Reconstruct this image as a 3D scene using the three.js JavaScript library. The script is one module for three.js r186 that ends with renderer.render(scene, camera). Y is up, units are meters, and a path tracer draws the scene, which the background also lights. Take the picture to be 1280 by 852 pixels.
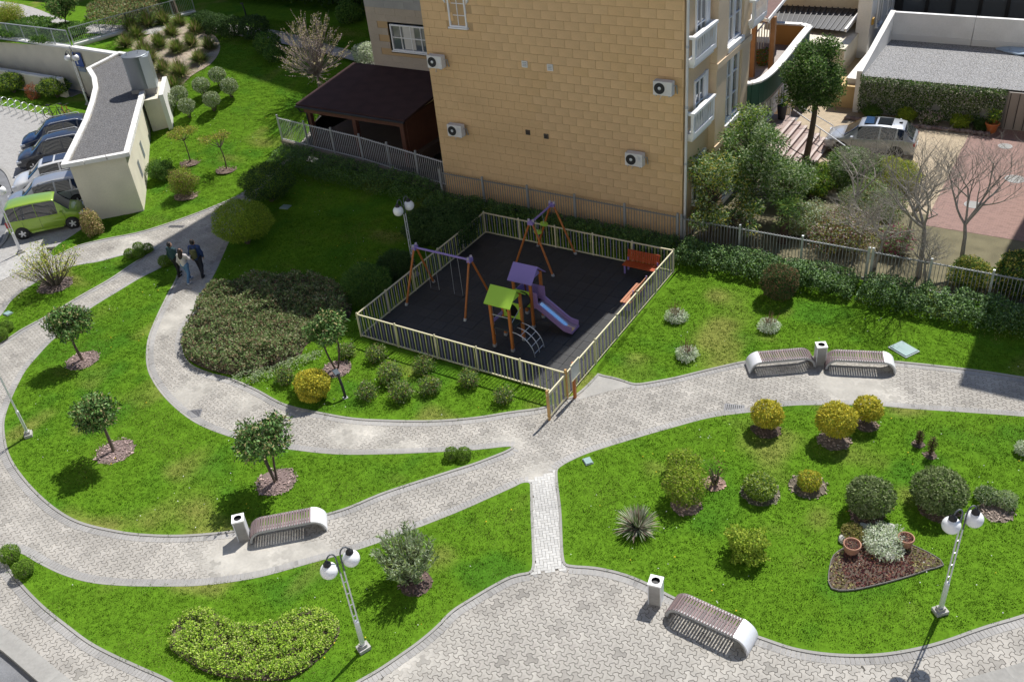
import * as THREE from 'three';
import { Sky } from 'three/addons/objects/Sky.js';
import { MarchingCubes } from 'three/addons/objects/MarchingCubes.js';
import { mergeGeometries, mergeVertices } from 'three/addons/utils/BufferGeometryUtils.js';

// ---------- camera, sky, sun, exposure ----------
const scene = new THREE.Scene();
const camera = new THREE.PerspectiveCamera(39.94, 1280 / 852, 0.5, 600);
camera.position.set(0, 20, 0);
camera.rotation.order = 'YXZ';
camera.rotation.set(-34.3357 * Math.PI / 180, 34.8078 * Math.PI / 180, -6.2588 * Math.PI / 180);
scene.add(camera);
const sunDir = new THREE.Vector3(0.088, 1.35, -1).normalize();
const sky = new Sky(); sky.name = 'sky'; sky.scale.setScalar(500);
sky.material.uniforms.sunPosition.value.copy(sunDir);
sky.material.uniforms.turbidity.value = 5;
sky.material.uniforms.rayleigh.value = 0.9;
sky.material.uniforms.mieCoefficient.value = 0.004;
sky.userData.kind = 'structure';
scene.add(sky);
scene.environmentIntensity = 0.095;
const sun = new THREE.DirectionalLight(new THREE.Color(1, 0.955, 0.885), 5);
sun.name = 'sun';
sun.position.copy(sunDir).multiplyScalar(120).add(new THREE.Vector3(-22, 0, -30));
sun.target.position.set(-22, 0, -30);
sun.castShadow = true; sun.shadow.mapSize.set(4096, 4096);
Object.assign(sun.shadow.camera, { left: -60, right: 60, top: 60, bottom: -60, near: 1, far: 300 });
scene.add(sun, sun.target);
const renderer = new THREE.WebGLRenderer({ antialias: true });
renderer.toneMapping = THREE.LinearToneMapping;
renderer.toneMappingExposure = 1.22;
renderer.shadowMap.enabled = true;

// ---------- helpers ----------
let seed = 7;
function rnd() { seed = (seed + 0x6D2B79F5) | 0; let t = Math.imul(seed ^ (seed >>> 15), 1 | seed); t = (t + Math.imul(t ^ (t >>> 7), 61 | t)) ^ t; return ((t ^ (t >>> 14)) >>> 0) / 4294967296; }
const rr = (a, b) => a + (b - a) * rnd();
const pick = a => a[Math.floor(rnd() * a.length)];
const lerp = (a, b, t) => a + (b - a) * t;
const clamp = (v, a, b) => Math.min(b, Math.max(a, v));
const sstep = (a, b, v) => { const t = clamp((v - a) / (b - a), 0, 1); return t * t * (3 - 2 * t); };
const V = (x, y, z) => new THREE.Vector3(x, y, z);
const PI = Math.PI, R = d => d * PI / 180;
function hash2(i, j, s) { let h = Math.imul(i, 374761393) ^ Math.imul(j, 668265263) ^ Math.imul(s, 2147483647 - 1234567); h = Math.imul(h ^ (h >>> 13), 1274126177); return ((h ^ (h >>> 16)) >>> 0) / 4294967296; }
function vnoise(x, y, per = 0, s = 1) {   // value noise, tiling when per > 0
  const xi = Math.floor(x), yi = Math.floor(y), fx = x - xi, fy = y - yi;
  const u = fx * fx * (3 - 2 * fx), v = fy * fy * (3 - 2 * fy);
  const w = k => per ? ((k % per) + per) % per : k;
  const a = hash2(w(xi), w(yi), s), b = hash2(w(xi + 1), w(yi), s), c = hash2(w(xi), w(yi + 1), s), d = hash2(w(xi + 1), w(yi + 1), s);
  return a + (b - a) * u + (c - a) * v + (a - b - c + d) * u * v;
}
function fbm(x, y, o = 4, s = 1) { let f = 0, a = 0.5, n = 0; for (let k = 0; k < o; k++) { f += a * vnoise(x, y, 0, s + k); n += a; a *= 0.5; x *= 2.03; y *= 2.03; } return f / n; }
// height of the land: flat park, rising lawn to the back left
function th(x, z) {
  const L = 0.055 * (-x - 40.3) + 0.145 * (-z - 26.35);
  let h = L < 0 ? 0 : L * L / (L + 0.25);
  if (L > 1.2) h += 0.67 * (L - 1.2);
  if (h > 2.4) h = 2.4 + 0.7 * (1 - Math.exp(-(h - 2.4) / 0.7));
  return h * sstep(0, 1, (-x - 24) / 5);
}
class B {                                   // collects faces into one geometry
  constructor() { this.p = []; this.u = []; this.c = []; this.i = []; this.col = [1, 1, 1]; }
  v(x, y, z, u, w) { this.p.push(x, y, z); this.u.push(u, w); this.c.push(...this.col); return this.p.length / 3 - 1; }
  quad(a, b, c, d) {
    const lu = Math.hypot(b[0] - a[0], b[1] - a[1], b[2] - a[2]), lv = Math.hypot(d[0] - a[0], d[1] - a[1], d[2] - a[2]);
    const o = a[0] * 0.37 + a[2] * 0.53, q = a[1] * 0.71 + a[2] * 0.11;
    const k = this.v(...a, o, q); this.v(...b, o + lu, q); this.v(...c, o + lu, q + lv); this.v(...d, o, q + lv);
    this.i.push(k, k + 1, k + 2, k, k + 2, k + 3); return this;
  }
  tri(a, b, c) { const k = this.v(...a, a[0], a[2]); this.v(...b, b[0], b[2]); this.v(...c, c[0], c[2]); this.i.push(k, k + 1, k + 2); return this; }
  // box with axes: centre, half vectors
  obox(c, ax, ay, az) {
    const K = (i, j, k) => [c[0] + ax[0] * i + ay[0] * j + az[0] * k, c[1] + ax[1] * i + ay[1] * j + az[1] * k, c[2] + ax[2] * i + ay[2] * j + az[2] * k];
    this.quad(K(-1, -1, 1), K(1, -1, 1), K(1, 1, 1), K(-1, 1, 1)).quad(K(1, -1, -1), K(-1, -1, -1), K(-1, 1, -1), K(1, 1, -1))
      .quad(K(1, -1, 1), K(1, -1, -1), K(1, 1, -1), K(1, 1, 1)).quad(K(-1, -1, -1), K(-1, -1, 1), K(-1, 1, 1), K(-1, 1, -1))
      .quad(K(-1, 1, 1), K(1, 1, 1), K(1, 1, -1), K(-1, 1, -1)).quad(K(-1, -1, -1), K(1, -1, -1), K(1, -1, 1), K(-1, -1, 1));
    return this;
  }
  box(x, y, z, w, h, d, ry = 0) { const c = Math.cos(ry), s = Math.sin(ry); return this.obox([x, y, z], [w / 2 * c, 0, -w / 2 * s], [0, h / 2, 0], [d / 2 * s, 0, d / 2 * c]); }
  bar(a, b, w, h) {                          // square bar between two points
    const d = V(b[0] - a[0], b[1] - a[1], b[2] - a[2]), l = d.length() / 2; d.normalize();
    const up = Math.abs(d.y) > 0.95 ? V(1, 0, 0) : V(0, 1, 0), s = V().crossVectors(d, up).normalize(), t = V().crossVectors(s, d);
    return this.obox([(a[0] + b[0]) / 2, (a[1] + b[1]) / 2, (a[2] + b[2]) / 2], [d.x * l, d.y * l, d.z * l], [t.x * h / 2, t.y * h / 2, t.z * h / 2], [s.x * w / 2, s.y * w / 2, s.z * w / 2]);
  }
  tube(pts, rad, seg = 8, cap = true) {      // tapered tube through points
    const n = pts.length, rings = []; let prev = null;
    let len = 0;
    for (let i = 0; i < n; i++) {
      const a = pts[Math.max(0, i - 1)], b = pts[Math.min(n - 1, i + 1)];
      const d = V(b[0] - a[0], b[1] - a[1], b[2] - a[2]).normalize();
      let s = prev ? prev.clone() : (Math.abs(d.y) > 0.9 ? V(1, 0, 0) : V(0, 1, 0));
      s.addScaledVector(d, -s.dot(d)); if (s.lengthSq() < 1e-6) s = V(d.y, d.z, d.x).addScaledVector(d, -(d.y * d.x + d.z * d.y + d.x * d.z)); s.normalize(); prev = s;
      const t = V().crossVectors(d, s), r = Array.isArray(rad) ? rad[i] : rad, ring = [];
      if (i) len += Math.hypot(pts[i][0] - pts[i - 1][0], pts[i][1] - pts[i - 1][1], pts[i][2] - pts[i - 1][2]);
      for (let k = 0; k < seg; k++) { const q = k / seg * 2 * PI, c = Math.cos(q) * r, e = Math.sin(q) * r; ring.push(this.v(pts[i][0] + s.x * c + t.x * e, pts[i][1] + s.y * c + t.y * e, pts[i][2] + s.z * c + t.z * e, k / seg * 2 * PI * r, len)); }
      rings.push(ring);
    }
    for (let i = 0; i + 1 < n; i++) for (let k = 0; k < seg; k++) { const a = rings[i][k], b = rings[i][(k + 1) % seg], c = rings[i + 1][(k + 1) % seg], d = rings[i + 1][k]; this.i.push(a, b, c, a, c, d); }
    if (cap) for (const [i, f] of [[0, 1], [n - 1, 0]]) {
      const k0 = this.p.length / 3; rings[i].forEach(v => this.v(this.p[v * 3], this.p[v * 3 + 1], this.p[v * 3 + 2], 0, 0));
      for (let k = 1; k + 1 < seg; k++) f ? this.i.push(k0, k0 + k + 1, k0 + k) : this.i.push(k0, k0 + k, k0 + k + 1);
    }
    return this;
  }
  lathe(prof, x, y, z, seg = 16) {           // profile [r, y] from bottom to top
    const rings = prof.map(([r, h]) => { const a = []; for (let k = 0; k < seg; k++) { const q = k / seg * 2 * PI; a.push(this.v(x + Math.cos(q) * r, y + h, z + Math.sin(q) * r, q * r, h)); } return a; });
    for (let i = 0; i + 1 < rings.length; i++) for (let k = 0; k < seg; k++) { const a = rings[i][k], b = rings[i][(k + 1) % seg], c = rings[i + 1][(k + 1) % seg], d = rings[i + 1][k]; this.i.push(a, c, b, a, d, c); }
    return this;
  }
  prism(poly, y0, y1, bottom = false) {      // poly: [x, z] points
    const area = THREE.ShapeUtils.area(poly.map(p => new THREE.Vector2(p[0], -p[1]))); if (area < 0) poly = poly.slice().reverse();
    const f = typeof y1 === 'function' ? y1 : () => y1;
    const t = THREE.ShapeUtils.triangulateShape(poly.map(p => new THREE.Vector2(p[0], -p[1])), []);
    const k = this.p.length / 3; for (const p of poly) this.v(p[0], f(p[0], p[1]), p[1], p[0], p[1]);
    for (const q of t) this.i.push(k + q[0], k + q[1], k + q[2]);
    if (y0 !== null) for (let i = 0; i < poly.length; i++) { const a = poly[i], b = poly[(i + 1) % poly.length]; this.quad([a[0], y0, a[1]], [b[0], y0, b[1]], [b[0], f(...b), b[1]], [a[0], f(...a), a[1]]); }
    return this;
  }
  geo() {
    const g = new THREE.BufferGeometry();
    g.setAttribute('position', new THREE.Float32BufferAttribute(this.p, 3)); g.setAttribute('uv', new THREE.Float32BufferAttribute(this.u, 2));
    g.setAttribute('color', new THREE.Float32BufferAttribute(this.c, 3)); g.setIndex(this.i); g.computeVertexNormals(); return g;
  }
  mesh(name, m, parent) { return mesh(name, this.geo(), m, parent); }
}
const taken = {};
function numbered(n) { const k = taken[n] = (taken[n] ?? -1) + 1; return k ? n + '_' + String(k).padStart(3, '0') : n; }
function mesh(name, geo, m, parent) { const o = new THREE.Mesh(geo, m); o.name = parent && parent !== scene ? name : numbered(name); o.castShadow = o.receiveShadow = true; (parent || scene).add(o); return o; }
function tag(o, label, category, group) { o.userData.label = label; o.userData.category = category; if (group) o.userData.group = group; return o; }
function struct(o) { o.userData.kind = 'structure'; return o; }
function stuff(o, label, category) { o.userData.kind = 'stuff'; if (label) { o.userData.label = label; o.userData.category = category; } return o; }
function thing(name, label, category, pos = [0, 0, 0], ry = 0, group) { const o = new THREE.Group(); o.name = numbered(name); o.position.set(...pos); o.rotation.y = ry; scene.add(o); return tag(o, label, category, group); }
function dup(src, pos, ry, label, scale) { const o = src.clone(); o.name = numbered(src.name.replace(/_\d{3}$/, '')); o.position.set(...pos); o.rotation.y = ry; if (scale) o.scale.setScalar(scale); o.userData = { ...src.userData }; if (label) o.userData.label = label; scene.add(o); return o; }

// ---------- textures and materials ----------
function tex(n, period, f, srgb = true) {    // f(x, y, n) -> [r, g, b] 0..1 (linear for colour)
  const d = new Uint8Array(n * n * 4), e = srgb ? (v => 255 * (v <= 0.0031308 ? v * 12.92 : 1.055 * Math.pow(v, 1 / 2.4) - 0.055)) : (v => v * 255);
  for (let j = 0; j < n; j++) for (let i = 0; i < n; i++) { const c = f(i, j, n), k = (j * n + i) * 4; for (let q = 0; q < 3; q++) d[k + q] = clamp(e(c[q]), 0, 255); d[k + 3] = 255; }
  const t = new THREE.DataTexture(d, n, n); t.wrapS = t.wrapT = THREE.RepeatWrapping; t.magFilter = THREE.LinearFilter; t.minFilter = THREE.LinearMipmapLinearFilter; t.generateMipmaps = true;
  if (srgb) t.colorSpace = THREE.SRGBColorSpace; t.repeat.set(1 / period, 1 / period); t.needsUpdate = true; return t;
}
const tn = (i, j, n, f, s) => vnoise(i / n * f, j / n * f, f, s);       // tiling noise at f cells per tile
const C = (r, g, b) => new THREE.Color().setRGB(r, g, b);
function mat(c, rough = 0.8, o = {}) { return new THREE.MeshStandardMaterial({ color: Array.isArray(c) ? C(...c) : c, roughness: rough, ...o }); }
function speck(lo, hi, f, s, extra) { return (i, j, n) => { const a = tn(i, j, n, f, s), b = hash2(i, j, s + 9), c = tn(i, j, n, f * 4, s + 3), t = clamp(0.5 * a + 0.3 * c + 0.35 * b - 0.08, 0, 1); const q = [0, 1, 2].map(k => lerp(lo[k], hi[k], t)); return extra ? extra(q, i, j, n) : q; }; }
const T = {};
T.grass = tex(2048, 46, (i, j, n) => {
  const a = tn(i, j, n, 14, 1), b = tn(i, j, n, 46, 2), c = tn(i, j, n, 220, 3), d = tn(i, j, n, 700, 4), e = hash2(i, j, 5);
  const dry = sstep(0.6, 0.92, 0.5 * a + 0.5 * b), lush = sstep(0.5, 0.85, 0.55 * tn(i, j, n, 20, 7) + 0.45 * tn(i, j, n, 60, 8));
  const f = 0.7 + 0.22 * c + 0.36 * d + 0.34 * (e - 0.5);
  return [f * lerp(lerp(0.09, 0.06, lush), 0.18, dry), f * lerp(lerp(0.185, 0.155, lush), 0.2, dry), f * lerp(0.012, 0.045, dry)];
});
T.conc = tex(512, 2.2, (i, j, n) => { const v = 0.8 + 0.22 * tn(i, j, n, 6, 11) + 0.1 * tn(i, j, n, 40, 12) + 0.14 * (hash2(i, j, 13) - 0.5) - 0.12; return [v, v, v * 0.985]; });
T.render = tex(512, 3, (i, j, n) => { const v = 0.86 + 0.12 * tn(i, j, n, 5, 21) + 0.06 * tn(i, j, n, 60, 22) + 0.05 * (hash2(i, j, 23) - 0.5) - 0.06; return [v, v, v]; });
T.gravel = tex(512, 1.6, (i, j, n) => { const a = tn(i, j, n, 70, 31), b = tn(i, j, n, 130, 32), v = clamp(0.12 + 0.95 * (0.6 * a + 0.4 * b - 0.25) + 0.12 * (hash2(i, j, 33) - 0.5), 0.03, 0.85); return [v, v * 0.985, v * 0.97]; });
T.gravelB = tex(512, 1.6, (i, j, n) => { const v = 0.6 * tn(i, j, n, 70, 31) + 0.4 * tn(i, j, n, 130, 32); return [v, v, v]; }, false);
T.fine = tex(256, 0.6, (i, j, n) => { const v = 0.5 * tn(i, j, n, 30, 41) + 0.5 * hash2(i, j, 42); return [v, v, v]; }, false);
T.bark = tex(256, 0.5, (i, j, n) => { const v = 0.55 + 0.5 * vnoise(i / n * 24, j / n * 5, 0, 51) * tn(i, j, n, 16, 52) + 0.2 * (hash2(i, j, 53) - 0.5); return [v, v, v]; });
T.wood = tex(256, 0.9, (i, j, n) => { const v = 0.72 + 0.3 * tn(i, j, n, 6, 61) * vnoise(i / n * 60, j / n * 3, 0, 62) + 0.2 * vnoise(i / n * 90, j / n * 2, 0, 63) - 0.1; return [v, v, v]; });
T.asph = tex(512, 2, (i, j, n) => { const v = 0.75 + 0.3 * tn(i, j, n, 6, 71) + 0.25 * tn(i, j, n, 120, 72) + 0.3 * (hash2(i, j, 73) - 0.5) - 0.25; return [v, v, v]; });
T.cobble = tex(512, 2.4, (i, j, n) => {    // far brick paving, too small to tell the pieces apart
  const row = Math.floor(j / n * 24), x = i / n * 12 + (row % 2) * 0.5, col = Math.floor(x), fx = x - col, fy = j / n * 24 - row;
  const joint = fx < 0.07 || fy < 0.12 ? 0.72 : 1, v = joint * (0.78 + 0.3 * hash2(((col % 12) + 12) % 12, row, 81) + 0.12 * tn(i, j, n, 60, 82) + 0.1 * (hash2(i, j, 83) - 0.5));
  return [v, v, v];
});
const M = {
  grass: new THREE.MeshPhysicalMaterial({ color: C(1, 1, 1), roughness: 1, map: T.grass, specularIntensity: 0.1 }),
  blade: new THREE.MeshPhysicalMaterial({ color: C(1, 1, 1), roughness: 0.9, side: THREE.DoubleSide, vertexColors: true, specularIntensity: 0.2 }),
  sand: mat([1, 1, 1], 0.95, { vertexColors: true, map: T.conc }),
  paver: mat([1, 1, 1], 0.88, { vertexColors: true, map: T.conc, bumpMap: T.fine, bumpScale: 0.002 }),
  kerb: mat([0.36, 0.35, 0.33], 0.9, { map: T.conc }),
  asphalt: mat([0.21, 0.215, 0.225], 0.92, { map: T.asph }),
  court: mat([0.36, 0.35, 0.335], 0.9, { map: T.cobble }),
  rubber: [0.037, 0.043, 0.047, 0.04].map(v => mat([v * 0.96, v, v * 1.05], 0.72, { map: T.asph, bumpMap: T.fine, bumpScale: 0.003 })),
  cream: mat([0.74, 0.69, 0.56], 0.85, { map: T.render }),
  white: mat([0.8, 0.79, 0.76], 0.7, { map: T.render }),
  whitePaint: mat([0.82, 0.82, 0.81], 0.45),
  gravel: mat([0.75, 0.76, 0.78], 0.95, { map: T.gravel, bumpMap: T.gravelB, bumpScale: 0.03 }),
  gravelDark: mat([0.4, 0.4, 0.41], 0.95, { map: T.gravel, bumpMap: T.gravelB, bumpScale: 0.04 }),
  steel: mat([0.62, 0.63, 0.65], 0.35, { metalness: 0.85 }),
  galv: mat([0.5, 0.52, 0.54], 0.5, { metalness: 0.6 }),
  alu: mat([0.72, 0.73, 0.75], 0.42, { metalness: 0.5 }),
  dark: mat([0.02, 0.02, 0.022], 0.6),
  black: mat([0.008, 0.008, 0.009], 0.5),
  glass: new THREE.MeshPhysicalMaterial({ color: C(0.02, 0.025, 0.03), roughness: 0.06, metalness: 0, clearcoat: 1, clearcoatRoughness: 0.03 }),
  pane: new THREE.MeshPhysicalMaterial({ color: C(0.85, 0.92, 0.9), roughness: 0.03, transmission: 1, thickness: 0 }),
  opal: mat([0.86, 0.86, 0.85], 0.22),
  soil: mat([0.13, 0.095, 0.07], 1, { map: T.asph, bumpMap: T.gravelB, bumpScale: 0.03 }),
  trunk: mat([0.16, 0.12, 0.09], 0.95, { map: T.bark }),
  twig: mat([0.2, 0.165, 0.13], 0.95, { map: T.bark }),
  orangeWood: mat([0.52, 0.17, 0.035], 0.55, { map: T.wood }),
  purple: mat([0.27, 0.2, 0.48], 0.45),
  lime: mat([0.36, 0.6, 0.055], 0.5),
  fenceY: mat([0.64, 0.59, 0.4], 0.5),
  leaf: new THREE.MeshPhysicalMaterial({ color: C(1, 1, 1), roughness: 1, vertexColors: true, side: THREE.DoubleSide, transmission: 0.3, thickness: 0, specularIntensity: 0.3 }),
  gloss: new THREE.MeshPhysicalMaterial({ color: C(1, 1, 1), roughness: 0.6, vertexColors: true, side: THREE.DoubleSide, specularIntensity: 0.7 }),
};
for (const m of [M.blade]) m.map = null;
// inside test
function inPoly(x, z, p) { let r = false; for (let i = 0, j = p.length - 1; i < p.length; j = i++) if ((p[i][1] > z) !== (p[j][1] > z) && x < (p[j][0] - p[i][0]) * (z - p[i][1]) / (p[j][1] - p[i][1]) + p[i][0]) r = !r; return r; }
function distPoly(x, z, p) { let m = 1e9; for (let i = 0, j = p.length - 1; i < p.length; j = i++) { const ax = p[j][0], az = p[j][1], dx = p[i][0] - ax, dz = p[i][1] - az, t = clamp(((x - ax) * dx + (z - az) * dz) / (dx * dx + dz * dz + 1e-9), 0, 1), q = Math.hypot(x - ax - dx * t, z - az - dz * t); if (q < m) m = q; } return m; }
function smooth(pts, step = 0.3, closed = true) {
  const c = new THREE.CatmullRomCurve3(pts.map(p => V(p[0], 0, p[1])), closed, 'centripetal'); const n = Math.max(8, Math.round(c.getLength() / step));
  c.arcLengthDivisions = n * 2; return c.getSpacedPoints(n).slice(0, closed ? n : n + 1).map(p => [p.x, p.z]);
}

// ---------- the ground: base, roads, footpaths, lawns ----------
{
  const b = new B(); b.quad([-300, -0.6, 60], [120, -0.6, 60], [120, -0.6, -300], [-300, -0.6, -300]);
  struct(b.mesh('ground', M.asphalt));
}
const PLAY = { x0: -22.3, x1: -13.13, z0: -30.94, z1: -21.87 };
const lawnPts = {
  teardrop: smooth([[-13.526,-18.841],[-14.121,-17.791],[-14.782,-16.935],[-16.069,-15.268],[-16.834,-14.044],[-17.963,-12.926],[-19.287,-11.867],[-19.578,-11.65],[-20.63,-11.001],[-21.824,-10.465],[-22.783,-10.177],[-24.029,-9.941],[-25.042,-9.948],[-26.505,-10.162],[-28.197,-10.581],[-29.372,-11.01],[-30.541,-11.64],[-31.189,-12.078],[-31.851,-12.692],[-32.694,-13.647],[-33.337,-14.484],[-33.778,-15.347],[-34.194,-16.33],[-34.762,-18.439],[-34.812,-20.32],[-34.801,-21.436],[-34.605,-22.669],[-34.582,-23.47],[-33.394,-22.4],[-32.254,-20.69],[-31.355,-19.373],[-30.352,-18.086],[-28.876,-16.781],[-27.604,-16.077],[-25.888,-15.449],[-24.272,-15.111],[-22.677,-15.102],[-21.226,-15.284],[-20.268,-15.513],[-18.658,-16.014],[-17.188,-16.713],[-15.977,-17.376],[-14.654,-18.134]]),
  wedge: smooth([[-36.416,-23.622],[-36.267,-22.063],[-36.127,-20.807],[-36.181,-19.234],[-36.15,-17.636],[-36.258,-16.255],[-36.193,-15.638],[-36.228,-14.192],[-37.39,-14.792],[-38.01,-16.019],[-38.205,-16.611],[-38.938,-17.702],[-39.246,-18.822],[-39.249,-19.89],[-38.854,-20.918],[-37.995,-21.752],[-37.378,-22.654]]),
  south: smooth([[-25.348,-8.057],[-24.654,-8.222],[-23.664,-8.221],[-22.594,-8.276],[-21.644,-8.452],[-20.711,-8.791],[-19.605,-9.317],[-18.558,-9.879],[-17.279,-10.836],[-16.309,-11.873],[-15.329,-12.976],[-14.815,-13.65],[-13.962,-14.896],[-13.462,-15.657],[-12.562,-17.204],[-12.269,-17.68],[-12.197,-17.656],[-11.509,-16.577],[-10.371,-14.718],[-10.333,-14.608],[-10.736,-14.197],[-11.045,-13.645],[-11.312,-13.045],[-11.557,-12.436],[-11.641,-11.805],[-11.767,-11.254],[-11.968,-10.649],[-12.226,-9.974],[-12.454,-9.511],[-12.886,-8.566],[-13.757,-7.488],[-15.079,-7.16],[-16.859,-7.237],[-17.906,-7.153],[-18.931,-7.07],[-19.826,-7.04],[-20.85,-7.109],[-22.084,-7.222],[-23.299,-7.417],[-24.465,-7.68]]),
  east: smooth([[-11.696,-18.539],[-11.681,-18.668],[-11.314,-19.423],[-10.307,-20.71],[-9.294,-21.888],[-8.332,-22.921],[-7.223,-23.755],[-6.389,-24.463],[-5.071,-25.141],[-3.647,-25.73],[-2.879,-25.95],[-1.187,-26.511],[0.353,-27.007],[1.861,-27.409],[2.685,-20.528],[1.424,-18.921],[0.794,-18.269],[0.331,-17.759],[-0.049,-17.323],[-0.665,-16.715],[-1.38,-16.161],[-2.046,-15.79],[-2.708,-15.526],[-3.297,-15.38],[-3.892,-15.342],[-4.403,-15.325],[-5.411,-15.457],[-6.552,-15.522],[-7.296,-15.633],[-8.016,-15.646],[-8.802,-15.506],[-9.562,-15.238],[-9.657,-15.272],[-10.716,-16.965]]),
  centre: smooth([...[[-33.537,-25.785],[-31.952,-23.378],[-30.715,-21.344],[-30.129,-20.568],[-29.653,-19.462],[-28.615,-18.305],[-27.476,-17.639],[-26.273,-17.504],[-25.09,-17.6],[-23.763,-17.511],[-22.099,-17.301],[-20.472,-17.511],[-19.237,-17.772],[-17.883,-18.285],[-16.615,-18.876],[-15.456,-19.604],[-14.492,-20.383],[-13.68,-20.997],[-13.203,-21.602]], [-13.6, -21.72], [-13.05, -21.9], [-13.05, -31], [-13.05, -33.2], [-20, -33.25], [-30, -33.6], [-37.2, -33.7], ...[[-36.766,-34.834],[-36.127,-32.211],[-35.68,-30.128],[-34.949,-28.059]]]),
  northeast: smooth([...[[-12.893,-23.55],[-12.118,-23.54],[-11.312,-23.527],[-11.221,-23.593],[-10.351,-24.342],[-9.312,-25.426],[-8.3,-26.402],[-7.038,-27.177],[-5.312,-27.949],[-3.803,-28.365],[-1.354,-28.913],[0.074,-29.12],[1.677,-29.375]], [1.6, -33.2], [-6, -33.2], [-13, -33.2], [-12.99, -31], [-12.99, -24]]),
  hill: smooth([...[[-40.71,-21.132],[-40.505,-22.308],[-39.756,-23.384],[-38.59,-24.639],[-37.7,-26.436],[-37.156,-27.938],[-36.564,-29.556],[-36.444,-31.283],[-36.62,-33.438],[-37.061,-35.603],[-37.483,-37.011]], [-37.5, -40], [-33, -46], [-27, -60], [-20, -120], [-140, -120], [-140, -38.2], [-60, -38.2], [-55, -38], [-53.6, -34.6], [-46, -28.6], [-42.3, -24.7], ...[[-41.814,-23.543],[-41.373,-21.616]]], 0.4),
};
const lawns = Object.values(lawnPts);
const pavedPoly = [[-25.445,-5.965],[-22.461,-6.069],[-19.507,-5.853],[-16.736,-5.788],[-10.07,-7.523],[-3.508,-11.059],[-0.31,-15.468],[1.637,-17.319],[3.16,-18.977],[2.599,-32.352],[-14.029,-26.754],[-14.696,-24.141],[-22.272,-20.769],[-31.318,-24.255],[-32.823,-25.239],[-39.523,-42.275],[-43.362,-44.046],[-38.153,-31.101],[-39.155,-24.864],[-40.897,-22.841],[-41.168,-21.195],[-41.41,-18.757],[-41.359,-16.309]];
function clipCell(poly, x0, z0, x1, z1) {
  let p = poly;
  for (const [ax, v, s] of [[0, x0, 1], [0, x1, -1], [1, z0, 1], [1, z1, -1]]) {
    const o = []; for (let i = 0; i < p.length; i++) {
      const a = p[i], b = p[(i + 1) % p.length], da = (a[ax] - v) * s, db = (b[ax] - v) * s;
      if (da >= 0) o.push(a);
      if ((da > 0 && db < 0) || (da < 0 && db > 0)) { const t = da / (da - db); o.push([a[0] + (b[0] - a[0]) * t, a[1] + (b[1] - a[1]) * t]); }
    } p = o; if (p.length < 3) return null;
  } return p;
}
function draped(poly, cell, dy) {            // a sheet over the land inside an outline
  const b = new B(); let x0 = 1e9, x1 = -1e9, z0 = 1e9, z1 = -1e9; for (const p of poly) { x0 = Math.min(x0, p[0]); x1 = Math.max(x1, p[0]); z0 = Math.min(z0, p[1]); z1 = Math.max(z1, p[1]); }
  for (let x = Math.floor(x0 / cell) * cell; x < x1; x += cell) for (let z = Math.floor(z0 / cell) * cell; z < z1; z += cell) {
    const far = z < -62 || x < -90 ? 1 : 0; if (far && (Math.round(x / cell) % 1)) continue;
    const c = clipCell(poly, x, z, x + cell, z + cell); if (!c) continue;
    const q = [c[0]]; for (const p of c) { const l = q[q.length - 1]; if (Math.hypot(p[0] - l[0], p[1] - l[1]) > 1e-4) q.push(p); } if (q.length < 3) continue;
    let tr; try { tr = THREE.ShapeUtils.triangulateShape(q.map(p => new THREE.Vector2(p[0], -p[1])), []); } catch (e) { continue; }
    const k = b.p.length / 3; for (const p of q) b.v(p[0], th(p[0], p[1]) + dy, p[1], p[0], p[1]);
    for (const t of tr) { const A = q[t[0]], Bq = q[t[1]], Cq = q[t[2]], up = (Bq[0] - A[0]) * -(Cq[1] - A[1]) + (Bq[1] - A[1]) * (Cq[0] - A[0]); up > 0 ? b.i.push(k + t[0], k + t[1], k + t[2]) : b.i.push(k + t[0], k + t[2], k + t[1]); }
  }
  const g = b.geo(), n = g.attributes.normal; for (let i = 0; i < n.count; i++) { const x = g.attributes.position.getX(i), z = g.attributes.position.getZ(i), e = 0.3; const v = V(-(th(x + e, z) - th(x - e, z)) / (2 * e), 1, -(th(x, z + e) - th(x, z - e)) / (2 * e)).normalize(); n.setXYZ(i, v.x, v.y, v.z); } return g;
}
const inLawn = (x, z) => lawns.some(p => inPoly(x, z, p));
for (const [k, p] of Object.entries(lawnPts)) struct(mesh('lawn', draped(p, k === 'hill' || k === 'centre' ? 1 : 4, 0.03), M.grass));

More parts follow.
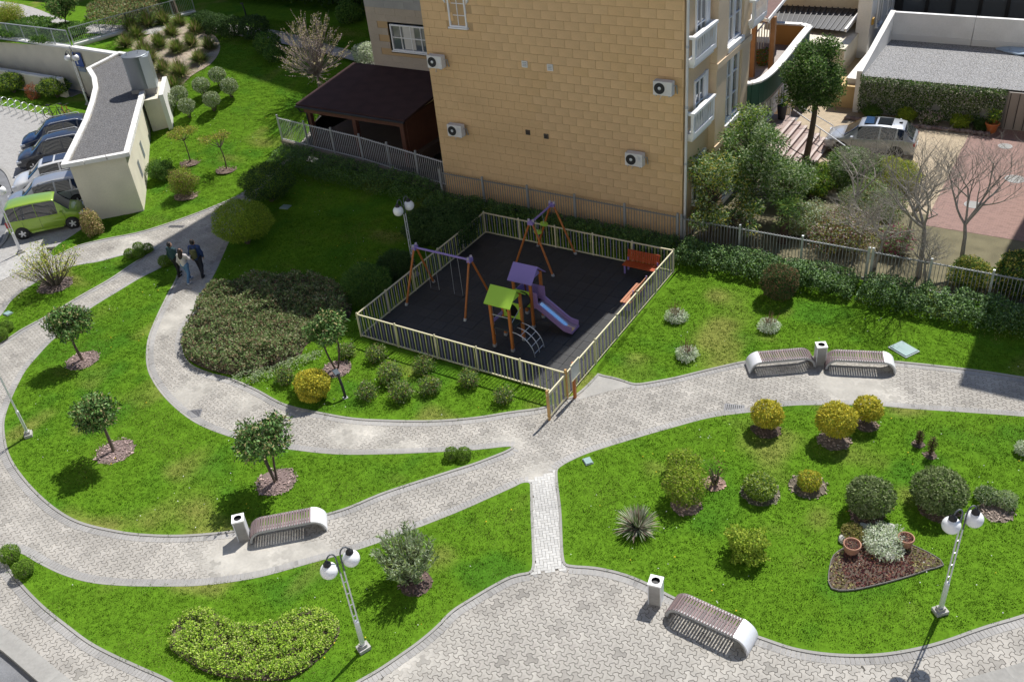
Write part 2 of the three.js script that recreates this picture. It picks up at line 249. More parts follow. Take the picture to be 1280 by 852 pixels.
// --- paving: joint bed, three-armed pavers, border bricks ---
const dust = (x, z) => sstep(0.56, 0.8, fbm(x * 0.42 + 3, z * 0.42 + 9, 3, 5)), stain = (x, z) => fbm(x * 0.8, z * 0.8, 4, 15);
const footpath = new THREE.Group(); footpath.name = 'footpath'; struct(footpath); scene.add(footpath);
const stripPoly = [[-12.229,-17.759],[-11.713,-18.571],[-9.506,-15.088],[-10.27,-14.544]];
const apron = [[-12.771,-21.897],[-12.928,-23.587],[-11.277,-23.518],[-12.046,-22.769]];
{
  const b = new B(), s = 0.3, idx = {};
  const X = i => -62 + i * s, Z = j => -46 + j * s;
  const vert = (i, j) => { const k = i * 1000 + j; if (!(k in idx)) { const x = X(i), z = Z(j), d = dust(x, z), t = 0.75 + 0.4 * stain(x, z); b.col = [lerp(0.11, 0.5, d) * t, lerp(0.1, 0.475, d) * t, lerp(0.085, 0.43, d) * t]; idx[k] = b.v(x, th(x, z) - 0.011 + 0.0116 * d, z, x, z); } return idx[k]; };
  for (let i = 0; i < 230; i++) for (let j = 0; j < 160; j++) { if (!inPoly(X(i + 0.5), Z(j + 0.5), pavedPoly)) continue; const a = vert(i, j), c = vert(i + 1, j), d = vert(i + 1, j + 1), e = vert(i, j + 1); b.i.push(a, d, c, a, e, d); }
  b.mesh('joint_bed', M.sand, footpath);
}
const paveTone = (x, z) => { const d = dust(x, z), t = (0.8 + 0.36 * stain(x * 1.3, z * 1.3)) * (0.94 + 0.12 * rnd()), k = rnd() < 0.04 ? 0.78 : 1; return [lerp(0.42, 0.5, d) * t * k, lerp(0.395, 0.475, d) * t * k, lerp(0.36, 0.43, d) * t * k]; };
function paverShape(a0, sp) {                // outline of one three-armed paver
  const a = sp / Math.sqrt(3), d = 0.33 * a, P = [];
  for (let k = 0; k < 6; k++) {
    const q0 = a0 + k * PI / 3 - PI / 6, q1 = q0 + PI / 3, m = (q0 + q1) / 2, s = k % 2 ? -1 : 1, A = [Math.cos(q0) * a, Math.sin(q0) * a], Bq = [Math.cos(q1) * a, Math.sin(q1) * a], o = [Math.cos(m) * d * s, Math.sin(m) * d * s];
    P.push(A, [lerp(A[0], Bq[0], 0.13) + o[0], lerp(A[1], Bq[1], 0.13) + o[1]], [lerp(A[0], Bq[0], 0.87) + o[0], lerp(A[1], Bq[1], 0.87) + o[1]]);
  }
  const n = P.length, g = 0.007; // inset for the joint
  return P.map((p, i) => { const l = P[(i + n - 1) % n], r = P[(i + 1) % n]; let e = [p[0] - l[0], p[1] - l[1]], f = [r[0] - p[0], r[1] - p[1]]; const le = Math.hypot(...e), lf = Math.hypot(...f); const ne = [-e[1] / le, e[0] / le], nf = [-f[1] / lf, f[0] / lf], m = [ne[0] + nf[0], ne[1] + nf[1]], w = 2 * g / (m[0] * m[0] + m[1] * m[1]); return [p[0] + m[0] * w, p[1] + m[1] * w]; });
}
const SP = 0.28, plaza = [[-11.919,-9.583],[-11.952,-11.329],[-11.623,-13.928],[-9.834,-15.315],[-6.859,-15.7],[-3.97,-15.575],[-1.751,-16.127],[-0.826,-12.504],[-10.232,-7.436]];
{
  const list = [];
  for (const [ang, test] of [[R(13), (x, z) => inPoly(x, z, plaza)], [R(43.5), (x, z) => !inPoly(x, z, plaza)]]) {
    const ux = [Math.cos(ang) * SP, -Math.sin(ang) * SP], uy = [Math.cos(ang + PI / 3) * SP, -Math.sin(ang + PI / 3) * SP];
    for (let i = -320; i < 320; i++) for (let j = -320; j < 320; j++) {
      const x = -22 + ux[0] * i + uy[0] * j, z = -24 + ux[1] * i + uy[1] * j;
      if (x < -58 || x > 4 || z < -46 || z > -1 || !inPoly(x, z, pavedPoly) || !test(x, z)) continue;
      if ((inPoly(x, z, stripPoly) && distPoly(x, z, stripPoly) > 0.15) || (inPoly(x, z, apron) && distPoly(x, z, apron) > 0.15)) continue;
      const near = lawns.find(p => inPoly(x, z, p)); if (near && distPoly(x, z, near) > 0.02) continue;
      list.push({ x, z, a: -ang, d: Math.hypot(x, 20, z) });
    }
  }
  list.sort((p, q) => p.d - q.d);
  const shapes = {}, tri = {};
  const rest = new B(), variants = {};
  const put = (b, o, ox, oz) => {
    const key = o.a; if (!shapes[key]) { shapes[key] = paverShape(-key, SP).map(p => [p[0], -p[1]]); const ar = THREE.ShapeUtils.area(shapes[key].map(p => new THREE.Vector2(p[0], -p[1]))); if (ar < 0) shapes[key].reverse(); tri[key] = THREE.ShapeUtils.triangulateShape(shapes[key].map(p => new THREE.Vector2(p[0], -p[1])), []); }
    const s = shapes[key], n = s.length, k = b.p.length / 3, y = ox === undefined ? th(o.x, o.z) + rr(-0.0015, 0.0015) : 0, X = ox === undefined ? o.x : 0, Z = ox === undefined ? o.z : 0;
    for (const p of s) b.v(X + p[0], y + (ox === undefined ? th(o.x + p[0], o.z + p[1]) - th(o.x, o.z) : 0), Z + p[1], o.x + p[0], o.z + p[1]);
    for (const t of tri[key]) b.i.push(k + t[0], k + t[1], k + t[2]);
    const k2 = b.p.length / 3; for (const p of s) { b.v(X + p[0], b.p[k * 3 + 1], Z + p[1], p[0], p[1]); b.v(X + p[0], b.p[k * 3 + 1] - 0.03, Z + p[1], p[0], p[1]); }
    for (let i = 0; i < n; i++) { const j = (i + 1) % n; b.i.push(k2 + 2 * i + 1, k2 + 2 * j + 1, k2 + 2 * j, k2 + 2 * i + 1, k2 + 2 * j, k2 + 2 * i); }
  };
  // the largest in view are pieces of their own, the others one field
  let own = 0; const frame = [[-20.975,-5.168],[-28.223,-10.048],[-15.962,-15.959],[1.101,-20.785],[1.616,-16.961]];
  for (const o of list) {
    const tone = paveTone(o.x, o.z);
    if (own < 300 && inPoly(o.x, o.z, frame)) {
      const q = Math.round(clamp((tone[0] - 0.25) / 0.035, 0, 9)), key = o.a + '_' + q; if (!variants[key]) { const b = new B(), v = 0.25 + q * 0.035 + 0.017; b.col = [v, v * 0.945, v * 0.86]; put(b, o, 0, 0); variants[key] = b.geo(); }
      const m = mesh('paver', variants[key], M.paver, footpath); m.position.set(o.x, th(o.x, o.z) + rr(-0.0015, 0.0015), o.z); own++;
    } else { rest.col = tone; put(rest, o); }
  }
  stuff(rest.mesh('paver_field', M.paver, footpath));
}
{   // soldier course and concrete edging round the lawns
  const br = new B(), kb = new B();
  for (const p of lawns) {
    const n = p.length, sgn = THREE.ShapeUtils.area(p.map(q => new THREE.Vector2(q[0], q[1]))) > 0 ? 1 : -1;
    const cl = new THREE.CatmullRomCurve3(p.map(q => V(q[0], 0, q[1])), true, 'centripetal'); cl.arcLengthDivisions = n * 2; const len = cl.getLength();
    const m = Math.min(1600, Math.round(len / 0.112)), pts = cl.getSpacedPoints(m);
    if (len > 300) { cl.arcLengthDivisions = n; }
    for (let i = 0; i < m; i++) {
      const a = pts[i], q = pts[(i + 1) % m], dx = q.x - a.x, dz = q.z - a.z, l = Math.hypot(dx, dz) || 1, nx = dz / l * sgn, nz = -dx / l * sgn, mx = (a.x + q.x) / 2, mz = (a.z + q.z) / 2;
      const tx = mx + nx * 0.3, tz = mz + nz * 0.3;
      if (!inPoly(tx, tz, pavedPoly) || inLawn(tx, tz) || mz < -46) continue;
      const y = th(mx, mz);
      kb.quad([a.x + nx * 0.055, y + 0.028, a.z + nz * 0.055], [q.x + nx * 0.055, y + 0.028, q.z + nz * 0.055], [q.x - nx * 0.02, y + 0.036, q.z - nz * 0.02], [a.x - nx * 0.02, y + 0.036, a.z - nz * 0.02]);
      kb.quad([a.x + nx * 0.055, y - 0.03, a.z + nz * 0.055], [q.x + nx * 0.055, y - 0.03, q.z + nz * 0.055], [q.x + nx * 0.055, y + 0.028, q.z + nz * 0.055], [a.x + nx * 0.055, y + 0.028, a.z + nz * 0.055]);
      if (inPoly(tx, tz, stripPoly) || inPoly(tx, tz, apron)) continue;
      const t = 0.9 * paveTone(mx, mz)[0]; br.col = [t * 0.98, t * 0.95, t * 0.92];
      br.box(mx + nx * 0.17, y - 0.008, mz + nz * 0.17, l - 0.012, 0.03, 0.2, Math.atan2(-dz, dx));
    }
  }
  stuff(br.mesh('border_brick_course', M.paver, footpath)); kb.mesh('lawn_edging', M.kerb, footpath);
}
{   // pale herringbone link between the two paths
  const b = new B(), w = 0.1, q = R(45) - R(9);
  const c = Math.cos(q), s = Math.sin(q);
  for (let i = -70; i < 70; i++) for (let j = -70; j < 70; j++) for (const o of [0, 1]) {
    const k = ((i - j) % 4 + 4) % 4; if (k !== 0 && k !== 3) continue; if ((k === 0) !== (o === 0)) continue;
    const u = o ? [i + 0.5, j + 1] : [i + 1, j + 0.5]; const lx = u[0] * w, lz = u[1] * w, x = -10.8 + lx * c + lz * s, z = -17.2 - lx * s + lz * c;
    if (!inPoly(x, z, stripPoly)) continue;
    const t = rr(0.52, 0.62); b.col = [t, t * 0.985, t * 0.95];
    b.box(x, -0.004, z, (o ? w : 2 * w) - 0.008, 0.03, (o ? 2 * w : w) - 0.008, q);
  }
  stuff(b.mesh('herringbone_paving', M.paver, footpath));
  const a = new B(); a.prism(apron, -0.03, 0.006); a.mesh('concrete_apron', mat([0.42, 0.405, 0.38], 0.9, { map: T.conc }), footpath);
}
{   // roads with kerbs beside the outer path
  const kerbLine = (pts, name) => { const c = smooth(pts, 0.5, false), b = new B(); for (let i = 0; i + 1 < c.length; i++) b.bar([c[i][0], -0.062, c[i][1]], [c[i + 1][0], -0.062, c[i + 1][1]], 0.5, 0.16); struct(b.mesh(name, M.kerb)); };
  kerbLine([[-25.268,-5.859],[-22.309,-5.967],[-19.378,-5.758],[-16.628,-5.699],[-13.335,-6.246],[-10.001,-7.433],[-6.61,-9.098],[-3.482,-10.991],[-1.695,-13.176],[-0.683,-14.752],[0.468,-15.972],[1.658,-17.156],[3.483,-19.144]], 'road_kerb');
  const a = new B(); a.quad([-60, -0.13, 7.6], [40, -0.13, 7.6], [40, -0.13, -22], [-60, -0.13, -22]); struct(a.mesh('road', M.asphalt));
}
{   // parking court, its road and the drive beyond the garden fence
  const b = new B(); b.prism([...[[-40.949,-16.057],[-42.13,-21.481],[-40.451,-22.5]], ...[[-40.272,-23.795],[-41.122,-25.479]], [-42.2, -24.5], [-46.1, -28.7], [-54, -35], [-62, -37.5], [-110, -37.5], [-110, -20], [-60, -12]], -0.1, 0.012); struct(b.mesh('parking_court', M.court));
  const r = new B(); r.prism([[-61.812,-21.804],[-56.565,-27.278],[-53.318,-26.889],[-50.717,-25.698],[-48.77,-24.518],[-46.672,-22.844],[-44.624,-20.91],[-44.261,-18.936],[-48.275,-14.87]], -0.05, 0.018); struct(r.mesh('court_road', M.asphalt));
  const k = new B(), kp = smooth([[-57.599,-27.405],[-53.431,-26.965],[-50.669,-25.716],[-48.701,-24.544],[-46.539,-22.8],[-44.419,-20.817],[-43.949,-18.738]], 0.4, false); for (let i = 0; i + 1 < kp.length; i++) k.bar([kp[i][0], 0.04, kp[i][1]], [kp[i + 1][0], 0.04, kp[i + 1][1]], 0.18, 0.06); struct(k.mesh('court_kerb', M.kerb));
  const s = new B(); s.prism([[-40.547,-15.808],[-41.111,-17.736],[-41.067,-19.37],[-40.905,-20.559],[-40.638,-21.079],[-42.749,-21.925],[-42.434,-19.443],[-41.915,-16.654]], -0.05, 0.02); struct(s.mesh('pavement', mat([0.42, 0.41, 0.39], 0.9, { map: T.cobble })));
  const y = new B(); y.prism([[-13.4, -51], [-5, -51], [-5, -39.6], [-13.4, -39.6]], -0.1, 0.008); struct(y.mesh('driveway', mat([0.42, 0.34, 0.235], 0.9, { map: T.cobble })));
  const d = new B(); d.prism([[-5, -51], [8, -51], [8, -38.6], [-5, -38.6]], -0.1, 0.012); struct(d.mesh('driveway', mat([0.27, 0.17, 0.145], 0.9, { map: T.cobble })));
  const g = new B(); g.prism([[-13.9, -33.25], [8, -33.25], [8, -39.7], [-13.9, -39.7]], -0.1, 0.004); struct(g.mesh('garden_ground', mat([0.19, 0.17, 0.1], 1, { map: T.asph })));
}
{   // paths across the upper lawn
  const ribbon = (pts, w, name, m) => { const c = smooth(pts, 0.6, false), b = new B(); for (let i = 0; i + 1 < c.length; i++) { const dx = c[i + 1][0] - c[i][0], dz = c[i + 1][1] - c[i][1], l = Math.hypot(dx, dz); const nb = (k) => { const a = c[Math.max(0, k - 1)], e = c[Math.min(c.length - 1, k + 1)], x = e[0] - a[0], z = e[1] - a[1], q = Math.hypot(x, z); return [-z / q * w / 2, x / q * w / 2]; }; const n0 = nb(i), n1 = nb(i + 1), y = 0.05; const pt = (p, n, s) => [p[0] + n[0] * s, th(p[0], p[1]) + y, p[1] + n[1] * s]; b.quad(pt(c[i], n0, 1), pt(c[i + 1], n1, 1), pt(c[i + 1], n1, -1), pt(c[i], n0, -1)); } struct(b.mesh(name, m)); };
  const pm = mat([0.4, 0.385, 0.37], 0.9, { map: T.cobble });
  ribbon([[-84.164,-44.209],[-77.431,-44.268],[-73.931,-43.703],[-69.738,-42.539],[-66.066,-41.62],[-63.069,-41.792],[-59.373,-42.355],[-56.459,-43.098]], 2, 'path', pm);
  ribbon([[-54.374,-44.53],[-50.419,-44.47],[-47.295,-44.29],[-44.15,-43.917],[-41.155,-43.532],[-37.642,-43.068],[-35.606,-42.738]], 1.8, 'path', pm);
}
// --- blades of grass over the lawns that the eye can resolve ---
{
  const variant = (n, hgt, cols) => { const b = new B(); for (let k = 0; k < n; k++) { const x = rr(-0.17, 0.17), z = rr(-0.17, 0.17), q = rr(0, 2 * PI), w = rr(0.006, 0.013), h = hgt * rr(0.6, 1.3), lx = rr(-0.5, 0.5) * h, lz = rr(-0.5, 0.5) * h; const c = pick(cols), f = rr(0.35, 1.45); b.col = c.map(v => v * f); b.tri([x - Math.cos(q) * w, 0, z - Math.sin(q) * w], [x + Math.cos(q) * w, 0, z + Math.sin(q) * w], [x + lx, h, z + lz]); } return b.geo(); };
  const lush = [[0.085, 0.195, 0.012], [0.1, 0.22, 0.014], [0.07, 0.17, 0.011]], dry = [[0.145, 0.22, 0.02], [0.22, 0.23, 0.06], [0.11, 0.205, 0.015], [0.3, 0.28, 0.12]];
  const gs = [variant(80, 0.026, lush), variant(80, 0.025, [...lush, dry[0], dry[2]]), variant(80, 0.025, [...dry, lush[1]])], pos = [[], [], []];
  const keep = (x, z) => !(x > PLAY.x0 - 0.1 && x < PLAY.x1 + 0.1 && z > PLAY.z0 - 0.1 && z < PLAY.z1 + 0.1);
  for (const p of lawns) {
    let x0 = 1e9, x1 = -1e9, z0 = 1e9, z1 = -1e9; for (const q of p) { x0 = Math.min(x0, q[0]); x1 = Math.max(x1, q[0]); z0 = Math.min(z0, q[1]); z1 = Math.max(z1, q[1]); } x0 = Math.max(x0, -58); z0 = Math.max(z0, -47); x1 = Math.min(x1, 3); z1 = Math.min(z1, -4);
    const s = 0.26; for (let x = x0; x < x1; x += s) for (let z = z0; z < z1; z += s) { const X = x + rr(-0.1, 0.1), Z = z + rr(-0.1, 0.1); if (!inPoly(X, Z, p) || !keep(X, Z) || distPoly(X, Z, p) < 0.1) continue; const f = fbm(X * 0.5, Z * 0.5, 3, 77) + rr(-0.12, 0.12); pos[f < 0.47 ? 0 : f < 0.66 ? 1 : 2].push([X, th(X, Z) + 0.03, Z]); }
  }
  const d = new THREE.Object3D();
  gs.forEach((g, k) => { const im = new THREE.InstancedMesh(g, M.blade, pos[k].length); im.name = numbered('grass'); pos[k].forEach((p, i) => { d.position.set(...p); d.rotation.set(0, rr(0, 6.28), 0); d.scale.setScalar(rr(0.8, 1.2)); d.updateMatrix(); im.setMatrixAt(i, d.matrix); }); im.castShadow = im.receiveShadow = true; stuff(im, ['lush green mown grass of the park lawns', 'mid green mown grass of the park lawns', 'dry yellowish mown grass patches on the park lawns'][k], 'grass'); scene.add(im); });
}

{ // daisies and dandelions dotted over the lawns
  const mk = (r, n) => { const b = new B(); b.lathe([[r, 0], [r * 0.6, 0.008], [0, 0.01]], 0, 0.05, 0, n); return b.geo(); }, d = new THREE.Object3D();
  for (const [name, label, m, cnt, g, sd] of [['daisies', 'tiny white daisies scattered in the lawns', mat([0.75, 0.75, 0.72], 0.8), 320, mk(0.014, 7), 71], ['dandelions', 'tiny yellow dandelions scattered in the lawns', mat([0.7, 0.5, 0.02], 0.8), 160, mk(0.017, 7), 72]]) {
    const pos = []; let guard = 0; while (pos.length < cnt && guard++ < 60000) { const p = pick(lawns), x = rr(-50, 2), z = rr(-42, -5); if (!inPoly(x, z, p) || vnoise(x * 0.5, z * 0.5, 0, sd) < 0.55 || distPoly(x, z, p) < 0.2 || (x > PLAY.x0 && x < PLAY.x1 && z > PLAY.z0 && z < PLAY.z1)) continue; pos.push([x, th(x, z) + 0.015, z]); }
    const im = new THREE.InstancedMesh(g, m, pos.length); im.name = name; pos.forEach((p, i) => { d.position.set(...p); d.scale.setScalar(rr(0.7, 1.4)); d.rotation.set(rr(-0.3, 0.3), 0, rr(-0.3, 0.3)); d.updateMatrix(); im.setMatrixAt(i, d.matrix); }); stuff(im, label, 'flowers'); scene.add(im);
  }
}

// ---------- buildings ----------
function block(b, x0, x1, y0, y1, z0, z1) { return b.box((x0 + x1) / 2, (y0 + y1) / 2, (z0 + z1) / 2, x1 - x0, y1 - y0, z1 - z0); }
const ochre = [[0.78, 0.525, 0.27], [0.76, 0.51, 0.258], [0.79, 0.538, 0.282], [0.765, 0.52, 0.275]].map(c => mat(c, 0.9, { map: T.render, bumpMap: T.fine, bumpScale: 0.003 }));
const mortar = mat([0.5, 0.345, 0.185], 0.95);
const beige = mat([0.5, 0.42, 0.33], 0.85, { map: T.render });
const sashGlass = new THREE.MeshPhysicalMaterial({ color: C(0.1, 0.12, 0.14), roughness: 0.08, clearcoat: 1, clearcoatRoughness: 0.03 });
const curtain = mat([0.62, 0.6, 0.55], 0.9);
function windowPart(parent, p, ux, w, h, cols, rows, inward, opt = {}) {   // p: lower left corner, ux: direction along the wall
  const n = [ux[2] * -1, 0, ux[0]], at = (u, v, d) => [p[0] + ux[0] * u + n[0] * d, p[1] + v, p[2] + ux[2] * u + n[2] * d];
  const fr = new B(), t = opt.t || 0.07;
  fr.bar(at(0, t / 2, 0.03), at(w, t / 2, 0.03), 0.12, t); fr.bar(at(0, h - t / 2, 0.03), at(w, h - t / 2, 0.03), 0.12, t);
  fr.bar(at(t / 2, t, 0.03), at(t / 2, h - t, 0.03), 0.12, t); fr.bar(at(w - t / 2, t, 0.03), at(w - t / 2, h - t, 0.03), 0.12, t);
  for (let i = 1; i < cols; i++) fr.bar(at(w * i / cols, t, 0.028), at(w * i / cols, h - t, 0.028), 0.05, opt.m || 0.05);
  for (let i = 1; i < rows; i++) fr.bar(at(t, h * i / rows, 0.026), at(w - t, h * i / rows, 0.026), 0.04, opt.m || 0.05);
  const win = fr.mesh('window', M.whitePaint, parent);
  for (let i = 0; i < cols; i++) { const g = new B(), a = lerp(t, w - t, i / cols), c = lerp(t, w - t, (i + 1) / cols); g.quad(at(a, t, 0.01), at(c, t, 0.01), at(c, h - t, 0.01), at(a, h - t, 0.01)); g.mesh('pane', opt.glass || sashGlass, win); }
  if (opt.sill !== 0) { const s = new B(); s.bar(at(-0.05, -0.03, 0.06), at(w + 0.05, -0.03, 0.06), 0.2, 0.06); s.mesh('sill', M.whitePaint, win); }
  return win;
}
{
  const t = thing('apartment_building', 'ochre block-faced apartment building with white balconies down its side', 'building', [0, 0, 0]);
  const w = new B(); block(w, -26.17, -13.83, -0.2, 15.6, -41, -33.48); block(w, -35.1, -26.17, -0.2, 25, -58, -40.03); block(w, -26.17, -15, 15.6, 25, -46, -40.03); block(w, -26.17, -18, -0.2, 15.6, -52, -41); w.mesh('wall', mortar, t);
  const bw = 0.682, bh = 0.367, cells = [];
  const hole = (x, y) => x > -24.75 && x < -23.75 && y > 8.35 && y < 11.2;
  for (let r = 0; r < 42; r++) { const y = 0.25 + r * bh; const off = (r % 2) * bw / 2 + 0.06 * hash2(r, 1, 3); for (let x = -26.17 - off; x < -13.83; x += bw) { const a = Math.max(x, -26.17), c = Math.min(x + bw, -13.83); if (c - a < 0.08) continue; if (hole((a + c) / 2, y + bh / 2)) continue; cells.push([a, c, y]); } }
  cells.sort((p, q) => Math.hypot(p[0], 20 - p[2]) - Math.hypot(q[0], 20 - q[2]));
  const rest = new B(); let own = 0; const gcache = {};
  for (const [a, c, y] of cells) {
    const full = c - a > bw - 0.01; const inView = y < 10.2;
    const put = (b, x, yy, z) => b.box(x, yy, z, c - a - 0.009, bh - 0.009, 0.05);
    if (inView && own < 300) { const k = (c - a).toFixed(2); if (!gcache[k]) { const b = new B(); put(b, 0, 0, 0); gcache[k] = b.geo(); } const m = mesh('stone_block', gcache[k], ochre[clamp(Math.floor(fbm(a * 0.7 + 20, y * 0.35 + 9, 3, 61) * 7.5 - 1.6 + rr(-0.7, 0.7)), 0, 3)], t); m.position.set((a + c) / 2, y + bh / 2, -33.475 + rr(-0.003, 0.003)); own++; }
    else put(rest, (a + c) / 2, y + bh / 2, -33.475);
  }
  stuff(rest.mesh('stone_block_field', ochre[0], t));
  const pl = new B(); block(pl, -26.2, -13.8, -0.2, 0.25, -33.6, -33.42); pl.mesh('plinth', mat([0.36, 0.29, 0.2], 0.9, { map: T.conc }), t);
  windowPart(t, [-24.7, 8.45, -33.5], [1, 0, 0], 0.92, 2.5, 2, 5, 1, { m: 0.03 });
  { const b = new B(); for (const [x, s] of [[-24.78, -1], [-23.7, 1]]) b.prism([[0, 0], [0.12 * s, -0.12], [0.12 * s, -1.4], [0, -1.4]].map(q => [x + q[0], q[1]]), 0, 0.06); const g = b.geo(); g.rotateX(PI / 2); g.translate(0, 9.45, -33.44); g.scale(1, 1, 1); mesh('window_surround', g, M.white, t); }
  for (const [x, y, m, s] of [[-21.03, 7.13, M.white, 0.28], [-19.79, 7.1, M.white, 0.28], [-21.16, 4.05, M.trunk, 0.22], [-20.23, 3.99, M.twig, 0.22]]) { const b = new B(); b.box(x, y, -33.44, s, s, 0.06); const v = b.mesh('vent_cover', m, t); const q = new B(); for (let i = -1; i < 2; i++) q.box(x, y + i * s * 0.24, -33.4, s * 0.6, s * 0.1, 0.03); q.mesh('slat', m === M.white ? M.galv : M.dark, v); }
  // drain pipe on the corner
  { const b = new B(); b.tube([[-13.72, 0.1, -33.52], [-13.72, 15.4, -33.52]], 0.06, 8); b.mesh('drain_pipe', M.white, t); for (let k = 0; k < 6; k++) { const c = new B(); c.tube([[-13.72, 1.2 + k * 2.4, -33.52], [-13.72, 1.3 + k * 2.4, -33.52]], 0.075, 8); c.mesh('pipe_bracket', M.galv, t); } }
  // beige rear wing: courses of long blocks
  { for (let r = 0; r < 17; r++) for (let c = 0; c < 7; c++) { const y = 3.2 + r * 0.367, x0 = -35.12 + c * 1.36 - (r % 2) * 0.68, x1 = Math.min(x0 + 1.35, -26.2), a = Math.max(x0, -35.12); if (x1 - a < 0.1 || (x1 > -33.65 && a < -30.5 && y + 0.36 > 4.6 && y < 6.1)) continue; const b = new B(); b.box((a + x1) / 2, y + 0.18, -40.02, x1 - a, 0.362, 0.05); b.mesh('facing_slab', r === 11 || r === 10 ? mat([0.4, 0.39, 0.37], 0.85, { map: T.render }) : beige, t); } }
  { const b = new B(); b.box(-32.1, 5.3, -40.06, 3.3, 1.7, 0.06); b.mesh('window_surround', beige, t); }
  windowPart(t, [-33.55, 4.62, -40.02], [1, 0, 0], 2.7, 1.42, 4, 2, 1, { t: 0.08 });
  { const b = new B(); b.box(-32.35, 5.33, -40.0, 0.75, 1.2, 0.012); b.mesh('curtain', curtain, t); }
  // side elevation (x = -13.8): plaster, pilaster, bay windows, balconies
  { const b = new B(); block(b, -13.86, -13.79, 0, 15.6, -41, -33.6); b.mesh('side_wall', mat([0.76, 0.56, 0.34], 0.9, { map: T.render }), t);
    const c = new B(); block(c, -13.79, -13.5, 0, 15.4, -37.3, -36.15); block(c, -13.79, -13.55, 0, 15.4, -40.2, -39.3); for (let k = 0; k < 3; k++) block(c, -13.79, -13.45, 3.1 + k * 3.6, 3.35 + k * 3.6, -40.2, -36.1); c.mesh('pilaster', mat([0.76, 0.6, 0.41], 0.9, { map: T.render }), t); }
  for (const [y, h] of [[1.4, 2.0], [4.75, 2.05], [7.85, 2.2], [11.4, 2.1]]) { windowPart(t, [-13.78, y, -34.4], [0, 0, -1], 1.05, h, 2, 2, 1); const b = new B(); b.box(-13.74, y + h / 2, -35.6, 0.08, h + 0.1, 0.3); b.mesh('shutter', M.whitePaint, t); }
  for (const [y, h] of [[0.3, 2.9], [3.85, 2.9], [7.25, 3.1], [10.9, 3]]) { windowPart(t, [-13.72, y, -37.42], [0, 0, -1], 0.95, h, 2, 3, 1, { m: 0.06, t: 0.09 }); windowPart(t, [-13.72, y, -38.42], [0, 0, -1], 0.8, h, 1, 3, 1, { m: 0.06, t: 0.09, sill: 0 }); const b = new B(); b.box(-13.66, y - 0.15, -38.3, 0.4, 0.22, 1.9); b.mesh('bay_ledge', M.whitePaint, t); }
  const balcony = (y, z0, z1, x) => {
    const s = new B(); block(s, -13.79, x, y, y + 0.2, z1, z0); block(s, -13.79, x - 0.08, y - 0.16, y, z1 + 0.1, z0 - 0.1); const m = s.mesh('balcony', M.whitePaint, t);
    const r = new B(); block(r, x - 0.16, x + 0.04, y + 0.97, y + 1.08, z1 - 0.03, z0 + 0.03); block(r, -13.79, x - 0.16, y + 0.97, y + 1.08, z0 - 0.13, z0 + 0.03); block(r, -13.79, x - 0.16, y + 0.97, y + 1.08, z1 - 0.03, z1 + 0.13); r.mesh('handrail', M.whitePaint, m);
    const n = Math.round((z0 - z1) / 0.19); for (let k = 0; k <= n; k++) { const z = z1 + 0.06 + (z0 - z1 - 0.12) * k / n, e = k === 0 || k === n; const q = new B(); if (e) q.box(x - 0.06, y + 0.585, z, 0.12, 0.77, 0.12); else q.lathe([[0.028, 0], [0.036, 0.2], [0.024, 0.42], [0.024, 0.6], [0.034, 0.77]], x - 0.06, y + 0.2, z, 8); q.mesh('baluster', M.whitePaint, m); }
  };
  balcony(4.7, -33.62, -35.9, -13.45); balcony(7.72, -33.62, -35.9, -13.45); balcony(7.4, -39.9, -41.6, -13.3);
  // terrace wing with its green parapet
  const rim = [...[[-14.181,-40.119],[-13.741,-40.251],[-13.239,-40.725],[-13.424,-49.022]], ...[[-13.889,-49.329]], ...[[-15.422,-49.243]]];
  const arc = smooth(rim.slice(0, 4), 0.4, false).concat(rim.slice(4));
  for (let i = 0; i + 1 < arc.length; i++) { const a = arc[i], c = arc[i + 1], q = new B(); q.bar([a[0], 4.12, a[1]], [c[0], 4.12, c[1]], 0.14, 1.05); q.mesh('parapet', i < arc.length - 3 ? mat([0.035, 0.11, 0.07], 0.6) : mat([0.5, 0.26, 0.08], 0.9), t); const k = new B(); k.bar([a[0], 4.69, a[1]], [c[0], 4.69, c[1]], 0.36, 0.08); k.mesh('parapet_coping', M.white, t); }
  { const b = new B(); b.prism([...arc, [-18, arc[arc.length - 1][1]], [-18, -40], [-13.86, -40]], 3.35, 3.6); b.mesh('terrace_floor', mat([0.36, 0.32, 0.3], 0.85, { map: T.cobble }), t);
    const c = new B(); block(c, -18, -14.05, 0, 3.35, -49.8, -40.4); c.mesh('lower_wall', mat([0.76, 0.56, 0.34], 0.9, { map: T.render }), t);
    for (let k = 0; k < 4; k++) for (let i = 0; i < 6; i++) { const q = new B(); q.box(-14.02, 1.25 + i * 0.3, -41.6 - k * 2.2, 0.06, 0.26, 0.8); q.mesh('cladding_board', M.white, t); }
    for (let k = 0; k < 3; k++) windowPart(t, [-14.03, 1.3, -42.3 - k * 2.2], [0, 0, -1], 0.9, 1.8, 2, 2, 1); }
  { // shingled canopy with timber posts over the terrace
    const top = [[-19.407,-55.683],[-16.173,-46.722],[-14.507,-44.049],[-13.936,-43.727],[-14.468,-49.619],[-16.283,-56.137]]; const b = new B(); b.prism(top, 6.35, 6.6); const r = b.mesh('canopy_roof', mat([0.17, 0.1, 0.085], 0.9, { map: T.cobble }), t);
    const gpt = top.slice(2, 6); for (let i = 0; i + 1 < gpt.length; i++) { const g = new B(); g.bar([gpt[i][0], 6.5, gpt[i][1]], [gpt[i + 1][0], 6.5, gpt[i + 1][1]], 0.12, 0.16); g.mesh('gutter', M.whitePaint, r); }
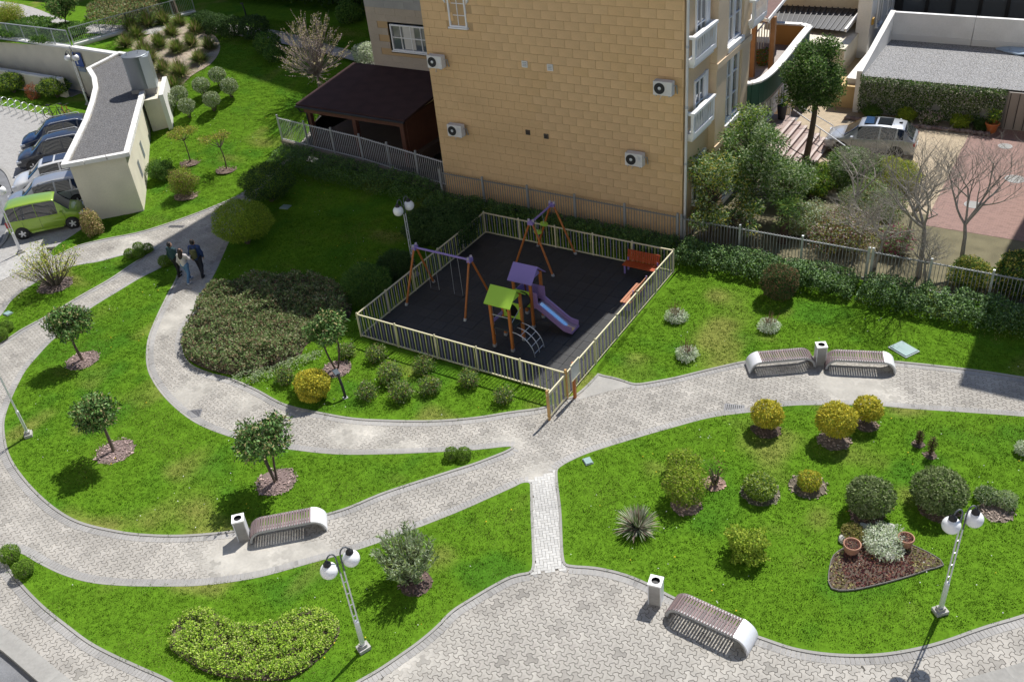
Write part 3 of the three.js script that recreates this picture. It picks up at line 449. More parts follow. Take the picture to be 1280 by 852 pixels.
    for (const p of [[-13.98,-44.835], [-14.678,-44.144]]) { const q = new B(); block(q, p[0] - 0.11, p[0] + 0.11, 3.6, 6.35, p[1] - 0.11, p[1] + 0.11); q.mesh('canopy_post', mat([0.38, 0.2, 0.09], 0.8, { map: T.wood }), t); } }
  { const rail = new B(), a = [-15.456,-46.792], c = [-15.728,-49.838]; for (let k = 0; k < 6; k++) rail.tube([[lerp(a[0], c[0], k / 5), 3.6, lerp(a[1], c[1], k / 5)], [lerp(a[0], c[0], k / 5), 4.9, lerp(a[1], c[1], k / 5)]], 0.03, 6); rail.bar([a[0], 4.9, a[1]], [c[0], 4.9, c[1]], 0.06, 0.06); rail.mesh('railing', M.whitePaint, t); }
}
// outdoor air-conditioning units on the ochre wall
{
  const mk = (x, y, label) => {
    const t = thing('air_conditioner', label, 'air conditioner', [x, y, -33.45], 0, 'air conditioners on the ochre wall');
    const b = new B(); b.box(0, 0, 0.33, 0.78, 0.55, 0.3); b.mesh('casing', M.white, t);
    const f = new B(); f.lathe([[0.0, 0], [0.2, 0], [0.225, 0.015], [0.225, 0.0]], 0, 0, 0, 20); const g = f.geo(); g.rotateX(PI / 2); g.translate(-0.12, 0, 0.487); const fan = mesh('fan_grille', g, M.dark, t);
    const h = new B(); h.lathe([[0, 0.02], [0.06, 0.018], [0.07, 0]], 0, 0, 0, 12); const hg = h.geo(); hg.rotateX(PI / 2); hg.translate(-0.12, 0, 0.49); mesh('fan_hub', hg, M.alu, fan);
    const l = new B(); l.box(0.26, 0.08, 0.482, 0.14, 0.2, 0.012); l.mesh('service_panel', M.alu, t);
    for (const s of [-0.28, 0.28]) { const k = new B(); k.bar([s, -0.3, 0.02], [s, -0.3, 0.48], 0.04, 0.04); k.bar([s, -0.3, 0.03], [s, -0.02, 0.03], 0.04, 0.04); k.mesh('bracket', M.galv, t); }
    const p = new B(); p.tube([[0.4, 0.1, 0.3], [0.46, 0.05, 0.15], [0.45, -0.3, 0.04]], 0.025, 6); p.mesh('pipe', M.galv, t); const dh = new B(); dh.tube([[-0.1, -0.27, 0.35], [-0.16, -0.4, 0.2], [-0.3, -0.62, 0.06]], 0.014, 5); dh.mesh('drain_hose', M.white, t); return t;
  };
  for (const [p, l] of [[[-25.467,6.954], 'air conditioner beside the corner of the ochre wall, level with the beige wing window'], [[-24.86,3.799], 'low air conditioner on the ochre wall beside the dark shelter roof'], [[-14.517,6.91], 'upper air conditioner near the white drain pipe and side balconies'], [[-15.806,3.727], 'lower air conditioner near the drain pipe, just above the garden fence']]) mk(p[0], p[1], l);
}
// dark shelter against the beige wing
{
  const t = thing('garden_shelter', 'open timber shelter with dark brown felt roof against the beige wall', 'shelter', [0, 0, 0]);
  const x0 = -36.65, x1 = -29.3, z0 = -34.85, z1 = -39.95, g = 0.75, roofM = mat([0.06, 0.027, 0.027], 0.95, { map: T.asph }), wood = mat([0.13, 0.05, 0.03], 0.7, { map: T.wood });
  const r = new B(); r.obox([(x0 + x1) / 2, 3.3, (z0 + z1) / 2], [(x1 - x0) / 2, 0, 0], [0, 0.06, 0], [0, -0.3, (z0 - z1) / 2]); r.mesh('roof', roofM, t);
  const f = new B(); block(f, x0 + 0.3, x1 - 0.3, 2.55, 2.92, z0 - 0.35, z0 - 0.2); block(f, x0 + 0.3, x0 + 0.45, 2.6, 3.0, z1, z0 - 0.36); f.mesh('fascia_beam', wood, t);
  const gt = new B(); gt.tube([[x0, 2.93, z0 + 0.07], [x1, 2.93, z0 + 0.07]], 0.06, 8); gt.tube([[x0 + 0.1, 2.9, z0 + 0.05], [x0 + 0.15, 2.6, z0 - 0.1], [x0 + 0.4, 2.6, z0 - 0.25], [x0 + 0.4, 0.8, z0 - 0.25]], 0.04, 6); gt.mesh('gutter', M.dark, t);
  for (const [x, z] of [[x0 + 0.5, z0 - 0.4], [(x0 + x1) / 2, z0 - 0.4], [x1 - 0.5, z0 - 0.4], [x0 + 0.5, z1 + 1.6], [x0 + 0.5, z1 + 0.2], [x1 - 0.5, z1 + 0.2]]) { const p = new B(); block(p, x - 0.12, x + 0.12, 0.3, 2.8, z - 0.12, z + 0.12); p.mesh('post', wood, t); }
  const d = new B(); block(d, x0 + 0.3, x1, 0.3, 0.95, z1, z0 - 0.3); d.mesh('deck', mat([0.1, 0.07, 0.055], 0.85, { map: T.wood }), t);
  const bk = new B(); block(bk, x1 - 0.42, x1 - 0.34, 0.95, 2.9, z1, z0 - 0.5); bk.mesh('side_screen', wood, t);
}
// concrete garage with a gravelled roof
const rimG = [[-42.11, -24.4], [-44.08, -26.52], [-46.27, -28.87], [-48.49, -31.03], [-50.38, -32.74], [-52.21, -34.06], [-54.14, -35.15], [-54.77, -37.85], [-53.64, -37.83], [-51.88, -37.2], [-50.24, -36.12], [-46.13, -32.16], [-43.07, -29.1], [-40.31, -26.35]];
{
  const t = thing('garage', 'cream rendered garage with curved gravel roof and white coping', 'garage', [0, 0, 0]);
  const inner = rimG.map((p, i) => { const n = rimG.length, a = rimG[(i + n - 1) % n], c = rimG[(i + 1) % n]; const e = [p[0] - a[0], p[1] - a[1]], f = [c[0] - p[0], c[1] - p[1]], le = Math.hypot(...e), lf = Math.hypot(...f), m = [-(e[1] / le) - f[1] / lf, e[0] / le + f[0] / lf], w = 2 * 0.28 / (m[0] * m[0] + m[1] * m[1]), s = -1; return [p[0] + m[0] * w * s, p[1] + m[1] * w * s]; });
  const b = new B(); for (let i = 0; i < rimG.length; i++) { const a = rimG[i], c = rimG[(i + 1) % rimG.length]; b.quad([a[0], -0.3, a[1]], [a[0], 3.22, a[1]], [c[0], 3.22, c[1]], [c[0], -0.3, c[1]]); } b.mesh('wall', M.cream, t);
  for (let i = 0; i < rimG.length; i++) { const j = (i + 1) % rimG.length, k = new B(), a = rimG[i], c = rimG[j], d = inner[j], e = inner[i]; const n = Math.max(1, Math.round(Math.hypot(c[0] - a[0], c[1] - a[1]) / 1)); for (let q = 0; q < n; q++) { const L = (u, v, f) => [lerp(u[0], v[0], f), lerp(u[1], v[1], f)], s0 = q / n + 0.006, s1 = (q + 1) / n - 0.006; const kk = new B(); kk.prism([L(a, c, s0), L(a, c, s1), L(e, d, s1), L(e, d, s0)], 3.1, 3.3 + rr(-0.004, 0.004)); kk.mesh('coping_stone', M.white, t); } }
  const g = new B(); g.prism(inner, null, 3.14); g.mesh('gravel_roof', M.gravelDark, t);
  { const o = new B(); const d = [-0.7071, -0.7071], n = [0.7071, -0.7071]; const pt = (s, y, k) => [-40.31 + d[0] * s + n[0] * k, y, -26.35 + d[1] * s + n[1] * k]; for (const s of [2.2, 4.4]) { const q = new B(); q.quad(pt(s, 0.7 + s * 0.1, 0.012), pt(s + 0.5, 0.7 + s * 0.1, 0.012), pt(s + 0.5, 1.6 + s * 0.1, 0.012), pt(s, 1.6 + s * 0.1, 0.012)); q.mesh('louvre', mat([0.18, 0.2, 0.22], 0.6), t); } }
  // stair housing beside the roof
  { const c = new B(), d = [-0.7071, -0.7071], n = [0.7071, -0.7071], o = [-46.2, -32.35]; const at = (s, k) => [o[0] + d[0] * s + n[0] * k, o[1] + d[1] * s + n[1] * k]; c.prism([at(0.25, 0.05), at(0.25, 1.0), at(3.4, 1.0), at(3.4, 0.05)], 0.2, 2.95); c.mesh('stair_housing', M.cream, t); const w = new B(); w.prism([at(0, 1.0), at(0, 1.25), at(3.4, 1.25), at(3.4, 1.0)], 0.2, 3.2); w.mesh('side_wall', M.white, t); }
}
{ // sheet-metal flue housing
  const t = thing('metal_flue', 'grey sheet-metal flue drum standing on the gravel roof edge', 'flue', [-47.3, 2.95, -33.6], R(45));
  const b = new B(); b.box(0, 0.2, 0, 1.35, 0.4, 1.1); b.mesh('base', mat([0.4, 0.39, 0.37], 0.8, { map: T.conc }), t);
  const d = new B(); d.lathe([[0.7, 0.4], [0.7, 2.2], [0.73, 2.2], [0.73, 2.28], [0, 2.3]], 0, 0, 0, 14); d.mesh('drum', mat([0.2, 0.22, 0.24], 0.5, { metalness: 0.6 }), t);
  const s = new B(); s.box(0.55, 1.3, 0.1, 0.5, 1.8, 1.1); s.mesh('side_duct', mat([0.38, 0.42, 0.45], 0.4, { metalness: 0.7 }), t);
  for (const x of [-0.35, 0.25]) { const k = new B(); k.tube([[x, 2.28, 0], [x, 2.45, 0]], 0.03, 6); k.mesh('lifting_lug', M.galv, t); }
}
{ // ramp walls with railings and the parking sign
  const seg = (name, label, pts, h0, h1, w, rail) => {
    const t = thing(name, label, 'wall', [0, 0, 0]); const b = new B(), c = new B();
    for (let i = 0; i + 1 < pts.length; i++) { const [a, q] = [pts[i], pts[i + 1]], L = Math.hypot(q[0] - a[0], q[1] - a[1]), ux = (q[0] - a[0]) / L, uz = (q[1] - a[1]) / L; b.obox([(a[0] + q[0]) / 2, (h0 + h1) / 2 - 0.05, (a[1] + q[1]) / 2], [ux * L / 2, 0, uz * L / 2], [0, (h1 - h0) / 2 - 0.05, 0], [-uz * w / 2, 0, ux * w / 2]); c.obox([(a[0] + q[0]) / 2, h1 - 0.04, (a[1] + q[1]) / 2], [ux * L / 2, 0, uz * L / 2], [0, 0.06, 0], [-uz * (w / 2 + 0.04), 0, ux * (w / 2 + 0.04)]); }
    b.mesh('wall_body', M.cream, t); c.mesh('coping', M.white, t);
    if (rail) for (let i = 0; i + 1 < pts.length; i++) { const [a, q] = [pts[i], pts[i + 1]], L = Math.hypot(q[0] - a[0], q[1] - a[1]), n = Math.max(1, Math.round(L / 1.7)); for (let k = 0; k <= n; k++) { const x = lerp(a[0], q[0], k / n), z = lerp(a[1], q[1], k / n), p = new B(); p.box(x, h1 + 0.55, z, 0.05, 1.1, 0.05); p.mesh('railing_post', M.galv, t); } const r = new B(); for (const y of [0.12, 1.08]) r.bar([a[0], h1 + y, a[1]], [q[0], h1 + y, q[1]], 0.05, 0.05); r.mesh('railing_rail', M.galv, t); const m = new B(), nn = Math.round(L / 0.13); for (let k = 0; k < nn; k++) { const f = (k + 0.5) / nn; m.box(lerp(a[0], q[0], f), h1 + 0.6, lerp(a[1], q[1], f), 0.012, 0.94, 0.012); } stuff(m.mesh('railing_infill', M.galv, t)); }
    return t;
  };
  seg('retaining_wall', 'cream retaining wall above the car ramp with metal railing on top', [[-110, -38.2], [-60.2, -38.2]], -0.3, 3.15, 0.3, true);
  seg('retaining_wall', 'cream wall with the blue parking sign beside the gravel roof', [[-60, -38.15], [-54.9, -38.0]], -0.3, 3.2, 0.3, false);
  seg('retaining_wall', 'cream wall with railing running back from the parking sign corner', [[-60.15, -38.4], [-59, -42.2], [-57.5, -47]], 2.0, 3.25, 0.3, true);
  seg('ramp_wall', 'low cream ramp wall with white coping behind the clipped bushes', [[-110, -36.7], [-60.6, -36.9]], -0.3, 1.35, 0.25, false);
  const f = new B(); f.quad([-110, 1.5, -37], [-60, 0.02, -37], [-60, 0.02, -38.1], [-110, 1.5, -38.1]); struct(f.mesh('ramp', M.asphalt));
  const p = [-59.408,2.447], s = thing('parking_sign', 'blue parking sign with white letter P on the cream wall', 'sign', [p[0], p[1], -37.84]);
  const b = new B(); b.box(0, 0, 0, 0.85, 0.95, 0.04); b.mesh('board', mat([0.02, 0.07, 0.3], 0.4), s);
  const l = new B(), W = M.whitePaint; l.box(-0.15, 0, 0.026, 0.11, 0.66, 0.012); const pts = []; for (let k = 0; k <= 10; k++) { const q = -PI / 2 + PI * k / 10; pts.push([0.04 + Math.cos(q) * 0.15, 0.15 + Math.sin(q) * 0.13]); } pts.unshift([-0.11, 0.02]); pts.push([-0.11, 0.28]); for (let k = 0; k + 1 < pts.length; k++) l.bar([pts[k][0], pts[k][1], 0.026], [pts[k + 1][0], pts[k + 1][1], 0.026], 0.012, 0.1); l.mesh('letter', W, s);
  const b2 = new B(); b2.box(0.05, -0.68, 0, 0.75, 0.3, 0.03); b2.mesh('lower_plate', mat([0.25, 0.3, 0.38], 0.4), s);
}
// gravelled flat roof, ivy wall and neighbours beyond the drive
{
  const t = thing('flat_roof_building', 'low building with grey gravel roof and white parapets beside the drive', 'building', [0, 0, 0]);
  const b = new B(); block(b, -10.75, 8, -0.1, 1.9, -56.5, -50.25); b.mesh('wall', mat([0.42, 0.42, 0.4], 0.9, { map: T.conc }), t);
  const g = new B(); g.quad([-10.75, 1.98, -50.22], [8, 1.98, -50.22], [8, 1.98, -56.5], [-10.75, 1.98, -56.5]); g.mesh('gravel_roof', M.gravel, t);
  const l = new B(); l.prism([[0, 0], [6.6, 0], [6.6, 3.55], [0, 2.25]].map(p => [p[0], -p[1]]), 0, 0.28); const lg = l.geo(); lg.rotateX(PI / 2); lg.rotateY(PI / 2); lg.translate(-10.75 - 0.28, 0, -50.1); mesh('parapet', lg, M.white, t);
  for (let k = 0; k < 4; k++) { const q = new B(); block(q, -10.75 + k * 4.2, -10.75 + k * 4.2 + 4.17, 1.9, 3.5, -56.75, -56.5); q.mesh('parapet_panel', mat([0.8, 0.81, 0.82], 0.6, { map: T.render }), t); const s = new B(); block(s, -10.75 + k * 4.2, -10.75 + k * 4.2 + 4.17, 1.9, 2.3, -56.5, -56.44); s.mesh('skirting', mat([0.66, 0.67, 0.68], 0.6), t); }
  { const q = new B(); block(q, -3.7, -2.2, -0.1, 1.9, -50.3, -50.1); q.mesh('gate', mat([0.36, 0.33, 0.3], 0.7), t); for (let k = 0; k < 4; k++) { const s = new B(); s.box(-3.6 + k * 0.4, 0.95, -50.08, 0.03, 1.8, 0.03); s.mesh('gate_batten', M.dark, t); } }
  for (const [x, z, s] of [[-4.4, -55.9, 1], [-5.4, -56.1, 0.6]]) { const q = thing('tarpaulin', s === 1 ? 'crumpled pale blue tarpaulin on the gravel roof corner' : 'small fold of blue tarpaulin against the white parapet', 'tarpaulin', [x + 0.8, 2.0, z]); const gg = new THREE.IcosahedronGeometry(0.6 * s, 3), pp = gg.attributes.position; for (let i = 0; i < pp.count; i++) { const a = pp.getX(i), d = pp.getZ(i), f = 0.7 + 0.7 * vnoise(a * 5 + 3, d * 5 + pp.getY(i) * 4, 0, 5); pp.setXYZ(i, a * f * 1.6, Math.abs(pp.getY(i)) * f * 0.35, d * f); } gg.computeVertexNormals(); mesh('sheet', gg, mat([0.3, 0.4, 0.52], 0.5), q); }
}
{
  const t = thing('annex_building', 'pale annex with dark ribbed metal roof behind the terrace', 'building', [0, 0, 0]);
  const b = new B(); block(b, -20, -12.3, -0.1, 2.6, -57, -52.3); b.mesh('wall', M.cream, t);
  const p = [[-17.092,-57.278], [-12.659,-56.926], [-12.911,-54.392], [-16.041,-54.849]]; const q = new B(); q.quad([p[3][0] - 1.5, 2.9, p[3][1]], [p[2][0], 2.9, p[2][1]], [p[1][0], 3.4, p[1][1]], [p[0][0] - 1, 3.4, p[0][1]]); const roof = q.mesh('metal_roof', mat([0.05, 0.05, 0.052], 0.5, { metalness: 0.3 }), t);
  for (let k = 0; k <= 16; k++) { const f = k / 16, r = new B(); r.bar([lerp(p[3][0] - 1.5, p[2][0], f), 2.93, lerp(p[3][1], p[2][1], f)], [lerp(p[0][0] - 1, p[1][0], f), 3.43, lerp(p[0][1], p[1][1], f)], 0.06, 0.07); r.mesh('roof_rib', mat([0.07, 0.07, 0.075], 0.5), roof); }
  const f = new B(); block(f, -21, p[1][0] + 0.2, -0.1, 4.4, p[1][1] - 3, p[1][1] - 0.05); f.mesh('upper_wall', M.cream, t);
  const e = new B(); e.bar([p[2][0] + 0.05, 2.95, p[2][1]], [p[1][0] + 0.05, 3.45, p[1][1]], 0.14, 0.2); e.mesh('verge', M.whitePaint, t);
}
{
  const t = thing('white_building', 'narrow white rendered building between the annex and gravel roof', 'building', [0, 0, 0]);
  const b = new B(); block(b, -12.5, -11.75, -0.1, 5.2, -70, -55.2); b.mesh('wall', M.white, t); const c = new B(); block(c, -12.6, -11.6, 5.2, 5.35, -70, -55.1); c.mesh('coping', M.white, t);
  const l = new B(); block(l, -11.75, -11.05, 1.2, 1.5, -57, -51); l.mesh('ledge', M.white, t); const d = new B(); block(d, -12.3, -11.05, -0.1, 1.2, -57, -50.6); d.mesh('ledge_wall', mat([0.55, 0.4, 0.2], 0.9), t);
  for (let k = 0; k < 3; k++) windowPart(t, [-11.73, 2.6, -56.5 - k * 2.6], [0, 0, -1], 1.2, 1.6, 2, 1, 1);
  const w = new B(); w.box(-11.7, 3.2, -55.6, 0.1, 0.35, 0.3); w.mesh('meter_box', mat([0.5, 0.3, 0.05], 0.6), t);
}
{
  const t = thing('glazed_building', 'dark glass fronted building behind the white parapet wall', 'building', [0, 0, 0]);
  const b = new B(); block(b, -12, 10, -0.1, 9, -72, -61.2); b.mesh('wall', M.dark, t);
  for (let k = 0; k < 8; k++) { const q = new B(); q.box(-10.6 + k * 1.45, 3.2, -61.12, 1.25, 5.5, 0.04); q.mesh('pane', new THREE.MeshPhysicalMaterial({ color: C(0.09, 0.1, 0.11), roughness: 0.1, clearcoat: 1 }), t); const m = new B(); m.box(-9.87 + k * 1.45, 3.2, -61.08, 0.2, 5.6, 0.14); m.mesh('mullion', M.black, t); }
}
{ // neighbours outside the frame that throw their shade into it
  const t = thing('neighbour_block', 'tall rendered apartment block to the right of the drive', 'building', [0, 0, 0]);
  const b = new B(); block(b, -0.72, 16, -0.1, 15.1, -49, -39); b.mesh('wall', M.cream, t);
  const q = thing('rear_block', 'tall rendered apartment block beyond the dark far hedge', 'building', [0, 0, 0]);
  const c = new B(); block(c, -48.5, -37, 0, 25.5, -72, -56); c.mesh('wall', M.cream, q);
  const q2 = thing('rear_block', 'lower rendered apartment block beyond the upper lawn rose bed', 'building', [0, 0, 0]);
  const c2 = new B(); block(c2, -92, -48.6, 0, 16.6, -72, -56); c2.mesh('wall', M.cream, q2);
  // the sunlit block on which the viewpoint stands
  const q3 = thing('viewpoint_block', 'pale sunlit apartment block opposite the ochre building', 'building', [0, 0, 0]);
  const c3 = new B(); block(c3, -75, 45, -0.5, 36, 8, 20); c3.mesh('wall', mat([0.66, 0.62, 0.56], 0.85, { map: T.render }), q3);
  for (let f = 0; f < 11; f++) { const s = new B(); block(s, -75, 45, 2.6 + f * 3, 2.8 + f * 3, 7.65, 8); s.mesh('floor_band', M.white, q3); }
}

// ---------- playground ----------
{
  const g = new THREE.Group(); g.name = 'playground_surface'; struct(g); scene.add(g);
  const n = 17, sx = (PLAY.x1 - PLAY.x0) / n, sz = (PLAY.z1 - PLAY.z0) / n;
  const base = new B(); block(base, PLAY.x0, PLAY.x1, -0.1, 0.03, PLAY.z0, PLAY.z1); base.mesh('sub_base', M.black, g);
  const tb = new B(); tb.box(0, 0, 0, sx - 0.014, 0.04, sz - 0.014); const tg = tb.geo();
  for (let i = 0; i < n; i++) for (let j = 0; j < n; j++) { const m = mesh('rubber_tile', tg, pick(M.rubber), g); m.position.set(PLAY.x0 + (i + 0.5) * sx, 0.035 + rr(-0.002, 0.003), PLAY.z0 + (j + 0.5) * sz); m.rotation.y = Math.floor(rnd() * 2) * PI; }
}
{
  const bars = [mat([0.5, 0.52, 0.2], 0.45), mat([0.2, 0.19, 0.3], 0.5)];
  const pb = new B(); pb.box(0, 0, 0, 0.026, 0.98, 0.026); const pg = pb.geo(), qb = new B(); qb.box(0, 0, 0, 0.055, 1.1, 0.055); const qg = qb.geo(), cb = new B(); cb.lathe([[0.036, 0], [0.036, 0.02], [0, 0.045]], 0, 0, 0, 8); const cg = cb.geo();
  const side = (a, c, label) => {
    const t = thing('playground_fence', label, 'fence', [0, 0, 0], 0, 'railings round the playground'); const L = Math.hypot(c[0] - a[0], c[1] - a[1]);
    for (const y of [0.1, 1.06]) { const r = new B(); r.bar([a[0], y, a[1]], [c[0], y, c[1]], 0.045, 0.045); r.mesh('rail', M.fenceY, t); }
    const np = Math.round(L / 1.82); for (let k = 0; k < np; k++) { const q = mesh('post', qg, M.fenceY, t); q.position.set(lerp(a[0], c[0], k / np), 0.56, lerp(a[1], c[1], k / np)); const cap = mesh('post_cap', cg, M.fenceY, q); cap.position.y = 0.55; }
    const n = Math.round(L / 0.135); for (let k = 1; k < n; k++) { const q = mesh('picket', pg, bars[k % 2], t); q.position.set(lerp(a[0], c[0], k / n), 0.58, lerp(a[1], c[1], k / n)); }
  };
  const { x0, x1, z0, z1 } = PLAY;
  side([x0, z1], [x0, z0], 'yellow and violet railing of the playground beside the tall swing set'); side([x0, z0], [x1, z0], 'yellow and violet playground railing behind the orange bench, facing the ochre wall');
  side([x1, z0], [x1, z1 + 1.35], 'yellow and violet playground railing beside the strip of lit rubber tiles'); side([x1, z1], [x0, z1], 'yellow and violet playground railing along the shrub lawn with barred shadows');
  const t = thing('playground_gate', 'narrow yellow railing gate between two orange posts at the playground entrance', 'gate', [x1, 0, z1 + 0.68]);
  for (const s of [-0.64, 0.62]) { const q = new B(); q.box(0, 0.62, s, 0.075, 1.24, 0.075); q.mesh('gate_post', mat([0.6, 0.36, 0.13], 0.6, { map: T.wood }), t); }
  for (const y of [0.14, 1.0]) { const r = new B(); r.box(0, y, 0, 0.04, 0.045, 1.16); r.mesh('rail', M.fenceY, t); }
  for (let k = 0; k < 8; k++) { const q = mesh('picket', pg, bars[k % 2], t); q.scale.y = 0.86; q.position.set(0, 0.57, -0.5 + k / 7); }
}
{ const p = [-12.908,-21.98], t = thing('notice_board', 'grey notice panel on an orange timber post at the playground corner', 'sign', [p[0], 0, p[1]]);
  const b = new B(); b.box(0, 0.75, 0, 0.09, 1.5, 0.09); b.mesh('post', M.orangeWood, t); const q = new B(); q.box(0.06, 1.22, -0.02, 0.03, 0.62, 0.56); q.mesh('panel', mat([0.55, 0.56, 0.53], 0.6, { map: T.conc }), t); const f = new B(); for (const [y, h] of [[0.9, 0.03], [1.54, 0.03]]) f.box(0.06, y, -0.02, 0.045, h, 0.58); f.mesh('panel_frame', M.fenceY, t); }
function swingFrame(t, ax, len, spread, h) {     // beam along local x
  for (const s of [-1, 1]) { for (const f of [-1, 1]) { const b = new B(); b.tube([[s * (len / 2 + 0.12), 0.03, f * spread], [s * len / 2, h, f * 0.06]], [0.048, 0.044], 10); const l = b.mesh('leg', M.orangeWood, t); const k = new B(); k.tube([[s * (len / 2 + 0.12), 0.02, f * spread], [s * (len / 2 + 0.115), 0.14, f * (spread - 0.04)]], 0.07, 10); k.mesh('foot_socket', M.galv, l); } const j = new B(); j.box(s * len / 2, h, 0, 0.16, 0.16, 0.24); j.mesh('joint_bracket', M.purple, t); for (const f of [-1, 1]) { const c = new B(); c.tube([[s * len / 2, h + 0.06, f * 0.1], [s * len / 2, h + 0.15, f * 0.1]], 0.05, 8); c.mesh('end_cap', mat([0.5, 0.45, 0.5], 0.5), t); } }
  const b = new B(); b.tube([[-len / 2, h, 0], [len / 2, h, 0]], 0.046, 12); b.mesh('beam', M.purple, t);
}
{ const t = thing('swing_set', 'two-seat swing with purple beam and orange timber legs beside the left railing', 'swing set', [-20.55, 0, -25.4]);
  swingFrame(t, 0, 2.65, 0.98, 2.25);
  for (const x of [-0.62, 0.55]) { const b = new B(); b.box(0, 0, 0, 0.46, 0.035, 0.18); const s = b.mesh('seat', M.dark, t); s.position.set(x, 0.45, 0); for (const q of [-0.21, 0.21]) { const c = new B(); c.tube([[q, 0.01, 0], [q * 0.9, 1.76, 0]], 0.009, 5); c.mesh('chain', M.galv, s); } } }
{ const t = thing('disc_swing', 'small purple-beamed frame with lime discs in front of the rear railing', 'swing set', [-18.5, 0, -29.75], PI / 2);
  swingFrame(t, 0, 1.75, 0.95, 2.3);
  for (const [x, y] of [[-0.5, 1.95], [0.05, 2.05]]) { const b = new B(); b.lathe([[0, -0.02], [0.17, -0.02], [0.17, 0.02], [0, 0.025]], 0, 0, 0, 18); const g = b.geo(); g.rotateX(0.25); g.translate(x, y - 0.25, 0.05); const d = mesh('disc_seat', g, M.lime, t); const c = new B(); c.tube([[x, y - 0.25, 0.05], [x, 2.28, 0]], 0.01, 5); c.mesh('chain', M.galv, d); } }
{ // two-tower play unit
  const t = thing('play_tower', 'two-tower climbing frame with lime and purple roofs, tunnel and slide', 'play tower', [0, 0, 0]);
  const post = (x, z, h) => { const b = new B(); b.box(x, h / 2 + 0.04, z, 0.095, h, 0.095); const m = b.mesh('post', M.orangeWood, t); const f = new B(); f.box(x, 0.1, z, 0.115, 0.14, 0.115); f.mesh('foot_socket', M.galv, m); };
  const roof = (x0, x1, z0, z1, y, r, m) => { const zc = (z0 + z1) / 2, o = 0.16; for (const s of [1, -1]) { const b = new B(); b.obox([(x0 + x1) / 2, (y + r) / 2, zc + s * ((z0 - z1) / 4 + o / 2)], [(x1 - x0) / 2 + o, 0, 0], [0, 0.018, 0], [0, -(r - y) / 2, s * ((z0 - z1) / 4 + o / 2)]); b.mesh('roof_panel', m, t); } for (const x of [x0, x1]) { const g = new B(); g.tri([x, y + 0.02, z0], [x, y + 0.02, z1], [x, r - 0.04, zc]); g.mesh('gable', m, t); } };
  const gx0 = -17.08, gx1 = -16.28, gz0 = -23.42, gz1 = -24.22, px0 = -17.1, px1 = -16.36, pz0 = -25.1, pz1 = -25.86;
  for (const x of [gx0, gx1]) for (const z of [gz0, gz1]) post(x, z, 2.08); for (const x of [px0, px1]) for (const z of [pz0, pz1]) post(x, z, 2.12);
  roof(gx0, gx1, gz0, gz1, 2.02, 2.5, M.lime); roof(px0, px1, pz0, pz1, 2.06, 2.55, M.purple);
  const deck = (x0, x1, z1, z0) => { const b = new B(); block(b, x0, x1, 0.88, 0.95, z1, z0); b.mesh('deck', mat([0.03, 0.035, 0.04], 0.7), t); }; deck(gx0, gx1, gz1, gz0); deck(px0, px1, pz1, pz0);
  const panel = (x0, x1, y0, y1, z, m) => { const b = new B(); block(b, x0, x1, y0, y1, z - 0.012, z + 0.012); b.mesh('panel', m, t); }, panelX = (x, y0, y1, z1, z0, m) => { const b = new B(); block(b, x - 0.012, x + 0.012, y0, y1, z1, z0); b.mesh('panel', m, t); };
  const ring = (z, m) => { const s = new THREE.Shape(); s.moveTo(-0.36, -0.34); s.lineTo(0.36, -0.34); s.lineTo(0.36, 0.34); s.lineTo(-0.36, 0.34); s.closePath(); const h = new THREE.Path(); h.absarc(0, 0, 0.28, 0, PI * 2, true); s.holes.push(h); const g = new THREE.ExtrudeGeometry(s, { depth: 0.025, bevelEnabled: false, curveSegments: 20 }); g.translate((gx0 + gx1) / 2, 1.32, z); mesh('panel', g, m, t); };
  ring(gz1 + 0.02, M.lime); ring(pz0 + 0.02, M.lime);
  { const g = new THREE.CylinderGeometry(0.31, 0.31, 0.9, 20, 1, true); g.rotateX(PI / 2); g.translate(-16.68, 1.32, -24.66); mesh('tunnel', g, M.dark, t); }
  panelX(px0, 0.98, 1.55, pz1, pz0, M.purple); panel(px0, px1, 0.98, 1.5, pz1, M.purple); panelX(gx0 - 0.02, 1.05, 1.2, gz1, gz0, M.purple);
  { const b = new B(); b.bar([gx0, 1.5, gz0], [gx1, 1.5, gz0], 0.03, 0.03); b.mesh('guard_rail', M.galv, t); const c = new B(); c.tube([[gx1, 1.2, gz0], [gx1, 1.55, gz1]], 0.014, 6); c.mesh('grab_bar', M.galv, t); }
  { const b = new B(); b.tube([[gx0, 1.75, gz1], [gx0 - 0.35, 1.78, gz1 + 0.1], [gx0 - 0.42, 1.7, gz1 + 0.12], [gx0 - 0.42, 0.05, gz1 + 0.12]], 0.022, 8); b.mesh('fireman_pole', M.galv, t); }
  { // slide
    const y = s => 0.97 - 0.8 * sstep(0, 1, s * 0.98) * 1.0, z0 = -25.2, z1 = -25.76, N = 14, xs = s => px1 + 0.04 + s * 1.55, m = mat([0.29, 0.19, 0.4], 0.4);
    const bed = new B(), wl = [new B(), new B()]; for (let k = 0; k < N; k++) { const s0 = k / N, s1 = (k + 1) / N, f = s => lerp(0.97, 0.24, clamp((s - 0.08) / 0.72, 0, 1)) - (s > 0.8 ? (s - 0.8) * 0.15 : 0), A = [xs(s0), f(s0)], Cc = [xs(s1), f(s1)]; bed.quad([A[0], A[1], z0], [Cc[0], Cc[1], z0], [Cc[0], Cc[1], z1], [A[0], A[1], z1]); [z0, z1].forEach((z, i) => wl[i].obox([(A[0] + Cc[0]) / 2, (A[1] + Cc[1]) / 2 + 0.06, z], [(Cc[0] - A[0]) / 2, (Cc[1] - A[1]) / 2, 0], [0, 0.13, 0], [0, 0, 0.03])); }
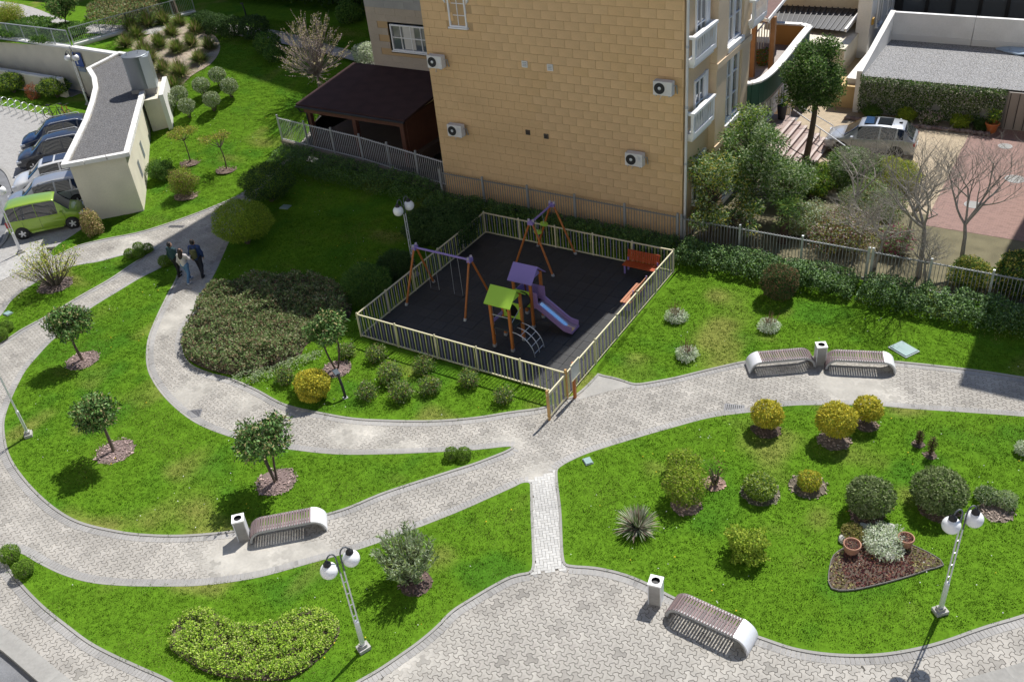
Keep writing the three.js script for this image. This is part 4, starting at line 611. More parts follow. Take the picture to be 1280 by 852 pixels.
    const sl = bed.mesh('slide', mat([0.62, 0.64, 0.66], 0.22, { metalness: 0.9 }), t); wl.forEach(w => w.mesh('slide_side', m, sl)); const lp = new B(); lp.bar([xs(1), 0.16, z0], [xs(1), 0.16, z1], 0.07, 0.07); lp.mesh('slide_lip', m, sl);
    for (const z of [z0, z1]) { const q = new B(); q.box(px1 + 0.06, 1.28, z, 0.3, 0.6, 0.03); q.mesh('slide_cheek', m, sl); } }
  { // arched climbing net of bars
    const zs = [gz0 + 0.0, (gz0 + gz1) / 2 + 0.06, gz1 + 0.12], N = 10, pt = (k, z) => { const q = k / N * PI / 2; return [gx1 + 0.06 + Math.sin(q) * 0.88, 0.06 + Math.cos(q) * 0.86, z]; };
    for (const z of zs) { const b = new B(), a = []; for (let k = 0; k <= N; k++) a.push(pt(k, z)); b.tube(a, 0.017, 6); b.mesh('arch_bar', M.steel, t); } for (const k of [2.5, 4.6, 6.7, 9]) { const b = new B(); b.tube([pt(k, zs[0]), pt(k, zs[2])], 0.014, 6); b.mesh('rung', M.steel, t); } }
}
{ // orange slatted bench
  const t = thing('park_bench', 'orange slatted bench with backrest in the rear corner of the playground', 'bench', [-14.25, 0.05, -30.3]); const m = mat([0.48, 0.075, 0.012], 0.5, { map: T.wood });
  for (let k = 0; k < 4; k++) { const b = new B(); b.box(0, 0.45, 0.28 - k * 0.115, 1.45, 0.035, 0.095); b.mesh('seat_slat', m, t); }
  for (let k = 0; k < 16; k++) { const b = new B(); b.obox([-0.67 + k * 0.09, 0.7, -0.18], [0.035, 0, 0], [0, 0.22, -0.05], [0, 0.003, 0.013]); b.mesh('back_slat', m, t); }
  for (const y of [0.58, 0.86]) { const b = new B(); b.bar([-0.72, y, -0.19 - (y - 0.58) * 0.2], [0.72, y, -0.19 - (y - 0.58) * 0.2], 0.03, 0.05); b.mesh('back_rail', m, t); }
  for (const x of [-0.66, 0.66]) { const b = new B(); b.box(x, 0.215, 0.2, 0.06, 0.43, 0.06); b.box(x, 0.3, -0.14, 0.06, 0.6, 0.06); b.mesh('leg', M.purple, t); }
}
{ const p = [-13.6, -28.2], t = thing('park_bench', 'small weathered bench against the sunny side railing of the playground', 'bench', [p[0], 0.05, p[1]], -PI / 2); const m = mat([0.5, 0.2, 0.1], 0.6, { map: T.wood });
  for (let k = 0; k < 4; k++) { const b = new B(); b.box(0, 0.42, 0.2 - k * 0.11, 1.5, 0.035, 0.09); b.mesh('seat_slat', m, t); } for (const x of [-0.6, 0.6]) { const b = new B(); b.box(x, 0.2, 0, 0.07, 0.4, 0.34); b.mesh('leg', M.purple, t); }
  for (let k = 0; k < 3; k++) { const b = new B(); b.box(0, 0.6 + k * 0.11, -0.22, 1.5, 0.09, 0.03); b.mesh('back_slat', m, t); } for (const x of [-0.6, 0.6]) { const b = new B(); b.box(x, 0.6, -0.25, 0.05, 0.7, 0.03); b.mesh('back_post', M.purple, t); } }

// ---------- fences of the garden ----------
{
  const pb = new B(); pb.box(0, 0, 0, 0.02, 1.3, 0.02); const pg = pb.geo(), qb = new B(); qb.box(0, 0, 0, 0.08, 1.75, 0.08); const qg = qb.geo();
  const grey0 = mat([0.27, 0.28, 0.285], 0.55, { metalness: 0.3 }), wallM = mat([0.3, 0.26, 0.22], 0.95, { map: T.conc });
  const run = (pts, label, postGap, wall, grey = grey0) => {
    const t = thing('metal_fence', label, 'fence', [0, 0, 0]);
    for (let i = 0; i + 1 < pts.length; i++) {
      const a = pts[i], c = pts[i + 1], L = Math.hypot(c[0] - a[0], c[1] - a[1]), y0 = th(...a) + wall, y1 = th(...c) + wall;
      for (const y of [0.12, 1.3]) { const b = new B(); b.bar([a[0], y0 + y, a[1]], [c[0], y1 + y, c[1]], 0.035, 0.045); b.mesh('rail', grey, t); }
      if (wall > 0.1) { const b = new B(); b.bar([a[0], y0 - 0.2, a[1]], [c[0], y1 - 0.2, c[1]], 0.22, 0.5); b.mesh('low_wall', wallM, t); }
      const n = Math.round(L / 0.13); for (let k = 0; k < n; k++) { const f = (k + 0.5) / n, m = mesh('picket', pg, grey, t); m.position.set(lerp(a[0], c[0], f), lerp(y0, y1, f) + 0.72, lerp(a[1], c[1], f)); m.rotation.y = rr(-0.2, 0.2); m.rotation.z = rr(-0.015, 0.015); }
      const np = Math.max(1, Math.round(L / postGap)); for (let k = 0; k <= np; k++) { if (i && !k) continue; const f = k / np, m = mesh('post', qg, M.galv, t); m.position.set(lerp(a[0], c[0], f), lerp(y0, y1, f) + 0.62, lerp(a[1], c[1], f)); }
    }
  };
  run([[-37.7, -34.3], [-32, -34.25], [-26.35, -33.9]], 'grey picket fence on a low wall in front of the dark shelter', 2.05, 0.22, mat([0.5, 0.51, 0.52], 0.6));
  run([[-26.2, -33.15], [-13.85, -33.05]], 'grey picket fence standing close along the ochre wall', 2.45, 0.1);
  run([[-13.7, -33.1], [-6.05, -33.15]], 'grey picket fence between the bushy garden trees and the clipped hedge', 2.4, 0.05);
  run([[-5.9, -33.15], [2.5, -33.1]], 'grey picket fence under the bare tree at the red drive', 2.3, 0.05);
}
// ---------- lamps ----------
function lamp(name, label, pos, ry, s = 1) {
  const t = thing(name, label, 'street lamp', pos, ry, 'twin-globe park lamps'); t.scale.setScalar(s);
  const b = new B(); b.obox([0, 0.05, 0], [0.16, 0, 0], [0, 0.06, 0], [0, 0, 0.13]); b.obox([0, 0.15, 0], [0.09, 0, 0], [0, 0.05, 0], [0, 0, 0.08]); b.mesh('base', mat([0.46, 0.45, 0.42], 0.85, { map: T.conc }), t);
  const k = new B(); k.box(0, 0.62, 0, 0.1, 0.9, 0.08); k.lathe([[0.06, 1.07], [0.045, 1.12], [0, 1.13]], 0, 0, 0, 10); k.mesh('sleeve', M.alu, t);
  for (const sx of [-1, 1]) {
    const r = new B(); r.tube([[sx * 0.05, 0.1, 0], [sx * 0.05, 2.95, 0]], 0.021, 8); r.mesh('pole', M.alu, t);
    const a = new B(), pts = [[sx * 0.06, 2.94, 0]]; for (let q = 0; q <= 8; q++) { const f = q / 8 * PI; pts.push([sx * (0.06 + 0.12 * (1 - Math.cos(f))), 3.46 + Math.sin(f) * 0.2, 0]); } a.tube(pts, 0.02, 8); const arm = a.mesh('arm', mat([0.1, 0.11, 0.12], 0.5), t);
    const c = new B(); c.lathe([[0.095, -0.1], [0.1, 0], [0.05, 0.06], [0.03, 0.1]], sx * 0.3, 3.44, 0, 12); c.mesh('cap', M.dark, arm);
    const g = new THREE.SphereGeometry(0.215, 24, 16); g.translate(sx * 0.3, 3.2, 0); mesh('globe', g, M.opal, arm);
  }
  for (let q = 1; q < 5; q++) { const c = new B(); c.box(0, 0.9 + q * 0.42, 0, 0.08, 0.025, 0.015); c.mesh('spacer', M.alu, t); }
  return t;
}
{
  const p1 = [-12.92,-10.35], p2 = [-0.381,-18.083], p3 = [-29.502,-11.936], p4 = [-23.096,-26.534], p5 = [-57.71,-36.35], p6 = [-42.684,-20.747];
  lamp('street_lamp', 'twin-globe lamp on the lawn beside the heart-shaped low hedge', [p1[0], 0.03, p1[1]], R(67));
  lamp('street_lamp', 'twin-globe lamp on the lawn by the triangular flower bed', [p2[0], 0.03, p2[1]], R(46));
  lamp('street_lamp', 'lamp with bare thin pole at the edge of the magnolia lawn', [p3[0], 0.03, p3[1]], R(145));
  lamp('street_lamp', 'twin-globe lamp in the building shade behind the tall swing set', [p4[0], 0.03, p4[1]], R(80));
  lamp('street_lamp', 'twin-globe lamp in front of the blue parking sign', [p5[0], 0.0, p5[1]], R(20), 1.0);
  lamp('street_lamp', 'lamp post on the pavement beside the lime green car', [p6[0], 0.0, p6[1]], R(75), 1.0);
}
{ const p = [-20.326,-18.52], t = thing('path_light', 'short black curved path light beside the golden round bush', 'path light', [p[0], 0.03, p[1]], R(-25));
  const b = new B(), pts = []; for (let k = 0; k <= 10; k++) { const q = k / 10; pts.push([-0.26 * q * q, q * 0.92, 0]); } b.tube(pts, [0.05, 0.05, 0.05, 0.05, 0.05, 0.05, 0.05, 0.048, 0.046, 0.044, 0.042], 8); b.mesh('stem', M.dark, t); const h = new B(); h.obox([-0.36, 0.92, 0], [0.13, -0.03, 0], [0, 0.03, 0], [0, 0, 0.09]); h.mesh('head', mat([0.05, 0.07, 0.09], 0.4), t); const f = new B(); f.box(0, 0.01, 0, 0.16, 0.03, 0.16); f.mesh('foot', M.galv, t); }
{ const p = [-52.38,-47.078], t = thing('path_light', 'black curved path light on the shaded upper lawn', 'path light', [p[0], th(...p), p[1]], R(-25)); const b = new B(), pts = []; for (let k = 0; k <= 8; k++) { const q = k / 8; pts.push([-0.26 * q * q, q * 0.92, 0]); } b.tube(pts, 0.05, 8); b.mesh('stem', M.dark, t); const h = new B(); h.box(-0.34, 0.92, 0, 0.24, 0.06, 0.18); h.mesh('head', M.dark, t); }
// ---------- curved benches and litter bins ----------
{
  const slatM = [[0.22, 0.16, 0.16], [0.26, 0.185, 0.18], [0.19, 0.14, 0.14]].map(c => mat(c, 0.75, { map: T.wood })), shell = mat([0.74, 0.75, 0.77], 0.4, { metalness: 0.15 }), frameM = mat([0.36, 0.365, 0.37], 0.5, { metalness: 0.2 });
  const L = 2.28, W = 0.56, H = 0.47, r = 0.42, path = [];   // centre line of the arch
  const N = 12; for (let k = 0; k <= N; k++) { const q = k / N * R(100) - R(10); path.push([-L / 2 + r - Math.cos(q) * r, H - r + Math.sin(q) * r]); }
  for (let k = 1; k < 12; k++) path.push([lerp(-L / 2 + r, L / 2 - r, k / 12), H]); for (let k = 0; k <= N; k++) { const q = R(90) - k / N * R(100); path.push([L / 2 - r + Math.cos(q) * r, H - r + Math.sin(q) * r]); }
  path[0][1] = Math.max(path[0][1], 0); path[path.length - 1][1] = Math.max(path[path.length - 1][1], 0); path.unshift([path[0][0] + 0.02, 0]); path.push([path[path.length - 1][0] - 0.02, 0]);
  const curve = new THREE.CatmullRomCurve3(path.map(p => V(p[0], p[1], 0))), len = curve.getLength();
  const band = (s0, s1, n, z0, z1, t0, t1) => { const b = new B(); for (let k = 0; k < n; k++) { const a = curve.getPointAt(lerp(s0, s1, k / n)), c = curve.getPointAt(lerp(s0, s1, (k + 1) / n)), nn = f => { const g = curve.getTangentAt(lerp(s0, s1, f)); return [-g.y, g.x]; }, n0 = nn(k / n), n1 = nn((k + 1) / n); const q = (p, m, o, z) => [p.x + m[0] * o, p.y + m[1] * o, z]; b.quad(q(a, n0, t1, z1), q(c, n1, t1, z1), q(c, n1, t1, z0), q(a, n0, t1, z0)); b.quad(q(a, n0, t0, z0), q(c, n1, t0, z0), q(c, n1, t0, z1), q(a, n0, t0, z1)); b.quad(q(a, n0, t0, z1), q(c, n1, t0, z1), q(c, n1, t1, z1), q(a, n0, t1, z1)); b.quad(q(c, n1, t0, z0), q(a, n0, t0, z0), q(a, n0, t1, z0), q(c, n1, t1, z0)); } return b.geo(); };
  const make = (label, pos, ry) => {
    const t = thing('curved_bench', label, 'bench', pos, ry, 'arched park benches');
    for (const s of [-1, 1]) mesh('side_band', band(0, 1, 44, s * (W / 2) - 0.035, s * (W / 2) + 0.035, -0.075, 0.0), frameM, t);
    mesh('end_shell', band(0.755, 1, 18, -W / 2 - 0.036, W / 2 + 0.036, -0.03, 0.012), shell, t);
    const n = 27; for (let k = 0; k < n; k++) { const s = lerp(0.035, 0.745, k / (n - 1)), p = curve.getPointAt(s), g = curve.getTangentAt(s), b = new B(); b.obox([p.x, p.y, 0], [g.x * 0.027, g.y * 0.027, 0], [-g.y * 0.014, g.x * 0.014, 0], [0, 0, W / 2 + 0.03]); b.mesh('slat', pick(slatM), t); }
    return t;
  };
  const place = (a, b, label, flip) => { const dx = b[0] - a[0], dz = b[1] - a[1], l = Math.hypot(dx, dz), nx = dz / l, nz = -dx / l; make(label, [(a[0] + b[0]) / 2 + nx * 0.3, 0.002, (a[1] + b[1]) / 2 + nz * 0.3], Math.atan2(-dz, dx) + (flip ? PI : 0)); };
  place([-18.338,-11.724], [-16.66,-13.201], 'arched slatted bench with white end on the path below the magnolia lawn');
  place([-6.439,-14.845], [-4.192,-14.678], 'arched slatted bench with white end on the round plaza');
  place([-8.022,-25.701], [-6.143,-26.905], 'arched slatted bench whose white end faces away from the litter bin, near the playground', true);
  place([-5.74,-26.934], [-3.717,-27.648], 'arched slatted bench under the branch shadows, its white end by the lawn hatch');
  const bin = (label, pos, ry) => { const t = thing('litter_bin', label, 'litter bin', pos, ry, 'square litter bins'); const b = new B(); b.box(0, 0.36, 0, 0.3, 0.72, 0.3); b.mesh('body', mat([0.4, 0.39, 0.38], 0.75, { map: T.conc }), t); for (const s of [-1, 1]) { const q = new B(); q.box(s * 0.16, 0.36, 0, 0.025, 0.74, 0.33); q.mesh('side_panel', shell, t); }
    const sh = new THREE.Shape(); sh.moveTo(-0.18, -0.18); sh.lineTo(0.18, -0.18); sh.lineTo(0.18, 0.18); sh.lineTo(-0.18, 0.18); sh.closePath(); const h = new THREE.Path(); h.absarc(0, 0, 0.115, 0, 2 * PI, true); sh.holes.push(h); const g = new THREE.ExtrudeGeometry(sh, { depth: 0.05, bevelEnabled: false, curveSegments: 20 }); g.rotateX(-PI / 2); g.translate(0, 0.75, 0); mesh('lid', g, M.whitePaint, t); const l = new B(); l.lathe([[0.113, 0.8], [0.113, 0.722]], 0, 0, 0, 20); l.lathe([[0, 0.724], [0.115, 0.724]], 0, 0, 0, 20); l.mesh('liner', M.black, t); };
  const q1 = [-18.776,-11.864], q2 = [-6.089,-27.237], q3 = [-6.873,-15.21];
  bin('square litter bin beside the bench below the magnolia lawn', [q1[0], 0, q1[1]], R(45)); bin('square litter bin standing between two arched benches', [q2[0], 0, q2[1]], R(30)); bin('square litter bin beside the bench on the round plaza', [q3[0], 0, q3[1]], R(10));
}
// ---------- drains, hatches, manholes ----------
{
  const grateM = mat([0.2, 0.2, 0.21], 0.6, { metalness: 0.3 });
  const grate = (p, ry, w, d, label) => { const t = thing('drain_grate', label, 'drain', [p[0], th(...p), p[1]], ry); const f = new B(); for (const s of [-1, 1]) { f.box(s * w / 2, 0.004, 0, 0.03, 0.012, d); f.box(0, 0.004, s * d / 2, w, 0.012, 0.03); } f.mesh('frame', grateM, t); const k = new B(); k.box(0, 0.0015, 0, w, 0.004, d); k.mesh('pit', M.black, t); for (let q = 0; q < 9; q++) { const b = new B(); b.box(lerp(-w / 2, w / 2, (q + 0.7) / 9.4), 0.006, 0, 0.025, 0.01, d - 0.03); b.mesh('bar', grateM, t); } };
  grate([-24.864,-15.471], R(35), 0.5, 0.42, 'dark drain grate at the path edge by the magnolia lawn'); grate([-7.855,-23.692], R(15), 0.62, 0.36, 'silver drain grate on the path before the golden bushes'); grate([-37.27,-25.786], R(20), 0.8, 0.22, 'long drain grate on the path below the hillside lawn');
  const cover = (p, r, label) => { const t = thing('manhole_cover', label, 'manhole', [p[0], 0.014, p[1]]); const b = new B(); b.lathe([[r, 0], [r, 0.012], [r - 0.06, 0.012]], 0, 0, 0, 24); b.mesh('rim', mat([0.3, 0.3, 0.3], 0.6), t); const c = new B(); c.lathe([[r - 0.07, 0.002], [r - 0.07, 0.009], [0, 0.009]], 0, 0, 0, 24); c.mesh('lid', mat([0.27, 0.27, 0.26], 0.8), t); };
  cover([-3.225,-47.966], 0.32, 'round manhole cover on the red drive near the flower pot'); cover([-2.309,-44.397], 0.42, 'large round manhole cover in the middle of the red drive'); cover([-3.539,-41.195], 0.34, 'round manhole cover on the red drive under the bare branches');
  const hatch = (p, ry, s, label) => { const t = thing('utility_hatch', label, 'hatch', [p[0], 0.03 + th(...p), p[1]], ry); const b = new B(); b.box(0, 0.03, 0, 0.62 * s, 0.07, 0.5 * s); b.mesh('lid', mat([0.22, 0.33, 0.32], 0.6), t); const k = new B(); k.box(0, 0.01, 0, 0.7 * s, 0.05, 0.58 * s); k.mesh('frame', mat([0.3, 0.36, 0.35], 0.7), t); };
  hatch([-3.712,-29.134], R(-30), 1.15, 'pale green hatch in the lawn behind the arched bench'); hatch([-10.992,-19.244], R(-40), 0.45, 'tiny pale hatch in the lawn by the herringbone path'); hatch([-37.976,-16.848], R(0), 0.5, 'tiny turquoise hatch beside the yellow twiggy shrub lawn'); hatch([-33.301,-29.44], R(10), 0.7, 'dark green hatch in the shaded lawn');
}
// ---------- bicycle stands and bicycles ----------
{
  const a = [-64.817,-33.932], c = [-58.033,-33.425];
  for (let k = 0; k < 9; k++) { const p = [lerp(a[0], c[0], k / 8), lerp(a[1], c[1], k / 8)], t = thing('bicycle_stand', 'steel hoop bicycle stand in the row beside the parking court lawn', 'bicycle stand', [p[0], 0.012, p[1]], R(20), 'row of hoop bicycle stands'); const b = new B(), pts = []; pts.push([0, 0, -0.35]); for (let q = 0; q <= 8; q++) pts.push([0, 0.5 + Math.sin(q / 8 * PI) * 0.32, -Math.cos(q / 8 * PI) * 0.35]); pts.push([0, 0, 0.35]); b.tube(pts, 0.025, 6); b.mesh('hoop', M.steel, t); const r = new B(); r.tube([[0, 0.4, -0.35], [0, 0.4, 0.35]], 0.018, 6); r.mesh('crossbar', M.steel, t); }
  const bike = (p, ry, col, label) => { const t = thing('bicycle', label, 'bicycle', [p[0], 0.012, p[1]], ry); for (const x of [-0.52, 0.52]) { const g = new THREE.TorusGeometry(0.33, 0.024, 6, 24); g.translate(x, 0.35, 0); const w = mesh('wheel', g, M.dark, t); const s = new B(); for (let k = 0; k < 6; k++) s.bar([x, 0.35, 0], [x + Math.cos(k * PI / 3) * 0.32, 0.35 + Math.sin(k * PI / 3) * 0.32, 0], 0.006, 0.006); s.mesh('spokes', M.alu, w); }
    const f = new B(); f.tube([[-0.52, 0.35, 0], [-0.12, 0.32, 0], [0.38, 0.78, 0], [-0.2, 0.78, 0], [-0.52, 0.35, 0]], 0.022, 6); f.tube([[-0.12, 0.32, 0], [-0.24, 0.92, 0]], 0.02, 6); f.tube([[0.52, 0.35, 0], [0.36, 0.95, 0]], 0.02, 6); f.mesh('frame', col, t); const h = new B(); h.tube([[0.3, 0.98, -0.26], [0.4, 1.0, 0], [0.3, 0.98, 0.26]], 0.014, 6); h.mesh('handlebar', M.dark, t); const s = new B(); s.box(-0.26, 0.95, 0, 0.26, 0.06, 0.14); s.mesh('saddle', M.black, t); };
  bike([-57.588,-33.715], R(15), M.dark, 'black bicycle parked at the stands behind the dark cars'); bike([-56.912,-34.082], R(-5), M.orangeWood, 'orange bicycle parked at the stands behind the dark cars');
}

// ---------- vehicles ----------
function carProto(kind) {
  // stations from rear to front: x, sill, half width, belt, half width of top, top, 1 when the cabin is above
  const S = kind === 'suv' ? [[-2.24, 0.5, 0.66, 0.72, 0.62, 0.76, 0], [-2.18, 0.36, 0.82, 0.95, 0.76, 1.0, 0], [-2.06, 0.3, 0.89, 1.04, 0.8, 1.1, 0], [-1.6, 0.27, 0.915, 1.08, 0.64, 1.54, 1], [-1.1, 0.26, 0.92, 1.06, 0.67, 1.62, 1], [-0.4, 0.25, 0.925, 1.02, 0.68, 1.645, 1], [0.3, 0.25, 0.925, 0.99, 0.66, 1.6, 1], [0.62, 0.25, 0.92, 0.98, 0.64, 1.53, 1], [1.28, 0.25, 0.915, 0.96, 0.78, 1.04, 0], [1.75, 0.27, 0.9, 0.88, 0.76, 0.96, 0], [2.1, 0.3, 0.83, 0.76, 0.7, 0.83, 0], [2.24, 0.38, 0.68, 0.6, 0.6, 0.64, 0]]
    : [[-1.78, 0.45, 0.66, 0.8, 0.6, 0.86, 0], [-1.74, 0.3, 0.74, 0.98, 0.66, 1.06, 0], [-1.6, 0.26, 0.755, 1.0, 0.6, 1.62, 1], [-1.1, 0.24, 0.76, 0.98, 0.62, 1.69, 1], [-0.3, 0.23, 0.76, 0.96, 0.62, 1.7, 1], [0.45, 0.23, 0.76, 0.94, 0.6, 1.66, 1], [0.7, 0.23, 0.755, 0.93, 0.58, 1.6, 1], [1.25, 0.24, 0.75, 0.92, 0.64, 1.03, 0], [1.55, 0.26, 0.73, 0.86, 0.6, 0.93, 0], [1.74, 0.3, 0.68, 0.72, 0.55, 0.78, 0], [1.8, 0.4, 0.6, 0.56, 0.5, 0.6, 0]];
  // refine stations for smooth flanks
  const st = []; for (let i = 0; i + 1 < S.length; i++) for (let k = 0; k < 3; k++) { const f = k / 3, a = S[Math.max(0, i - 1)], b = S[i], c = S[i + 1], d = S[Math.min(S.length - 1, i + 2)]; const lin = b[6] !== c[6]; st.push([...[0, 1, 2, 3, 4, 5].map(q => { const l = lerp(b[q], c[q], f); if (lin || q === 0) return l; const m0 = (c[q] - a[q]) / 2, m1 = (d[q] - b[q]) / 2; return lerp(l, (2 * f ** 3 - 3 * f * f + 1) * b[q] + (f ** 3 - 2 * f * f + f) * m0 + (-2 * f ** 3 + 3 * f * f) * c[q] + (f ** 3 - f * f) * m1, 0.5); }), i, k]); } st.push([...S[S.length - 1].slice(0, 6), S.length - 1, 0]);
  const ring = s => { const [, y0, w, yb, wt, yt] = s; const h = [[0, y0], [w * 0.9, y0], [w * 0.985, y0 + 0.12], [w, lerp(y0, yb, 0.5)], [w * 0.995, yb - 0.08], [w * 0.97, yb], [wt, yt - 0.05], [wt * 0.9, yt - 0.005], [wt * 0.5, yt + 0.018], [0, yt + 0.025]]; return [...h, ...h.slice(1, -1).reverse().map(p => [-p[0], p[1]])]; };
  const rings = st.map(ring), n = rings[0].length, pos = [], idx = []; rings.forEach((r, i) => r.forEach(p => pos.push(st[i][0], p[1], p[0])));
  const cls = { body: [], windscreen: [], rear_window: [], side_window: [], side_window2: [] };
  for (let i = 0; i + 1 < rings.length; i++) for (let j = 0; j < n; j++) {
    const a = i * n + j, b = i * n + (j + 1) % n, c = (i + 1) * n + (j + 1) % n, d = (i + 1) * n + j, q = [a, c, b, a, d, c]; idx.push(...q);
    const s0 = S[st[i][6]][6], s1 = S[Math.min(S.length - 1, st[i][6] + 1)][6]; const topSeg = j >= 6 && j <= 11, side = j === 5 || j === 12;
    let k = 'body'; if (side && s0 && s1) k = j === 5 ? 'side_window' : 'side_window2'; else if (topSeg && !s0 && s1) k = 'rear_window'; else if (topSeg && s0 && !s1) k = 'windscreen';
    cls[k].push(...q);
  }
  const full = new THREE.BufferGeometry(); full.setAttribute('position', new THREE.Float32BufferAttribute(pos, 3)); full.setIndex(idx); full.computeVertexNormals();
  const sub = ix => { const g = new THREE.BufferGeometry(), map = {}, P2 = [], N2 = [], I2 = []; for (const v of ix) { if (!(v in map)) { map[v] = P2.length / 3; P2.push(pos[v * 3], pos[v * 3 + 1], pos[v * 3 + 2]); N2.push(full.attributes.normal.getX(v), full.attributes.normal.getY(v), full.attributes.normal.getZ(v)); } I2.push(map[v]); } g.setAttribute('position', new THREE.Float32BufferAttribute(P2, 3)); g.setAttribute('normal', new THREE.Float32BufferAttribute(N2, 3)); g.setAttribute('uv', new THREE.Float32BufferAttribute(new Float32Array(P2.length / 3 * 2), 2)); g.setIndex(I2); return g; };
  return { geos: Object.fromEntries(Object.entries(cls).map(([k, v]) => [k, sub(v)])), S, kind };
}
const carGeo = {}; const paint = c => new THREE.MeshPhysicalMaterial({ color: C(...c), roughness: 0.35, metalness: 0.25, clearcoat: 1, clearcoatRoughness: 0.05 });
const headM = new THREE.MeshPhysicalMaterial({ color: C(0.6, 0.62, 0.65), roughness: 0.1, clearcoat: 1 }), tailM = new THREE.MeshPhysicalMaterial({ color: C(0.35, 0.01, 0.01), roughness: 0.2, clearcoat: 1 });
function car(name, kind, label, pos, heading, color, o = {}) {   // heading: [dx, dz] of the bonnet
  const g = carGeo[kind] ??= carProto(kind); const t = thing(name, label, 'car', pos, Math.atan2(-heading[1], heading[0])); if (o.scale) t.scale.set(...o.scale);
  const pm = paint(color), W = kind === 'suv' ? 0.925 : 0.76, F = kind === 'suv' ? 1.36 : 1.2, Rr = kind === 'suv' ? -1.34 : -1.18, wr = kind === 'suv' ? 0.345 : 0.285;
  const body = mesh('body', g.geos.body, pm, t);
  for (const k of ['windscreen', 'rear_window']) mesh(k, g.geos[k], M.glass, t); for (const k of ['side_window', 'side_window2']) mesh('side_window', g.geos[k], M.glass, t);
  const roofY = kind === 'suv' ? 1.6 : 1.66, bx = kind === 'suv' ? [-0.45, -1.25, 0.42] : [-0.25, -1.12, 0.55];
  for (const s of [-1, 1]) {
    for (const x of bx.slice(0, 2)) { const b = new B(), belt = kind === 'suv' ? 1.04 : 0.96, wt = kind === 'suv' ? 0.685 : 0.625, wb = W * 0.975; b.bar([x, belt, s * wb], [x - 0.02, roofY - 0.02, s * wt], 0.08, 0.02); b.mesh('pillar', pm, t); }
    for (const x of [F, Rr]) {
      const a = new THREE.CylinderGeometry(wr + 0.055, wr + 0.055, 0.12, 24); a.rotateX(PI / 2); a.translate(x, wr + 0.02, s * (W - 0.05)); mesh('wheel_arch', a, M.black, t);
      const ty = new B(); ty.lathe([[wr * 0.62, -0.1], [wr * 0.94, -0.1], [wr, -0.06], [wr, 0.06], [wr * 0.94, 0.1], [wr * 0.62, 0.1]], 0, 0, 0, 24); const tg = ty.geo(); tg.rotateX(PI / 2); tg.translate(x, wr, s * (W - 0.06)); const tyre = mesh('wheel', tg, M.dark, t);
      const rm = new B(), zo = s * (W + 0.025); for (let k = 0; k < 5; k++) { const q = k / 5 * 2 * PI + 0.3; rm.bar([x, wr, zo], [x + Math.cos(q) * wr * 0.66, wr + Math.sin(q) * wr * 0.66, zo - s * 0.01], 0.03, 0.07); } const hub = new THREE.CylinderGeometry(wr * 0.68, wr * 0.68, 0.06, 20, 1, true); hub.rotateX(PI / 2); hub.translate(x, wr, zo - s * 0.03); mesh('rim', mergeGeometries([stripped(rm.geo()), stripped(hub)]), o.darkRim ? M.dark : M.alu, tyre);
    }
    const mr = new B(); mr.box(kind === 'suv' ? 0.85 : 0.88, kind === 'suv' ? 1.06 : 1.0, s * (W + 0.09), 0.12, 0.13, 0.2); mr.mesh('wing_mirror', o.mirror || pm, t);
    for (const x of [bx[2] - 0.25, bx[0] - 0.3]) { const h = new B(); h.box(x, kind === 'suv' ? 0.92 : 0.86, s * (W - 0.002), 0.18, 0.03, 0.03); h.mesh('door_handle', o.handle || pm, t); }
    for (const x of [bx[2] + 0.42, bx[0] + 0.06, bx[1] + 0.12]) { const d = new B(); d.box(x, kind === 'suv' ? 0.68 : 0.62, s * (W - 0.003), 0.012, 0.55, 0.012); d.mesh('door_seam', M.black, t); }
    const sl = new B(); sl.box(0, kind === 'suv' ? 0.31 : 0.27, s * (W - 0.03), F - Rr - 0.85, 0.1, 0.06); sl.mesh('sill_trim', kind === 'suv' ? M.dark : pm, t);
    const fx = g.S[g.S.length - 2][0], hy = g.S[g.S.length - 2][3]; const hl = new B(); hl.obox([fx - 0.06, hy - 0.04, s * (g.S[g.S.length - 2][2] - 0.14)], [0.14, -0.02, -s * 0.03], [0, 0.06, 0], [0.03 * s, 0, 0.15]); hl.mesh('headlight', headM, t);
    const rx = g.S[1][0], ry = g.S[1][3]; const tl = new B(); tl.obox([rx + 0.06, ry - 0.1, s * (g.S[1][2] - 0.08)], [0.09, 0, 0], [0, kind === 'suv' ? 0.07 : 0.15, 0], [0, 0, 0.12]); tl.mesh('tail_light', tailM, t);
  }
  const gr = new B(); gr.box(g.S[g.S.length - 1][0] - 0.04, 0.5, 0, 0.1, 0.14, 0.9); gr.mesh('grille', M.black, t);
  const pl = new B(); pl.box(g.S[0][0] - 0.02, 0.62, 0, 0.03, 0.11, 0.5); pl.mesh('number_plate', M.whitePaint, t); const pf = new B(); pf.box(g.S[g.S.length - 1][0] + 0.02, 0.42, 0, 0.03, 0.11, 0.5); pf.mesh('number_plate', M.whitePaint, t);
  if (o.sunroof) { for (const [x, l] of [[0.1, 0.55], [-0.62, 0.7]]) { const b = new B(); b.obox([x, 1.672 - Math.abs(x + 0.3) * 0.02, 0], [l / 2, 0, 0], [0, 0.006, 0], [0, 0, 0.46]); b.mesh('roof_glass', M.glass, t); } const a = new B(); a.obox([-1.35, 1.66, 0], [0.09, -0.01, 0], [0, 0.03, 0], [0, 0, 0.025]); a.mesh('roof_antenna', M.dark, t); }
  if (o.rails) for (const s of [-1, 1]) { const b = new B(); b.tube([[-1.35, 1.6, s * 0.6], [-1.2, 1.67, s * 0.61], [0.2, 1.66, s * 0.61], [0.35, 1.58, s * 0.6]], 0.02, 6); b.mesh('roof_rail', M.alu, t); }
  return t;
}
